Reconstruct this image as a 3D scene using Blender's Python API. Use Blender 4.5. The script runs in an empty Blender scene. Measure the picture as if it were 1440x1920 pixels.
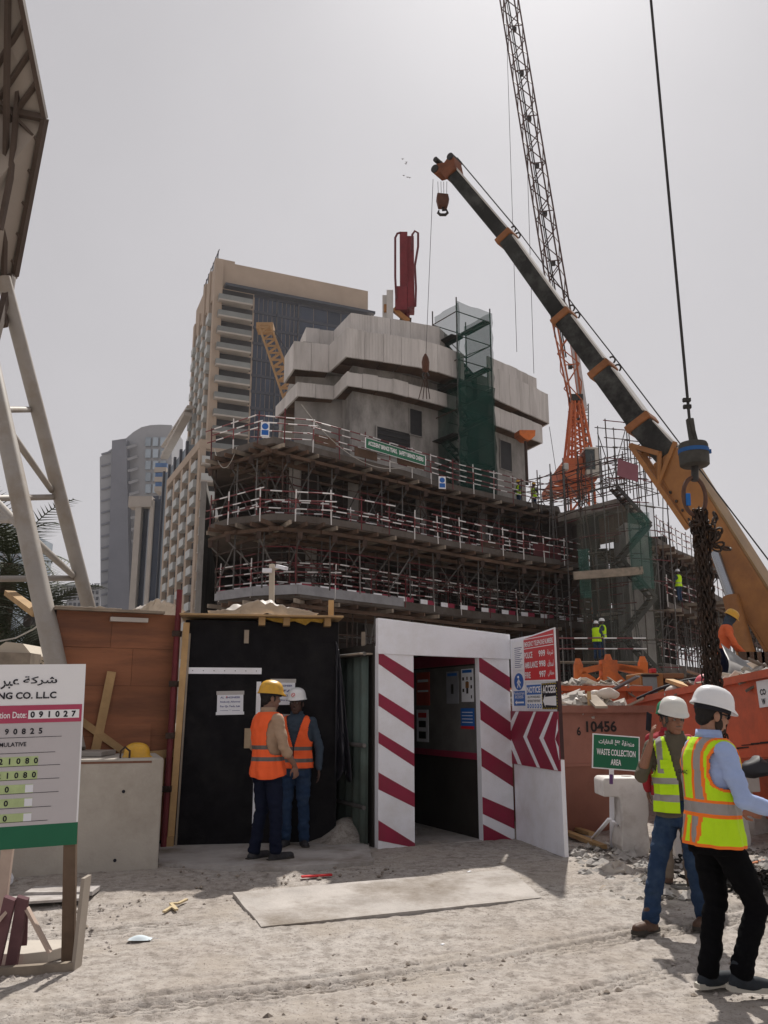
import bpy, bmesh, math, random, unicodedata
import numpy as np
from mathutils import Vector, Matrix
R = math.radians
random.seed(7)
rng = np.random.default_rng(7)
V = Vector
scene = bpy.context.scene
COL = scene.collection

# ------------------------------------------------------------------ camera, sky, sun, exposure
CAM_H, FOC, PITCH = 1.70, 1600.0, R(12.95)
cd = bpy.data.cameras.new('camera'); cam = bpy.data.objects.new('camera', cd); COL.objects.link(cam)
cam.location = (0, 0, CAM_H); cam.rotation_euler = (R(90) + PITCH, 0, 0)
cd.sensor_fit = 'VERTICAL'; cd.sensor_height = 36; cd.sensor_width = 36; cd.lens = 36 * FOC / 1920
cd.clip_start = 0.1; cd.clip_end = 4000
scene.camera = cam
SUN_EL, SUN_AZ = R(52), R(13)          # azimuth measured from +Y towards +X
world = bpy.data.worlds.new('World'); scene.world = world; world.use_nodes = True
wn = world.node_tree.nodes; wl = world.node_tree.links
wn.clear()
sky = wn.new('ShaderNodeTexSky'); sky.sky_type = 'NISHITA'; sky.sun_disc = False
sky.sun_elevation = SUN_EL; sky.sun_rotation = SUN_AZ
sky.dust_density = 2.0; sky.air_density = 1.0; sky.ozone_density = 1.5; sky.altitude = 0
hs = wn.new('ShaderNodeHueSaturation'); hs.inputs['Saturation'].default_value = 0.12
tint = wn.new('ShaderNodeMix'); tint.data_type = 'RGBA'; tint.blend_type = 'MIX'
tint.inputs[0].default_value = 0.80; tint.inputs[7].default_value = (4.42, 4.26, 4.46, 1)
bg = wn.new('ShaderNodeBackground'); bg.inputs['Strength'].default_value = 0.10
wo = wn.new('ShaderNodeOutputWorld')
wl.new(sky.outputs[0], hs.inputs['Color']); wl.new(hs.outputs[0], tint.inputs[6])
wtc = wn.new('ShaderNodeTexCoord'); wno = wn.new('ShaderNodeTexNoise'); wno.inputs['Scale'].default_value = 1.6; wno.inputs['Detail'].default_value = 5; wno.inputs['Roughness'].default_value = .55
wmr = wn.new('ShaderNodeMapRange'); wmr.inputs['From Min'].default_value = .3; wmr.inputs['From Max'].default_value = .7; wmr.inputs['To Min'].default_value = .945; wmr.inputs['To Max'].default_value = 1.055
wmu = wn.new('ShaderNodeVectorMath'); wmu.operation = 'SCALE'
wl.new(wtc.outputs['Generated'], wno.inputs['Vector']); wl.new(wno.outputs['Fac'], wmr.inputs['Value']); wl.new(tint.outputs[2], wmu.inputs[0]); wl.new(wmr.outputs[0], wmu.inputs['Scale'])
wl.new(wmu.outputs[0], bg.inputs['Color']); wl.new(bg.outputs[0], wo.inputs['Surface'])
sd = bpy.data.lights.new('sun', 'SUN'); sun = bpy.data.objects.new('sun', sd); COL.objects.link(sun)
sd.energy = 4.7; sd.angle = R(1.0); sd.color = (1, 0.95, 0.88)
sdir = V((math.sin(SUN_AZ) * math.cos(SUN_EL), math.cos(SUN_AZ) * math.cos(SUN_EL), math.sin(SUN_EL)))
sun.rotation_euler = (-sdir).to_track_quat('-Z', 'Y').to_euler(); sun.location = (20, 60, 80)
scene.view_settings.view_transform = 'Standard'; scene.view_settings.look = 'None'
scene.view_settings.exposure = 0.17; scene.view_settings.gamma = 1.0
scene.view_settings.use_curve_mapping = False

cy = scene.cycles; cy.max_bounces = 6; cy.diffuse_bounces = 3; cy.glossy_bounces = 2; cy.transmission_bounces = 2; cy.volume_bounces = 0; cy.transparent_max_bounces = 8

# ------------------------------------------------------------------ helpers
SP, CP = math.sin(PITCH), math.cos(PITCH)
def ray(px, py):
    u = (px - 720) / FOC; v = (960 - py) / FOC
    return V((u, CP - SP * v, SP + CP * v))
def T(px, py, d):                      # the place seen at a pixel of the photograph, d metres ahead
    r = ray(px, py); return V((0, 0, CAM_H)) + r * (d / r.y)
def Tz(px, py, z):                     # the place at height z
    r = ray(px, py); return V((0, 0, CAM_H)) + r * ((z - CAM_H) / r.z)
def GZ(x, y):                          # ground level: rises gently towards the hoarding
    t = min(max((y - 6.2) / 3.2, 0), 1); return 0.13 * t * t * (3 - 2 * t)
def G(px, py):                         # the ground seen at a pixel
    p = Tz(px, py, 0.0)
    for _ in range(6): p = Tz(px, py, GZ(p.x, p.y))
    return p
def XD(px, d, z):                      # X for pixel column px at depth d and height z
    r_y = (z - CAM_H) / d; v = (r_y * CP - SP) / (CP + r_y * SP)
    return (px - 720) / FOC * d / (CP - SP * v)

MATS = {}
def mat(name, col, rough=.8, metal=0., var=.12, scale=2., bump=0., bscale=30., col2=None, mixs=1., orand=0., spec=.3,
        alpha=1., trans=0., space='pos', emit=None, stretch=None, contrast=.5):
    if name in MATS: return MATS[name]
    m = bpy.data.materials.new(name); m.use_nodes = True; MATS[name] = m
    nt = m.node_tree; N = nt.nodes; L = nt.links
    b = N['Principled BSDF']
    b.inputs['Roughness'].default_value = rough; b.inputs['Metallic'].default_value = metal
    b.inputs['Specular IOR Level'].default_value = spec
    b.inputs['Alpha'].default_value = alpha; b.inputs['Transmission Weight'].default_value = trans
    if space == 'pos': src = N.new('ShaderNodeNewGeometry').outputs['Position']
    else: src = N.new('ShaderNodeTexCoord').outputs['Object']
    if stretch:
        mp = N.new('ShaderNodeMapping'); mp.inputs['Scale'].default_value = stretch; L.new(src, mp.inputs['Vector']); src = mp.outputs[0]
    c = tuple(col) + (1,)
    lo = tuple(x * (1 - var) for x in col) + (1,); hi = tuple(min(1, x * (1 + var)) for x in col) + (1,)
    n1 = N.new('ShaderNodeTexNoise'); n1.inputs['Scale'].default_value = scale; n1.inputs['Detail'].default_value = 6; n1.inputs['Roughness'].default_value = .62
    L.new(src, n1.inputs['Vector'])
    r1 = N.new('ShaderNodeValToRGB'); r1.color_ramp.elements[0].position = .5 - contrast * .5; r1.color_ramp.elements[1].position = .5 + contrast * .5
    r1.color_ramp.elements[0].color = lo; r1.color_ramp.elements[1].color = hi
    L.new(n1.outputs['Fac'], r1.inputs[0]); out = r1.outputs[0]
    if col2 is not None:
        n2 = N.new('ShaderNodeTexNoise'); n2.inputs['Scale'].default_value = mixs; n2.inputs['Detail'].default_value = 8; n2.inputs['Roughness'].default_value = .7
        L.new(src, n2.inputs['Vector'])
        r2 = N.new('ShaderNodeValToRGB'); r2.color_ramp.elements[0].position = .46; r2.color_ramp.elements[1].position = .66
        L.new(n2.outputs['Fac'], r2.inputs[0])
        mx = N.new('ShaderNodeMix'); mx.data_type = 'RGBA'; L.new(r2.outputs[0], mx.inputs[0]); L.new(out, mx.inputs[6]); mx.inputs[7].default_value = tuple(col2) + (1,)
        out = mx.outputs[2]
    if orand:
        oi = N.new('ShaderNodeObjectInfo'); mr = N.new('ShaderNodeMapRange'); mr.inputs['To Min'].default_value = 1 - orand; mr.inputs['To Max'].default_value = 1 + orand
        L.new(oi.outputs['Random'], mr.inputs['Value'])
        hv = N.new('ShaderNodeHueSaturation'); L.new(out, hv.inputs['Color']); L.new(mr.outputs[0], hv.inputs['Value']); out = hv.outputs[0]
    L.new(out, b.inputs['Base Color'])
    if bump:
        n3 = N.new('ShaderNodeTexNoise'); n3.inputs['Scale'].default_value = bscale; n3.inputs['Detail'].default_value = 5; L.new(src, n3.inputs['Vector'])
        bp = N.new('ShaderNodeBump'); bp.inputs['Strength'].default_value = bump; bp.inputs['Distance'].default_value = .02
        L.new(n3.outputs['Fac'], bp.inputs['Height']); L.new(bp.outputs[0], b.inputs['Normal'])
    return m

def tag(o, label, cat, group=None, kind=None):
    if label: o['label'] = label
    if cat: o['category'] = cat
    if group: o['group'] = group
    if kind: o['kind'] = kind
    return o
def thing(name, label, cat, loc=(0, 0, 0), group=None, rz=0):
    o = bpy.data.objects.new(name, None); COL.objects.link(o); o.location = loc; o.rotation_euler = (0, 0, rz)
    o.empty_display_size = .2
    return tag(o, label, cat, group)
def offset(parent):
    v = V((0, 0, 0)); p = parent
    while p is not None: v = v + p.location; p = p.parent
    return v
def link(name, me, parent=None):
    o = bpy.data.objects.new(name, me); COL.objects.link(o)
    if parent is not None: o.parent = parent
    return o

class MB:
    def __init__(s): s.v = []; s.f = []; s.m = []
    def add(s, vs, fs, mi=0):
        b = len(s.v); s.v.extend([tuple(x) for x in vs]); s.f.extend([tuple(i + b for i in f) for f in fs]); s.m.extend([mi] * len(fs)); return s
    def box(s, c, size, rot=None, mi=0):
        c = V(c); h = V(size) * .5; vs = []
        for sx in (-1, 1):
            for sy in (-1, 1):
                for sz in (-1, 1):
                    p = V((sx * h.x, sy * h.y, sz * h.z)); vs.append(c + (rot @ p if rot else p))
        return s.add(vs, [(0, 1, 3, 2), (4, 6, 7, 5), (0, 4, 5, 1), (2, 3, 7, 6), (0, 2, 6, 4), (1, 5, 7, 3)], mi)
    def bb(s, x0, x1, y0, y1, z0, z1, mi=0): return s.box(((x0 + x1) / 2, (y0 + y1) / 2, (z0 + z1) / 2), (x1 - x0, y1 - y0, z1 - z0), None, mi)
    def fbox(s, F, a0, a1, b0, b1, c0, c1, mi=0):
        vs = [F(a, b, c) for a in (a0, a1) for b in (b0, b1) for c in (c0, c1)]
        return s.add(vs, [(0, 1, 3, 2), (4, 6, 7, 5), (0, 4, 5, 1), (2, 3, 7, 6), (0, 2, 6, 4), (1, 5, 7, 3)], mi)
    def beam(s, p0, p1, w, h, up=(0, 0, 1), mi=0):           # rectangular bar between two points
        p0, p1 = V(p0), V(p1); d = (p1 - p0); L = d.length; d = d / L; u = V(up)
        if abs(d.dot(u)) > .95: u = V((0, 1, 0))
        x = d.cross(u).normalized(); z = x.cross(d).normalized()
        vs = []
        for q in (p0, p1):
            for sx, sz in ((-1, -1), (1, -1), (1, 1), (-1, 1)): vs.append(q + x * (sx * w / 2) + z * (sz * h / 2))
        return s.add(vs, [(0, 1, 2, 3), (7, 6, 5, 4), (0, 4, 5, 1), (1, 5, 6, 2), (2, 6, 7, 3), (3, 7, 4, 0)], mi)
    def tube(s, p0, p1, r0, r1=None, n=8, mi=0, cap=True):
        p0, p1 = V(p0), V(p1); r1 = r0 if r1 is None else r1; d = (p1 - p0).normalized()
        a = d.orthogonal().normalized(); b = d.cross(a); vs = []
        for q, r in ((p0, r0), (p1, r1)):
            for i in range(n):
                t = 2 * math.pi * i / n; vs.append(q + a * (r * math.cos(t)) + b * (r * math.sin(t)))
        fs = [(i, (i + 1) % n, n + (i + 1) % n, n + i) for i in range(n)]
        if cap: fs += [tuple(range(n - 1, -1, -1)), tuple(range(n, 2 * n))]
        return s.add(vs, fs, mi)
    def path(s, pts, r, n=6, mi=0, closed=False):            # a bent tube
        pts = [V(p) for p in pts]; k = len(pts); vs = []; prev = None
        for i, p in enumerate(pts):
            if closed: d = (pts[(i + 1) % k] - pts[i - 1])
            else: d = pts[min(i + 1, k - 1)] - pts[max(i - 1, 0)]
            d.normalize()
            a = (prev - d * prev.dot(d)) if prev is not None else d.orthogonal()
            a.normalize(); prev = a; b = d.cross(a)
            rr = r[i] if hasattr(r, '__len__') else r
            for j in range(n):
                t = 2 * math.pi * j / n; vs.append(p + a * (rr * math.cos(t)) + b * (rr * math.sin(t)))
        fs = []
        for i in range(k if closed else k - 1):
            i2 = (i + 1) % k
            for j in range(n): fs.append((i * n + j, i * n + (j + 1) % n, i2 * n + (j + 1) % n, i2 * n + j))
        if not closed: fs += [tuple(range(n - 1, -1, -1)), tuple(range((k - 1) * n, k * n))]
        return s.add(vs, fs, mi)
    def lathe(s, prof, c=(0, 0, 0), n=20, mi=0, M=None):     # prof: (r, z)
        vs = []; k = len(prof)
        for r, z in prof:
            for j in range(n):
                t = 2 * math.pi * j / n; p = V((r * math.cos(t), r * math.sin(t), z)); vs.append((M @ p if M else p) + V(c))
        fs = [(i * n + j, i * n + (j + 1) % n, (i + 1) * n + (j + 1) % n, (i + 1) * n + j) for i in range(k - 1) for j in range(n)]
        fs += [tuple(range(n - 1, -1, -1)), tuple(range((k - 1) * n, k * n))]
        return s.add(vs, fs, mi)
    def prism(s, poly, z0, z1, mi=0):                        # plan polygon extruded upwards
        k = len(poly); vs = [(p[0], p[1], z0) for p in poly] + [(p[0], p[1], z1) for p in poly]
        fs = [(i, (i + 1) % k, k + (i + 1) % k, k + i) for i in range(k)] + [tuple(range(k - 1, -1, -1)), tuple(range(k, 2 * k))]
        return s.add(vs, fs, mi)
    def fprism(s, F, poly, c0, c1, mi=0):                    # polygon in a frame, extruded along its normal
        k = len(poly); vs = [F(a, b, c0) for a, b in poly] + [F(a, b, c1) for a, b in poly]
        fs = [(i, (i + 1) % k, k + (i + 1) % k, k + i) for i in range(k)] + [tuple(range(k - 1, -1, -1)), tuple(range(k, 2 * k))]
        return s.add(vs, fs, mi)
    def ball(s, c, r, n=10, k=6, mi=0, sc=(1, 1, 1), M=None):
        prof = [(math.sin(math.pi * i / k), -math.cos(math.pi * i / k)) for i in range(k + 1)]
        vs = []
        for rr, z in prof:
            for j in range(n):
                t = 2 * math.pi * j / n; p = V((rr * math.cos(t) * r * sc[0], rr * math.sin(t) * r * sc[1], z * r * sc[2])); vs.append((M @ p if M else p) + V(c))
        fs = [(i * n + j, i * n + (j + 1) % n, (i + 1) * n + (j + 1) % n, (i + 1) * n + j) for i in range(k) for j in range(n)]
        return s.add(vs, fs, mi)
    def build(s, name, mats, parent=None, smooth=False, bevel=0., fix=True):
        off = offset(parent) if parent is not None else V((0, 0, 0))
        me = bpy.data.meshes.new(name); a = np.array(s.v, dtype=float).reshape(-1, 3) - np.array(off)
        me.from_pydata(a.tolist(), [], s.f)
        if not isinstance(mats, (list, tuple)): mats = [mats]
        for m in mats: me.materials.append(m)
        if len(mats) > 1: me.polygons.foreach_set('material_index', s.m)
        if fix:
            bm = bmesh.new(); bm.from_mesh(me); bmesh.ops.remove_doubles(bm, verts=bm.verts, dist=1e-5)
            bmesh.ops.recalc_face_normals(bm, faces=bm.faces); bm.to_mesh(me); bm.free()
        o = link(name, me, parent)
        if smooth:
            me.polygons.foreach_set('use_smooth', [True] * len(me.polygons)); me.update()
            try: me.set_sharp_from_angle(angle=R(42))
            except Exception: pass
        if bevel:
            bv = o.modifiers.new('bevel', 'BEVEL'); bv.width = bevel; bv.segments = 2; bv.limit_method = 'ANGLE'; bv.angle_limit = R(40)
        return o

def frame(o, u, v=None):               # a plane in space: F(a, b, c) = o + a*u + b*v + c*n
    o = V(o); u = V(u).normalized(); v = V(v) if v is not None else V((0, 0, 1)); v = (v - u * v.dot(u)).normalized(); n = u.cross(v)
    def F(a, b, c=0): return o + u * a + v * b + n * c
    F.o, F.u, F.v, F.n = o, u, v, n
    return F

UNIT = {}
def unit_tube(m, n=7):
    k = (m.name, n)
    if k not in UNIT:
        b = MB(); b.tube((0, 0, 0), (0, 0, 1), 1, n=n); o = b.build('tube', m, smooth=True); UNIT[k] = o.data; bpy.data.objects.remove(o)
    return UNIT[k]
def rod(name, p0, p1, r, m, parent, n=7):        # one straight tube as an object of its own, sharing its mesh
    p0, p1 = V(p0), V(p1); d = p1 - p0
    o = link(name, unit_tube(m, n), parent)
    o.location = p0 - offset(parent); o.rotation_mode = 'QUATERNION'; o.rotation_quaternion = d.to_track_quat('Z', 'Y'); o.scale = (r, r, d.length)
    return o
def unit_box(m):
    k = (m.name, 'box')
    if k not in UNIT:
        b = MB(); b.box((0, 0, 0), (1, 1, 1)); o = b.build('piece', m); UNIT[k] = o.data; bpy.data.objects.remove(o)
    return UNIT[k]
def bar(name, p0, p1, w, h, m, parent, up=(0, 0, 1)):     # one straight rectangular piece sharing its mesh
    p0, p1 = V(p0), V(p1); d = p1 - p0; L = d.length; d = d / L; u = V(up)
    if abs(d.dot(u)) > .95: u = V((0, 1, 0))
    x = d.cross(u).normalized(); z = x.cross(d).normalized()
    M = Matrix((x, d, z)).transposed()
    o = link(name, unit_box(m), parent); o.location = (p0 + p1) / 2 - offset(parent); o.rotation_mode = 'QUATERNION'
    o.rotation_quaternion = M.to_quaternion(); o.scale = (w, L, h)
    return o
def fpiece(name, F, a0, a1, b0, b1, c0, c1, m, parent):   # one box piece lying in a frame, sharing its mesh
    M = Matrix((F.u, F.v, F.n)).transposed()
    o = link(name, unit_box(m), parent); o.location = F((a0 + a1) / 2, (b0 + b1) / 2, (c0 + c1) / 2) - offset(parent)
    o.rotation_mode = 'QUATERNION'; o.rotation_quaternion = M.to_quaternion(); o.scale = (abs(a1 - a0), abs(b1 - b0), abs(c1 - c0))
    return o

# lettering -------------------------------------------------------
ARF = {}
for _c in range(0xFE80, 0xFEFD):
    _d = unicodedata.decomposition(chr(_c)).split()
    if len(_d) == 2: ARF[(chr(int(_d[1], 16)), _d[0][1:-1])] = chr(_c)
def arabic(s):                         # joined letter forms in visual order
    out = []
    for i, ch in enumerate(s):
        pj = i > 0 and (s[i - 1], 'initial') in ARF
        nj = i + 1 < len(s) and (ch, 'initial') in ARF and (s[i + 1], 'final') in ARF
        pj = pj and (ch, 'final') in ARF
        form = 'medial' if pj and nj else 'final' if pj else 'initial' if nj else 'isolated'
        out.append(ARF.get((ch, form), ch))
    return ''.join(reversed(out))
def lettering(s, F, a0, a1, b0, b1, m, parent, name='lettering', c=.004, bold=0., thick=.002, keep=False):
    cu = bpy.data.curves.new('lettering', 'FONT'); cu.body = s; cu.size = 1; cu.offset = bold; cu.resolution_u = 3; cu.extrude = .0
    ob = bpy.data.objects.new('lettering', cu); me = bpy.data.meshes.new_from_object(ob)
    bpy.data.objects.remove(ob); bpy.data.curves.remove(cu)
    n = len(me.vertices)
    if n == 0: return None
    co = np.empty(n * 3); me.vertices.foreach_get('co', co); co = co.reshape(-1, 3)
    mn = co.min(0); mx = co.max(0); sx = (a1 - a0) / max(mx[0] - mn[0], 1e-6); sy = (b1 - b0) / max(mx[1] - mn[1], 1e-6)
    cx = 0.
    if keep: sx2 = min(sx, sy); cx = (a1 - a0 - sx2 * (mx[0] - mn[0])) / 2; sx = sy = sx2
    off = offset(parent); u, v, nn = np.array(F.u), np.array(F.v), np.array(F.n)
    P = np.array(F.o - off) + np.outer((co[:, 0] - mn[0]) * sx + a0 + cx, u) + np.outer((co[:, 1] - mn[1]) * sy + b0, v) + nn * c
    me.vertices.foreach_set('co', P.ravel()); me.materials.clear(); me.materials.append(m); me.update()
    return link(name, me, parent)
def lerp(a, b, t): return a + (b - a) * t
def vnoise(seed=0):                    # cheap smooth 2-D value noise on arrays
    r = np.random.default_rng(seed); g = r.random((256, 256))
    def f(x, y):
        xi = np.floor(x).astype(int); yi = np.floor(y).astype(int); fx = x - xi; fy = y - yi
        fx = fx * fx * (3 - 2 * fx); fy = fy * fy * (3 - 2 * fy); a = lambda i, j: g[(xi + i) & 255, (yi + j) & 255]
        return (a(0, 0) * (1 - fx) + a(1, 0) * fx) * (1 - fy) + (a(0, 1) * (1 - fx) + a(1, 1) * fx) * fy - .5
    return f

# ------------------------------------------------------------------ shared materials
M_GALV = mat('galvanised_tube', (.12, .113, .108), .6, .2, .35, 6, orand=.35)
M_RUST = mat('rusty_tube', (.06, .038, .03), .8, .2, .4, 6, orand=.4)
M_REDT = mat('maroon_tube', (.12, .02, .025), .6, .1, .3, 6, orand=.25)
M_CONC = mat('raw_concrete', (.30, .285, .27), .9, 0, .4, .7, .35, 14, col2=(.145, .135, .128), mixs=.45, stretch=(1, 1, .45))
M_CONCD = mat('slab_concrete', (.27, .245, .22), .9, 0, .25, .8, .3, 10, col2=(.2, .16, .13), mixs=.6)
M_PLYW = mat('formwork_ply', (.095, .057, .038), .8, 0, .35, 1.6, .1, 20, orand=.3)
M_TIMB = mat('sawn_timber', (.42, .27, .13), .8, 0, .25, 4, .15, 40, orand=.25)
M_TIMBG = mat('grey_timber', (.26, .215, .17), .85, 0, .3, 4, .15, 40, orand=.3)
M_WHITE = mat('white_paint', (.83, .835, .89), .55, 0, .05, 2, col2=(.72, .71, .73), mixs=1.5)
M_WHITEB = mat('white_board', (.80, .80, .82), .4, 0, .03, 2)
M_BLACK = mat('black_paint', (.02, .02, .022), .6, 0, .3, 3)
M_INK = mat('black_ink', (.012, .012, .02), .7, 0, .1, 3)
M_MAROON = mat('maroon_paint', (.27, .022, .055), .55, 0, .18, 3, col2=(.22, .03, .05), mixs=2)
M_REDP = mat('signal_red', (.55, .03, .035), .45, 0, .08, 2)
M_GREENP = mat('sign_green', (.012, .13, .065), .45, 0, .1, 2)
M_BLUEP = mat('sign_blue', (.02, .12, .42), .45, 0, .08, 2)
M_ORANGE = mat('crane_orange', (.62, .16, .035), .5, .0, .2, 2, col2=(.35, .10, .04), mixs=1.2)
M_YELLOW = mat('crane_ochre', (.34, .155, .05), .55, 0, .22, 1.2, col2=(.22, .10, .04), mixs=.7)
M_STEEL = mat('dark_steel', (.045, .042, .04), .5, .6, .4, 4)
# ------------------------------------------------------------------ ground
def ground_material():
    m = bpy.data.materials.new('dusty_ground'); m.use_nodes = True; nt = m.node_tree; N = nt.nodes; L = nt.links; b = N['Principled BSDF']
    b.inputs['Roughness'].default_value = .95; b.inputs['Specular IOR Level'].default_value = .15
    pos = N.new('ShaderNodeNewGeometry').outputs['Position']
    def noise(s, d=8, r=.65, st=None):
        n = N.new('ShaderNodeTexNoise'); n.inputs['Scale'].default_value = s; n.inputs['Detail'].default_value = d; n.inputs['Roughness'].default_value = r
        if st:
            mp = N.new('ShaderNodeMapping'); mp.inputs['Scale'].default_value = st; mp.inputs['Rotation'].default_value = (0, 0, R(-20)); L.new(pos, mp.inputs[0]); L.new(mp.outputs[0], n.inputs['Vector'])
        else: L.new(pos, n.inputs['Vector'])
        return n.outputs['Fac']
    def ramp(f, stops):
        r = N.new('ShaderNodeValToRGB'); e = r.color_ramp.elements
        while len(e) < len(stops): e.new(.5)
        for q, (p, c) in zip(e, stops): q.position = p; q.color = (c if len(c) == 4 else tuple(c) + (1,))
        L.new(f, r.inputs[0]); return r.outputs[0]
    def mix(f, a, c, bl='MIX'):
        x = N.new('ShaderNodeMix'); x.data_type = 'RGBA'; x.blend_type = bl
        L.new(f, x.inputs[0]) if not isinstance(f, float) else setattr(x.inputs[0], 'default_value', f)
        L.new(a, x.inputs[6]); L.new(c, x.inputs[7]) if not isinstance(c, tuple) else setattr(x.inputs[7], 'default_value', c); return x.outputs[2]
    base = ramp(noise(.55), [(.3, (.37, .325, .288)), (.52, (.44, .402, .368)), (.72, (.50, .468, .44))])
    fine = ramp(noise(9, 6, .75), [(.34, (.52, .5, .48)), (.55, (1, 1, 1)), (.75, (1.12, 1.12, 1.12))])
    c = mix(1.0, base, fine, 'MULTIPLY')
    sandy = ramp(noise(1.3, 5), [(.50, (0, 0, 0)), (.66, (1, 1, 1))]); c = mix(sandy, c, (.40, .355, .31, 1))
    dirt = ramp(noise(2.6, 9, .8), [(.56, (0, 0, 0)), (.68, (.7, .7, .7))]); c = mix(dirt, c, (.29, .255, .225, 1))
    speck = ramp(noise(55, 3, .6), [(.60, (0, 0, 0)), (.66, (.85, .85, .85))]); c = mix(speck, c, (.16, .135, .12, 1))
    L.new(c, b.inputs['Base Color'])
    h = N.new('ShaderNodeMath'); h.operation = 'ADD'; L.new(noise(38, 6, .7), h.inputs[0]); L.new(noise(150, 3), h.inputs[1])
    bp = N.new('ShaderNodeBump'); bp.inputs['Strength'].default_value = .6; bp.inputs['Distance'].default_value = .02; L.new(h.outputs[0], bp.inputs['Height']); L.new(bp.outputs[0], b.inputs['Normal'])
    return m
M_GROUND = ground_material()
TRACKS = [((300, 1893), (1440, 1717), .20, 1.), ((300, 1872), (1440, 1702), .10, .8), ((960, 1900), (1440, 1757), .22, .9), ((760, 1700), (1440, 1640), .22, .6), ((420, 1935), (1300, 1870), .2, .5), ((0, 1740), (420, 1660), .2, .4)]
def make_ground():
    def axis(lo, hi, st, far):
        a = list(np.arange(lo, hi, st)); s = st; x = lo; left = []
        while x > -far: s *= 1.35; x -= s; left.append(x)
        s = st; x = a[-1]; right = []
        while x < far: s *= 1.35; x += s; right.append(x)
        return np.array(left[::-1] + a + right)
    xs = axis(-3.4, 3.8, .0135, 1800); ys = axis(3.9, 10.6, .0135, 2500); ys = ys[ys > -600]
    X, Y = np.meshgrid(xs, ys); t = np.clip((Y - 6.2) / 3.2, 0, 1); Z = .13 * t * t * (3 - 2 * t)
    near = np.clip((40 - np.hypot(X, Y - 6)) / 20, 0, 1)
    n1, n2, n3 = vnoise(1), vnoise(2), vnoise(3)
    Z += near * (.04 * n1(X * .7 + 40, Y * .7 + 40) + .011 * n2(X * 3.1 + 90, Y * 3.1 + 90) + .006 * n3(X * 11 + 200, Y * 11 + 200) + .008 * n1(X * 29 + 500, Y * 29 + 500))
    rut = np.zeros_like(Z)
    for (p, q, w, s) in TRACKS:
        a = np.array(G(*p))[:2]; b = np.array(G(*q))[:2]; d = b - a; L = np.hypot(*d); d = d / L
        u = (X - a[0]) * d[0] + (Y - a[1]) * d[1]; v = -(X - a[0]) * d[1] + (Y - a[1]) * d[0] + .05 * np.sin(u * .9)
        m = np.clip((w / 2 - np.abs(v)) / .03, 0, 1) * np.clip(.75 + 1.2 * n2(u * 1.3 + 300, v * 2 + 40), 0, 1)
        zig = .020 * (2 * np.abs((u / .11) % 1.0 - .5) - .5)
        for k in range(-1, 2):
            rut -= s * m * .026 * np.exp(-((v - k * w * .30 - zig) / .0115) ** 2)
        rut += s * m * (-.006 + .010 * np.clip(np.sin(u * 57 + 3 * np.sign(v)), 0, 1))
        side = np.exp(-((np.abs(v) - w / 2 - .03) / .03) ** 2); rut += s * .010 * side
    Z += rut
    # churned rubbly strip in front of the skips
    rb = np.clip((X - 1.95) / .25, 0, 1) * np.clip((Y - 7.6) / .6, 0, 1) * near
    Z += rb * (.07 * np.abs(n1(X * 2.3 + 7, Y * 2.3 + 3)) + .05 * np.abs(n3(X * 9 + 7, Y * 9 + 3)))
    ny, nx = X.shape; co = np.stack([X, Y, Z], -1).reshape(-1, 3)
    idx = np.arange(nx * ny).reshape(ny, nx)
    q = np.stack([idx[:-1, :-1], idx[:-1, 1:], idx[1:, 1:], idx[1:, :-1]], -1).reshape(-1, 4)
    me = bpy.data.meshes.new('ground'); me.vertices.add(len(co)); me.vertices.foreach_set('co', co.ravel())
    me.loops.add(q.size); me.loops.foreach_set('vertex_index', q.ravel()); me.polygons.add(len(q))
    me.polygons.foreach_set('loop_start', np.arange(0, q.size, 4)); me.polygons.foreach_set('use_smooth', np.ones(len(q), bool))
    me.update(calc_edges=True); me.materials.append(M_GROUND)
    o = link('ground', me); o['kind'] = 'structure'
    return o
make_ground()

# thin concrete slabs laid in front of the gateway and the shed
def slab(name, pix, th, label, m, sink=.03, jag=0):
    P = [G(*p) for p in pix]; c = sum(P, V((0, 0, 0))) / len(P)
    pts = []
    for i, p in enumerate(P):
        q = P[(i + 1) % len(P)]; k = 8
        for j in range(k):
            w = p.lerp(q, j / k); w = w + V((random.uniform(-jag, jag), random.uniform(-jag, jag), 0)); pts.append(w)
    b = MB(); n = len(pts)
    zt = [GZ(p.x, p.y) + th for p in pts]
    b.add([(p.x, p.y, z) for p, z in zip(pts, zt)] + [(p.x, p.y, z - th - sink) for p, z in zip(pts, zt)],
          [tuple(range(n))] + [(i, i + n, (i + 1) % n + n, (i + 1) % n) for i in range(n)])
    o = b.build(name, m); o['kind'] = 'structure'; o['label'] = label
    return o
M_SLAB = mat('dusty_slab', (.40, .375, .36), .9, 0, .2, 2.5, .35, 45, col2=(.20, .17, .14), mixs=1.3)
slab('concrete_slab', [(490, 1745), (1015, 1690), (955, 1636), (436, 1680)], .03, 'thin pale concrete slab lying loose in front of the gateway', mat('stained_slab', (.39, .36, .335), .9, 0, .2, 2.5, .35, 45, col2=(.17, .14, .11), mixs=.95), jag=.006)
slab('concrete_apron', [(296, 1625), (520, 1632), (700, 1622), (690, 1580), (300, 1580)], .03, 'dark concrete apron along the foot of the black shed', M_SLAB, jag=.01)

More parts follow.
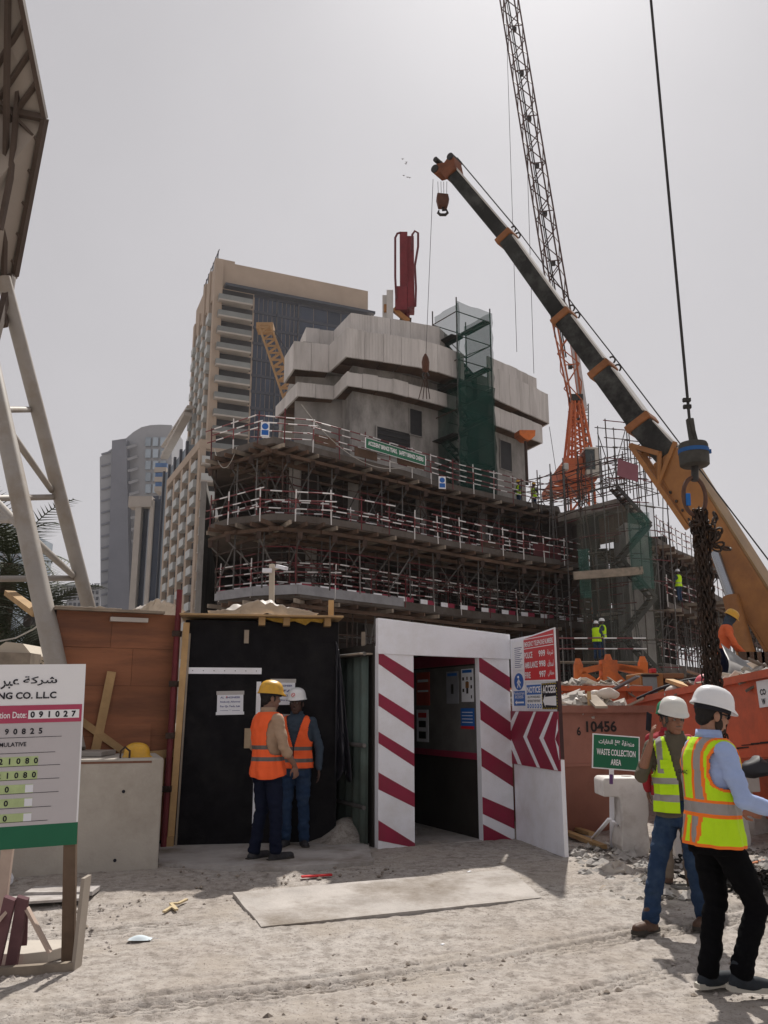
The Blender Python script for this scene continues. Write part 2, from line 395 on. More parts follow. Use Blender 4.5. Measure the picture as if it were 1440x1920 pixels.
def pebbles(name, n, fx, size, m, label):
    vs = []; fs = []
    base = [(1, 0, 0), (-1, 0, 0), (0, 1, 0), (0, -1, 0), (0, 0, 1), (0, 0, -1)]; bf = [(0, 2, 4), (2, 1, 4), (1, 3, 4), (3, 0, 4), (2, 0, 5), (1, 2, 5), (3, 1, 5), (0, 3, 5)]
    for i in range(n):
        x, y = fx(); s = size * (.4 + random.random() ** 4 * 3.2); a = random.random() * 6.28; k = len(vs); z = GZ(x, y) + s * .1 + (.02 if x > 2.2 and y > 7.8 else 0)
        for p in base:
            q = [p[j] * s * random.uniform(.6, 1.2) for j in range(3)]; q[2] *= .6
            vs.append((x + q[0] * math.cos(a) - q[1] * math.sin(a), y + q[0] * math.sin(a) + q[1] * math.cos(a), z + q[2]))
        fs += [tuple(j + k for j in f) for f in bf]
    b = MB(); b.add(vs, fs); o = b.build(name, m, fix=False); o['kind'] = 'stuff'; o['label'] = label
    return o
M_PEB = mat('pebble_grey', (.33, .295, .27), .9, 0, .4, 12, space='pos')
M_PEBD = mat('clod_brown', (.21, .175, .145), .95, 0, .4, 12)
pebbles('gravel', 5200, lambda: (random.uniform(-3.6, 3.8), random.uniform(3.8, 9.6)), .0065, M_PEB, 'loose grit and pebbles strewn over the dusty ground')
pebbles('clods', 1800, lambda: (random.gauss(.3, 2.), random.uniform(3.8, 9.4)), .009, M_PEBD, 'brown clods of dried earth on the ground')
pebbles('kerb_gravel', 500, lambda: (random.uniform(-2.9, -2.0), random.gauss(6.02, .06)), .010, M_PEB, 'gravel line along the foot of the site sign')
pebbles('broken_concrete', 2600, lambda: (random.uniform(2.0, 6.5), random.uniform(7.9, 10.6)), .022, mat('concrete_rubble', (.36, .34, .32), .95, 0, .4, 8), 'broken concrete rubble in front of the orange skips')
pebbles('dark_soil', 3200, lambda: (random.uniform(2.0, 5.5), random.uniform(7.9, 10.4)), .016, mat('dark_soil', (.12, .105, .09), .95, 0, .4, 8), 'dark churned soil between the rubble in front of the skips')
# ------------------------------------------------------------------ plywood hoarding on the left
M_PLYR = mat('red_brown_ply', (.25, .10, .05), .7, 0, .35, 1.2, .12, 26, col2=(.13, .055, .033), mixs=1.1, orand=.14, stretch=(.35, .35, 2.4))
M_PLYE = mat('ply_edge', (.38, .25, .13), .8, 0, .25, 6)
M_SHED = mat('black_ply', (.012, .0115, .0135), .85, 0, .35, 5, .18, 60, col2=(.02, .019, .02), mixs=3, spec=.08)
M_PLASTIC = mat('dusty_polythene', (.66, .61, .56), .5, 0, .15, 3, .3, 12, spec=.4)
def see_through_light(m, f):
    N = m.node_tree.nodes; L = m.node_tree.links; t = N.new('ShaderNodeBsdfTranslucent'); t.inputs[0].default_value = (.66, .60, .54, 1); x = N.new('ShaderNodeMixShader'); x.inputs[0].default_value = f
    L.new(N['Principled BSDF'].outputs[0], x.inputs[1]); L.new(t.outputs[0], x.inputs[2]); L.new(x.outputs[0], N['Material Output'].inputs['Surface'])
see_through_light(M_PLASTIC, .4)
hd = thing('plywood_hoarding', 'red-brown plywood hoarding wall between the concrete footing and the black shed', 'hoarding', (-3.4, 10.1, .13))
pA = T(104, 1146, 10.0); pB = T(340, 1146, 10.6); pA.z = pB.z = .1
FH = frame(pA, pB - pA); WH = (pB - pA).length
ztop = 2.72
rows = [.1, .75, 1.28, 1.86, 2.30, ztop]
for i in range(len(rows) - 1):
    cuts = [0, WH * (.62 if i % 2 else .44), WH]
    for j in range(2):
        fpiece('plywood_sheet', FH, cuts[j] + .0015, cuts[j + 1] - .0015, rows[i] + .0015, rows[i + 1] - .0015, random.uniform(-.012, 0), .018 + random.uniform(0, .008), M_PLYR, hd)
fpiece('added_backing_board', FH, 0, WH, 0, ztop, -.06, -.02, M_SHED, hd)  # added unseen board keeping the bright background out of the sheet joints
fpiece('end_board', FH, -.03, .015, 0, ztop + .02, -.5, .03, M_SHED, hd)
fpiece('patch_sheet', FH, WH * .40, WH * .80, .92, 1.42, .03, .045, M_PLYR, hd)
bar('batten', FH(WH * .36, .9, .05), FH(WH * .46, 2.02, .07), .10, .03, M_TIMB, hd, up=FH.n)
bar('batten', FH(WH * .10, 1.62, .055), FH(WH * .72, .98, .06), .08, .03, M_TIMB, hd, up=FH.n)
bar('batten', FH(WH * .78, 1.06, .05), FH(WH * 1.0, 1.08, .05), .09, .05, M_TIMB, hd, up=FH.n)
bar('batten', FH(WH * .9, .6, .04), FH(WH * .9, 1.05, .04), .06, .05, M_TIMB, hd, up=FH.n)
fpiece('capping_board', FH, -.02, WH * .85, ztop, ztop + .03, -.04, .12, M_TIMBG, hd)
fpiece('splinter_board', FH, WH * .42, WH * .72, ztop - .11, ztop - .06, .0, .10, M_PLASTIC, hd)
def crumple(name, F, a0, a1, amp, label, cat, m, parent=None, base=0., depth=.7, seed=3, peak=None, droop=0.):
    nx, ny = 46, 14; f = vnoise(seed); b = MB(); vs = []
    for j in range(ny):
        for i in range(nx):
            s = i / (nx - 1); t = j / (ny - 1); a = lerp(a0, a1, s); env = math.sin(math.pi * min(max(s, .02), .98)) ** .5
            h = amp * (1.2 * abs(float(f(np.array(s * 9 + 5.), np.array(t * 3 + 2.)))) + .5 * abs(float(f(np.array(s * 23 + 5.), np.array(t * 7 + 9.)))))
            if peak: h += peak[1] * math.exp(-((s - peak[0]) / .26) ** 2)
            h = base + h * env * math.sin(math.pi * (.3 + .6 * t)) - (droop if j == 0 else 0)
            vs.append(F(a, h, lerp(.14, -depth, t) + .03 * float(f(np.array(s * 13 + 70.), np.array(t * 5 + 2.)))))
    b.add(vs, [(j * nx + i, j * nx + i + 1, (j + 1) * nx + i + 1, (j + 1) * nx + i) for j in range(ny - 1) for i in range(nx - 1)])
    o = b.build(name, m, parent, smooth=True); so = o.modifiers.new('solid', 'SOLIDIFY'); so.thickness = .004
    if parent is None: tag(o, label, cat)
    return o
FT = frame(FH(0, ztop + .03, 0), FH.u)
crumple('plastic_sheet', FT, WH * .60, WH * 1.02, .16, 'crumpled pale plastic sheet on top of the plywood hoarding', 'plastic sheet', M_PLASTIC, seed=5, peak=(.55, .10), base=.004)
crumple('plastic_sheet', FT, -.02, WH * .5, .05, 'flat strip of dusty plastic along the hoarding top, left end', 'plastic sheet', M_PLASTIC, seed=8, base=.004)

# maroon scaffold pole beside the shed
pp = T(308, 1560, 10.35); pp.z = GZ(pp.x, pp.y)
pole = thing('scaffold_pole', 'maroon scaffold pole standing against the left corner of the black shed', 'pole', pp)
ptop = T(337, 1106, 10.45)
rod('tube', pp, ptop, .035, M_REDT, pole, 10)
for t in (.22, .42, .62, .82):
    c = pp.lerp(ptop, t); b = MB(); b.box(c, (.1, .1, .07)); b.tube(c + V((.03, -.06, 0)), c + V((.03, .05, 0)), .022); b.build('coupler', M_RUST, pole, bevel=.006)

# ------------------------------------------------------------------ black plywood shed
sL = T(326, 1590, 10.45); sR = T(630, 1560, 10.75); g0 = .135
sL.z = sR.z = g0
shed = thing('black_shed', 'black plywood site shed with a door, timber posts and plastic on its roof', 'shed', (sL + sR) / 2)
FS = frame(sL, sR - sL); WS = (sR - sL).length; HS = 2.70
b = MB(); b.fbox(FS, 0, WS, 0, HS - .08, -1.6, -.02); b.build('carcass', M_SHED, shed)
dw = WS * .50
fpiece('upper_panel', FS, .03, dw - .004, 1.97, HS - .09, -.02, 0, M_SHED, shed)
fpiece('wall_panel', FS, dw + .004, WS * .99, 0, 2.36, -.02, .0, M_SHED, shed)
fpiece('wall_panel', FS, dw + .004, WS * .985, 2.37, HS - .09, -.03, -.012, M_SHED, shed)
door = fpiece('door', FS, .03, dw - .05, .02, 1.955, -.02, -.004, M_SHED, shed)
for nm, a0, a1, z0, z1 in (('door_strip', .05, dw + .0, 1.97, 2.045), ('door_strip', dw - .055, dw + .0, .10, 1.88)):
    s = MB(); s.fbox(FS, a0, a1, z0, z1, .001, .014)
    for k in range(7):
        t = (k + .5) / 7; c = FS(lerp(a0, a1, t) if a1 - a0 > .3 else (a0 + a1) / 2, lerp(z0, z1, t) if z1 - z0 > .3 else (z0 + z1) / 2, .014)
        s.tube(c, c + FS.n * .003, .006, n=6, mi=1)
    s.build(nm, [M_WHITE, M_STEEL], shed)
fpiece('latch_plate', FS, dw - .18, dw - .05, 1.10, 1.33, .001, .02, mat('bare_ply', (.40, .30, .20), .85, 0, .2, 4), shed)
bar('corner_post', FS(-.04, 0, .02), FS(.015, HS - .12, .02), .075, .05, M_TIMB, shed, up=FS.n)
bar('corner_post', FS(.022, 0, .03), FS(.06, HS - .25, .03), .022, .03, M_TIMBG, shed, up=FS.n)
fpiece('foot_block', FS, -.09, .0, .0, .13, .03, .09, M_TIMB, shed)
b = MB(); b.fbox(FS, -.06, WS + .04, HS - .045, HS - .022, -1.7, .22); b.build('roof_board', M_PLYE, shed, bevel=.003)
for a in (WS * .47, WS * .63, WS * .90): fpiece('rafter_end', FS, a, a + .08, HS - .145, HS - .047, -.2, .14, M_TIMB, shed)
fpiece('timber_block', FS, WS * .38, WS * .41, 2.34, 2.5, .0, .05, M_TIMBG, shed)
fpiece('roof_stake', FS, WS * .935, WS * .97, HS - .02, HS + .20, -.1, -.05, M_TIMB, shed)
fpiece('roof_stake', FS, WS * .79, WS * .81, HS - .02, HS + .12, -.5, -.46, M_REDT, shed)
f = MB(); fo = [(0, 0), (.9, 0), (.86, -.05), (.7, -.03), (.62, -.08), (.45, -.03), (.3, -.06), (.15, -.04)]
f.fprism(FS, [(WS * .50 + a * WS * .45, HS - .05 + h) for a, h in fo], .02, .05)
f.build('foam_seal', mat('yellow_foam', (.42, .26, .05), .9, 0, .4, 10, .6, 30), shed)
crumple('plastic_sheet', frame(FS(0, HS - .02, 0), FS.u), WS * .14, WS * .86, .16, 'white plastic sheet heaped on the roof of the black shed', 'plastic sheet', M_PLASTIC, seed=12, peak=(.55, .10), base=.03, depth=.5, droop=0.)
# black tarpaulin hanging down the right-hand corner of the shed
tp = MB(); nx, ny = 14, 24; vs = []; fz = vnoise(21)
for j in range(ny):
    for i in range(nx):
        s = i / (nx - 1); t = j / (ny - 1); w = .03 + .17 * t ** .8
        a = WS * .985 + w * s; z = 2.38 - 1.62 * t * (1 + .04 * math.sin(s * 9)) - .12 * s * (1 - t)
        vs.append(FS(a, z, .02 + .07 * math.sin(s * 11 + t * 3) * t + .04 * s + .05 * float(fz(np.array(s * 4 + 3.), np.array(t * 6 + 3.)))))
tp.add(vs, [(j * nx + i, j * nx + i + 1, (j + 1) * nx + i + 1, (j + 1) * nx + i) for j in range(ny - 1) for i in range(nx - 1)])
o = tp.build('tarpaulin', mat('black_tarpaulin', (.022, .022, .03), .42, 0, .3, 3, .2, 20, spec=.5), smooth=True); so = o.modifiers.new('solid', 'SOLIDIFY'); so.thickness = .006
tag(o, 'black tarpaulin hanging in folds down the right corner of the shed', 'tarpaulin')
# taped notices on the shed
M_PAPER = mat('paper', (.72, .73, .78), .6, 0, .04, 4); M_TAPE = mat('grey_tape', (.42, .40, .39), .4, 0, .1, 5); M_INKB = mat('blue_ink', (.05, .06, .22), .7, 0, .1, 5)
def notice(a, z, w, h, lines, label, c=.004, tape=True, m_ink=None, rot=0.):
    o3 = FS(a, z, c); F = frame(o3, FS.u + FS.v * rot, FS.v)
    t = thing('paper_notice', label, 'notice', o3)
    fpiece('sheet', F, 0, w, 0, h, 0, .002, M_PAPER, t)
    if tape:
        fpiece('tape', F, -.01, w + .01, h - .03, h + .015, .002, .0035, M_TAPE, t); fpiece('tape', F, -.012, w + .012, -.015, .02, .002, .0035, M_PAPER, t)
    n = len(lines)
    for i, (s, k) in enumerate(lines):
        y = h * (.80 - .62 * i / max(n - 1, 1)); hh = k
        lettering(s, F, w * .12, w * .88, y - hh, y, m_ink or M_INKB, t, c=.004, bold=.02)
    b = MB(); b.ball(F(w * .36, h * .78, .004), .008, 8, 4, sc=(1, 1, 1)); b.build('emblem', M_REDP, t)
    return t
notice(WS * .225, 1.50, .31, .25, [('AL  ENGINEER', .022), ('Nobody Allowed', .026), ('For Qc Tech. Lab', .026), ('___ . ___', .012)], 'white taped notice in blue letters on the black door', rot=.02)
notice(WS * .565, 1.62, .29, .28, [('AL  ENGINEER', .022), ('SAFA', .03), ('TECHNICIAN', .026), ('Ac Street', .018)], 'taller white notice behind the two hard hats, upper right of the door')
notice(WS * .585, 1.28, .26, .20, [('LEGEND', .03), ('TESTING', .03)], 'half-hidden blue lettered notice between the two men in orange vests')

# ------------------------------------------------------------------ striped gateway
gL = T(709, 1590, 10.4); gR = T(966, 1590, 11.2); gL.z = gR.z = .12
FG = frame(gL, gR - gL); WG = (gR - gL).length
gate = thing('gateway', 'white site gateway with maroon diagonal stripes and a dark passage', 'gateway', (gL + gR) / 2)
pw0, pw1 = WG * .255, WG * .755
def zed(px, py, d): return T(px, py, d).z - .12
HB0, HB1 = zed(706, 1226, 10.4), zed(966, 1236, 11.2); HT0, HT1 = zed(706, 1159, 10.4), zed(958, 1190, 11.2)
b = MB(); b.fbox(FG, 0, pw0, -.02, 2.32, -.10, 0); b.build('pillar', M_WHITE, gate, bevel=.004)
b = MB(); b.fbox(FG, pw1, WG, -.02, 2.30, -.10, 0); b.build('pillar', M_WHITE, gate, bevel=.004)
b = MB(); b.fprism(FG, [(-.015, HB0), (WG + .01, HB1), (WG + .01, HT1), (-.015, HT0)], -.05, .022); b.build('header', M_WHITE, gate, bevel=.004)
def stripe(a0, a1, zl, zr, h, hr=None):
    s = MB(); hr = hr or h; s.fprism(FG, [(a0, zl), (a1, zr), (a1, zr + hr), (a0, zl + h)], .0, .003); s.build('stripe', M_MAROON, gate)
e = .002
for zt, zb, rt, rb in ((2.25, 2.10, 2.00, 1.81), (1.76, 1.61, 1.50, 1.33), (1.31, 1.18, 1.05, .90), (.85, .66, .60, .44), (.32, .10, .04, -.02 + .13 - .2)):
    s = MB(); s.fprism(FG, [(e, zb), (pw0 - e, max(rb, -.01)), (pw0 - e, rt), (e, zt)], .0, .003); s.build('stripe', M_MAROON, gate)
for zt, zb, rt, rb in ((2.22, 2.03, 1.97, 1.78), (1.68, 1.44, 1.40, 1.17), (1.10, .88, .85, .62), (.52, .32, .34, .12), (.02 + .0, -.02, .0, -.02)):
    if zt > .1:
        s = MB(); s.fprism(FG, [(pw1 + e, zb), (WG - e, rb), (WG - e, rt), (pw1 + e, zt)], .0, .003); s.build('stripe', M_MAROON, gate)
s = MB(); s.fprism(FG, [(pw1 + e, -.01), (WG - .02, -.01), (pw1 + e, .20)], .0, .003); s.build('stripe', M_MAROON, gate)
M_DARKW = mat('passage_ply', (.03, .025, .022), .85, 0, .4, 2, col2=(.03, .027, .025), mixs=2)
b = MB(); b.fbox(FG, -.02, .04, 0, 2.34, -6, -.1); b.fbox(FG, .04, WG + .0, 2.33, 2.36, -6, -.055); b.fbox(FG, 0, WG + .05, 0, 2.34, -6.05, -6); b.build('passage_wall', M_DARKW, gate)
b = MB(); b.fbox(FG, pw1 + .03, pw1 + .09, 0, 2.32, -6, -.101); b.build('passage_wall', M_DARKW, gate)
b = MB(); b.fbox(FG, pw1 + .018, pw1 + .03, 1.03, 2.12, -2.6, -.12); b.build('notice_board', mat('shade_dark_board', (.13, .125, .12), .8, 0, .3, 3), gate)  # white board coloured dark for the shade inside the passage
b = MB(); b.fbox(FG, pw1 - .0, pw1 + .03, .95, 1.03, -3.6, -.12); b.build('board_rail', M_MAROON, gate)
b = MB(); b.fbox(FG, pw1 - .0, pw1 + .028, 2.14, 2.30, -3.6, -.12); b.build('board_rail', M_MAROON, gate)
FP = frame(FG(pw1 + .017, 0, 0), FG.n * 1, V((0, 0, 1)))      # plane of the passage's right wall, a runs towards the camera
FP = frame(FG(pw1 + .017, 0, 0), -FG.n, V((0, 0, 1)))
def poster(a, z, w, h, m, label, extras=()):
    # a = metres back from the gateway's face
    t = thing('wall_poster', label, 'poster', FG(pw1, z, -a))
    b = MB(); b.fbox(FG, pw1 + .012, pw1 + .0175, z, z + h, -a - w, -a); b.build('sheet', m, t)
    for (p0, p1, q0, q1, mm) in extras:
        b = MB(); b.fbox(FG, pw1 + .009, pw1 + .0115, z + q0 * h, z + q1 * h, -a - w * p1, -a - w * p0); b.build('print_block', mm, t)
poster(.17, 1.66, .30, .42, M_PAPER, 'protective clothing poster with a human figure on the passage wall', [(.1, .9, .88, .97, M_BLUEP), (.42, .58, .25, .62, M_STEEL), (.45, .55, .66, .76, M_PLYW), (.36, .64, .42, .60, M_YELLOW), (.1, .22, .65, .75, M_STEEL), (.1, .22, .4, .5, M_STEEL), (.76, .9, .65, .75, M_STEEL), (.76, .9, .3, .4, M_STEEL), (.12, .2, .1, .2, M_STEEL)])
poster(.55, 1.64, .32, .42, mat('poster_grey', (.24, .25, .28), .6, 0, .2, 6), 'dark grey poster beside the protective clothing poster', [(.1, .9, .86, .95, M_BLUEP), (.4, .6, .3, .6, M_STEEL)])
poster(.17, 1.32, .33, .26, M_BLUEP, 'blue rules poster with a red foot on the passage wall', [(0, 1, 0, .14, M_REDP), (.1, .9, .78, .82, M_PAPER), (.1, .9, .62, .66, M_PAPER), (.1, .9, .46, .5, M_PAPER), (.1, .9, .3, .34, M_PAPER)])
poster(1.35, 1.62, .4, .46, mat('poster_red', (.42, .07, .05), .6, 0, .2, 5), 'red notice deep inside the passage', [(.1, .9, .7, .78, M_PAPER), (.1, .9, .4, .46, M_PAPER)])
poster(1.4, 1.12, .35, .44, M_PAPER, 'white notice with black pictures deep inside the passage', [(.15, .85, .75, .9, M_REDP), (.2, .8, .45, .65, M_STEEL), (.2, .8, .1, .32, M_STEEL)])
b = MB(); b.fbox(FG, -.1, WG + .05, -.1, .012, -6, -.02); o = b.build('passage_floor', M_SLAB); o['kind'] = 'structure'

# side wall of the gateway with its signs, running towards the camera
wA = FG(WG, 0, 0) + V((.012, -.015, 0)); wB = T(1058, 1590, 9.85); wB.z = .12
FW = frame(wA, wB - wA); LW = (wB - wA).length
side = thing('side_wall', 'white plywood side wall right of the gateway, carrying the safety signs', 'wall', (wA + wB) / 2)
b = MB(); b.fbox(FW, .0, .17, 0, 1.02, -.05, -.004); b.build('wall_panel', M_WHITE, side, bevel=.003)
b = MB(); b.fbox(FW, .176, LW, 0, 1.02, -.05, .0); b.build('wall_panel', M_WHITE, side, bevel=.003)
b = MB(); b.fbox(FW, .0, LW - .04, 1.025, 2.45, -.05, -.006); b.build('wall_panel', M_WHITE, side, bevel=.003)
b = MB(); b.fbox(FW, LW - .035, LW, 1.03, 2.47, -.05, -.004); b.build('edge_board', mat('dark_edge', (.06, .03, .03), .8, 0, .3, 5), side)
# chevron board
chv = thing('chevron_board', 'maroon and white chevron board pointing left on the side wall', 'sign', FW(LW / 2, .9, .02))
c0, c1, zb, zt, zm = -.04, LW + .01, .90, 1.545, 1.24
b = MB(); b.fbox(FW, c0, c1, zb, zt, .001, .014); b.build('panel', M_MAROON, chv)
for a in (.02, .40, .88, 1.33):
    w = .10 + .02 * a; tip = a - .02; up = a + .33; dn = a + .36
    def cl(x): return min(max(x, c0 + .004), c1 - .004)
    s = MB()
    if a < .05:
        s.fprism(FW, [(c0 + .004, 1.28), (c0 + .004, 1.40), (up - .18, zt - .004), (up - .08, zt - .004)], .0145, .017); s.fprism(FW, [(c0 + .004, 1.22), (c0 + .004, 1.10), (dn - .2, zb + .004), (dn - .08, zb + .004)], .0145, .017)
    elif a > 1.3:
        s.fprism(FW, [(c1 - .09, zm), (c1 - .004, zm + .10), (c1 - .004, zm + .22)], .0145, .017); s.fprism(FW, [(c1 - .09, zm), (c1 - .004, zm - .22), (c1 - .004, zm - .08)], .0145, .017)
    else:
        s.fprism(FW, [(tip, zm), (tip + w, zm), (up + w * .6, zt - .004), (up, zt - .004)], .0145, .017)
        s.fprism(FW, [(tip, zm), (dn - .0, zb + .004), (dn + w * .8, zb + .004), (tip + w, zm)], .0145, .017)
    s.build('chevron', M_WHITE, chv)
# emergency numbers
M_LET = mat('white_letters', (.82, .80, .82), .5, 0, .03, 5)
ea0, ea1 = LW * .34, LW + .02
em = thing('emergency_sign', 'red emergency telephone numbers sign at the top of the side wall', 'sign', FW(ea0, 1.88, .02))
b = MB(); b.fprism(FW, [(ea0, 1.90), (ea1, 1.88), (ea1, 2.485), (ea0, 2.43)], -.003, .008); b.build('panel', M_WHITE, em)
b = MB(); b.fprism(FW, [(ea0 + .015, 1.915), (ea1 - .03, 1.90), (ea1 - .03, 2.465), (ea0 + .015, 2.415)], .0085, .011); b.build('red_field', M_REDP, em)
we = ea1 - ea0
lettering('EMERGENCY TELEPHONE NUMBERS', FW, ea0 + .03, ea1 - .05, 2.315, 2.375, M_LET, em, c=.0135, bold=.015)
for z in (2.405, 2.29): fpiece('rule_line', FW, ea0 + .02, ea1 - .04, z, z + .008, .0115, .013, M_LET, em)
for z, s, nmb, ar in ((2.175, 'POLICE', '999', 'شرطة'), (2.055, 'AMBULANCE', '998', 'اسعاف'), (1.935, 'FIRE', '997', 'مطافي')):
    lettering(s, FW, ea0 + .03, ea0 + we * {'POLICE': .30, 'AMBULANCE': .46, 'FIRE': .22}[s], z, z + .075, M_LET, em, c=.0135, bold=.02)
    lettering(nmb, FW, ea0 + we * .50, ea0 + we * .70, z, z + .075, M_LET, em, c=.0135, bold=.025)
    lettering(arabic(ar), FW, ea0 + we * .76, ea0 + we * .94, z - .005, z + .07, M_LET, em, c=.0135, bold=.01)
# lower row of signs
acs = thing('access_sign', 'black access sign with a white left arrow and yellow hatched border', 'sign', FW(LW * .7, 1.57, .01))
a0, a1, z0, z1 = LW * .70, LW + .005, 1.57, 1.865
fpiece('panel', FW, a0, a1, z0, z1, -.001, .006, M_INK, acs)
lettering('ACCESS', FW, a0 + .03, a1 - .03, z1 - .115, z1 - .025, M_LET, acs, c=.008, bold=.03)
b = MB(); m_ = (z0 + z1) / 2 - .055
b.fprism(FW, [(a0 + .03, m_), (a0 + .09, m_ + .07), (a0 + .09, m_ + .045), (a1 - .03, m_ + .055), (a1 - .03, m_ - .055), (a0 + .09, m_ - .045), (a0 + .09, m_ - .07)], .0065, .008); b.build('arrow', M_WHITEB, acs)
M_YP = mat('sign_yellow', (.65, .48, .05), .5, 0, .05, 3)
for k in range(9):
    t = (k + .3) / 9
    for zz in (z0 + .004, z1 - .014): fpiece('hatch', FW, lerp(a0, a1, t), lerp(a0, a1, t) + .02, zz, zz + .01, .0065, .0075, M_YP, acs)
    if k < 7:
        for aa in (a0 + .003, a1 - .013): fpiece('hatch', FW, aa, aa + .01, lerp(z0, z1, t + .05), lerp(z0, z1, t + .05) + .018, .0065, .0075, M_YP, acs)
nts = thing('notice_sign', 'blue and white notice sign about protective equipment, left of the access sign', 'sign', FW(LW * .45, 1.58, .01))
a0, a1 = LW * .37, LW * .69
fpiece('panel', FW, a0, a1, z0, z1, -.001, .005, M_WHITEB, nts); fpiece('blue_band', FW, a0 + .008, a1 - .008, z0 + .17, z1 - .01, .0055, .007, M_BLUEP, nts)
lettering('NOTICE', FW, a0 + .02, a1 - .02, z0 + .19, z1 - .03, M_LET, nts, c=.0085, bold=.03)
lettering('ALL PPE REQUIRED', FW, a0 + .03, a1 - .03, z0 + .125, z0 + .155, M_INK, nts, c=.007, bold=.01); lettering('BEYOND THIS POINT', FW, a0 + .03, a1 - .03, z0 + .08, z0 + .11, M_INK, nts, c=.007, bold=.01)
for k in range(6):
    b = MB(); c = FW(a0 + .035 + k * (a1 - a0 - .07) / 5, z0 + .036, .005); b.tube(c, c + FW.n * .003, .026, n=12); b.build('symbol', M_BLUEP, nts)
    b = MB(); c = c + FW.n * .003; b.tube(c, c + FW.n * .001, .012, n=8); b.build('symbol_figure', M_WHITEB, nts)
ped = thing('pedestrian_sign', 'narrow pedestrian access sign with a blue disc and walking figure', 'sign', FW(LW * .1, 1.6, .01))
a0, a1 = LW * .06, LW * .34
fpiece('panel', FW, a0, a1, 1.60, 2.03, -.001, .004, M_WHITEB, ped); fpiece('blue_band', FW, a0 + .01, a1 - .01, 1.61, 1.79, .0045, .006, M_BLUEP, ped)
b = MB(); c = FW((a0 + a1) / 2, 1.905, .0045); vs = [c + FW.u * (.15 * math.cos(t)) + FW.v * (.105 * math.sin(t)) for t in np.linspace(0, 6.283, 25)[:-1]]
b.add(vs + [p + FW.n * .0015 for p in vs], [tuple(range(24, 48))] + [(i, (i + 1) % 24, 24 + (i + 1) % 24, 24 + i) for i in range(24)]); b.build('blue_disc', M_BLUEP, ped)
am = (a0 + a1) / 2; b = MB()
for (x0, y0, x1, y1) in ((0, 1.935, .0, 1.89), (0, 1.89, .05, 1.83), (0, 1.89, -.045, 1.83), (0, 1.93, .055, 1.885), (0, 1.93, -.05, 1.885)): b.beam(FW(am + x0, y0, .008), FW(am + x1, y1, .008), .02, .003, up=FW.n)
b.ball(FW(am, 1.96, .008), .018, 8, 4); b.build('walking_figure', M_WHITEB, ped)
lettering('Pedestrian', FW, a0 + .025, a1 - .025, 1.745, 1.78, M_LET, ped, c=.0075); lettering('access', FW, a0 + .06, a1 - .06, 1.70, 1.735, M_LET, ped, c=.0075)
b = MB(); b.fprism(FW, [(a0 + .05, 1.65), (a0 + .11, 1.675), (a0 + .11, 1.66), (a1 - .05, 1.66), (a1 - .05, 1.64), (a0 + .11, 1.64), (a0 + .11, 1.625)], .0065, .0075); b.build('arrow', M_LET, ped)
lst = thing('contact_list', 'white printed list above the pedestrian sign', 'notice', FW(.15, 2.06, .01))
fpiece('sheet', FW, a0, a1, 2.045, 2.40, -.001, .003, M_WHITEB, lst)
for k in range(11): fpiece('text_line', FW, a0 + .08, a1 - .06 - .04 * (k % 3), 2.32 - k * .024, 2.327 - k * .024, .0035, .0045, M_INKB, lst)

# ------------------------------------------------------------------ green corrugated fence in the recess
cA = FG(-.075, 0, -5.6); cB = FG(-.075, 0, -.12); cA.z = .12; cB.z = .12
FC = frame(cA, cB - cA); LC = (cB - cA).length
fen = thing('corrugated_fence', 'green corrugated metal fence receding between the shed and the gateway', 'fence', (cA + cB) / 2)
M_CORR = mat('green_sheet_metal', (.15, .20, .18), .5, .1, .25, 2.5, col2=(.12, .14, .125), mixs=2, orand=.15)
n = 6
for k in range(n):
    a0, a1 = LC * k / n, LC * (k + 1) / n; s = MB(); m = 24; vs = []
    for i in range(m + 1):
        a = lerp(a0, a1 - .005, i / m); c = .018 * math.sin(i / m * math.pi * 8) + random.uniform(0, .002)
        vs += [FC(a, 0, c), FC(a, 2.2, c)]
    s.add(vs, [(2 * i, 2 * i + 2, 2 * i + 3, 2 * i + 1) for i in range(m)]); o = s.build('sheet', M_CORR, fen, smooth=True); so = o.modifiers.new('solid', 'SOLIDIFY'); so.thickness = .003
for z in (.45, 1.15, 2.28): rod('rail', FC(0, z, .05), FC(LC, z - (.06 if z > 2 else 0), .05), .026, M_GALV, fen, 8)
for k in (1, 3, 5): rod('post', FC(LC * k / n, 0, .09), FC(LC * k / n, 2.25, .09), .026, M_RUST, fen, 8)
bar('stake', FC(LC * .93, 2.2, -.1), FC(LC * .93, 2.52, -.1), .05, .05, M_TIMBG, fen); bar('stake', FC(LC * .55, 2.2, -.1), FC(LC * .55, 2.9, -.1), .07, .05, M_REDT, fen); bar('stake', FC(LC * .30, 2.2, -.1), FC(LC * .30, 2.6, -.1), .07, .05, M_REDT, fen)
fpiece('capping_plate', FC, 0, LC, 2.215, 2.235, -.12, .12, M_TIMBG, fen)
b = MB(); fz = vnoise(31); nx, ny = 18, 12; vs = []
for j in range(ny):
    for i in range(nx):
        s, t = i / (nx - 1), j / (ny - 1); h = .30 * math.exp(-((s - .35) / .28) ** 2 - ((t - .5) / .35) ** 2) + .08 * float(fz(np.array(s * 7 + 2.), np.array(t * 7 + 3.)))
        vs.append((FS(WS * .82 + s * 1.2, 0, -.2 - .0 + t * .95).x, FS(WS * .82 + s * 1.2, 0, .35 - t * .95).y, .09 + max(h, -.02)))
b.add(vs, [(j * nx + i, j * nx + i + 1, (j + 1) * nx + i + 1, (j + 1) * nx + i) for j in range(ny - 1) for i in range(nx - 1)])
o = b.build('sand_heap', M_GROUND, smooth=True); o['kind'] = 'stuff'; o['label'] = 'heap of grey sand against the right corner of the black shed'
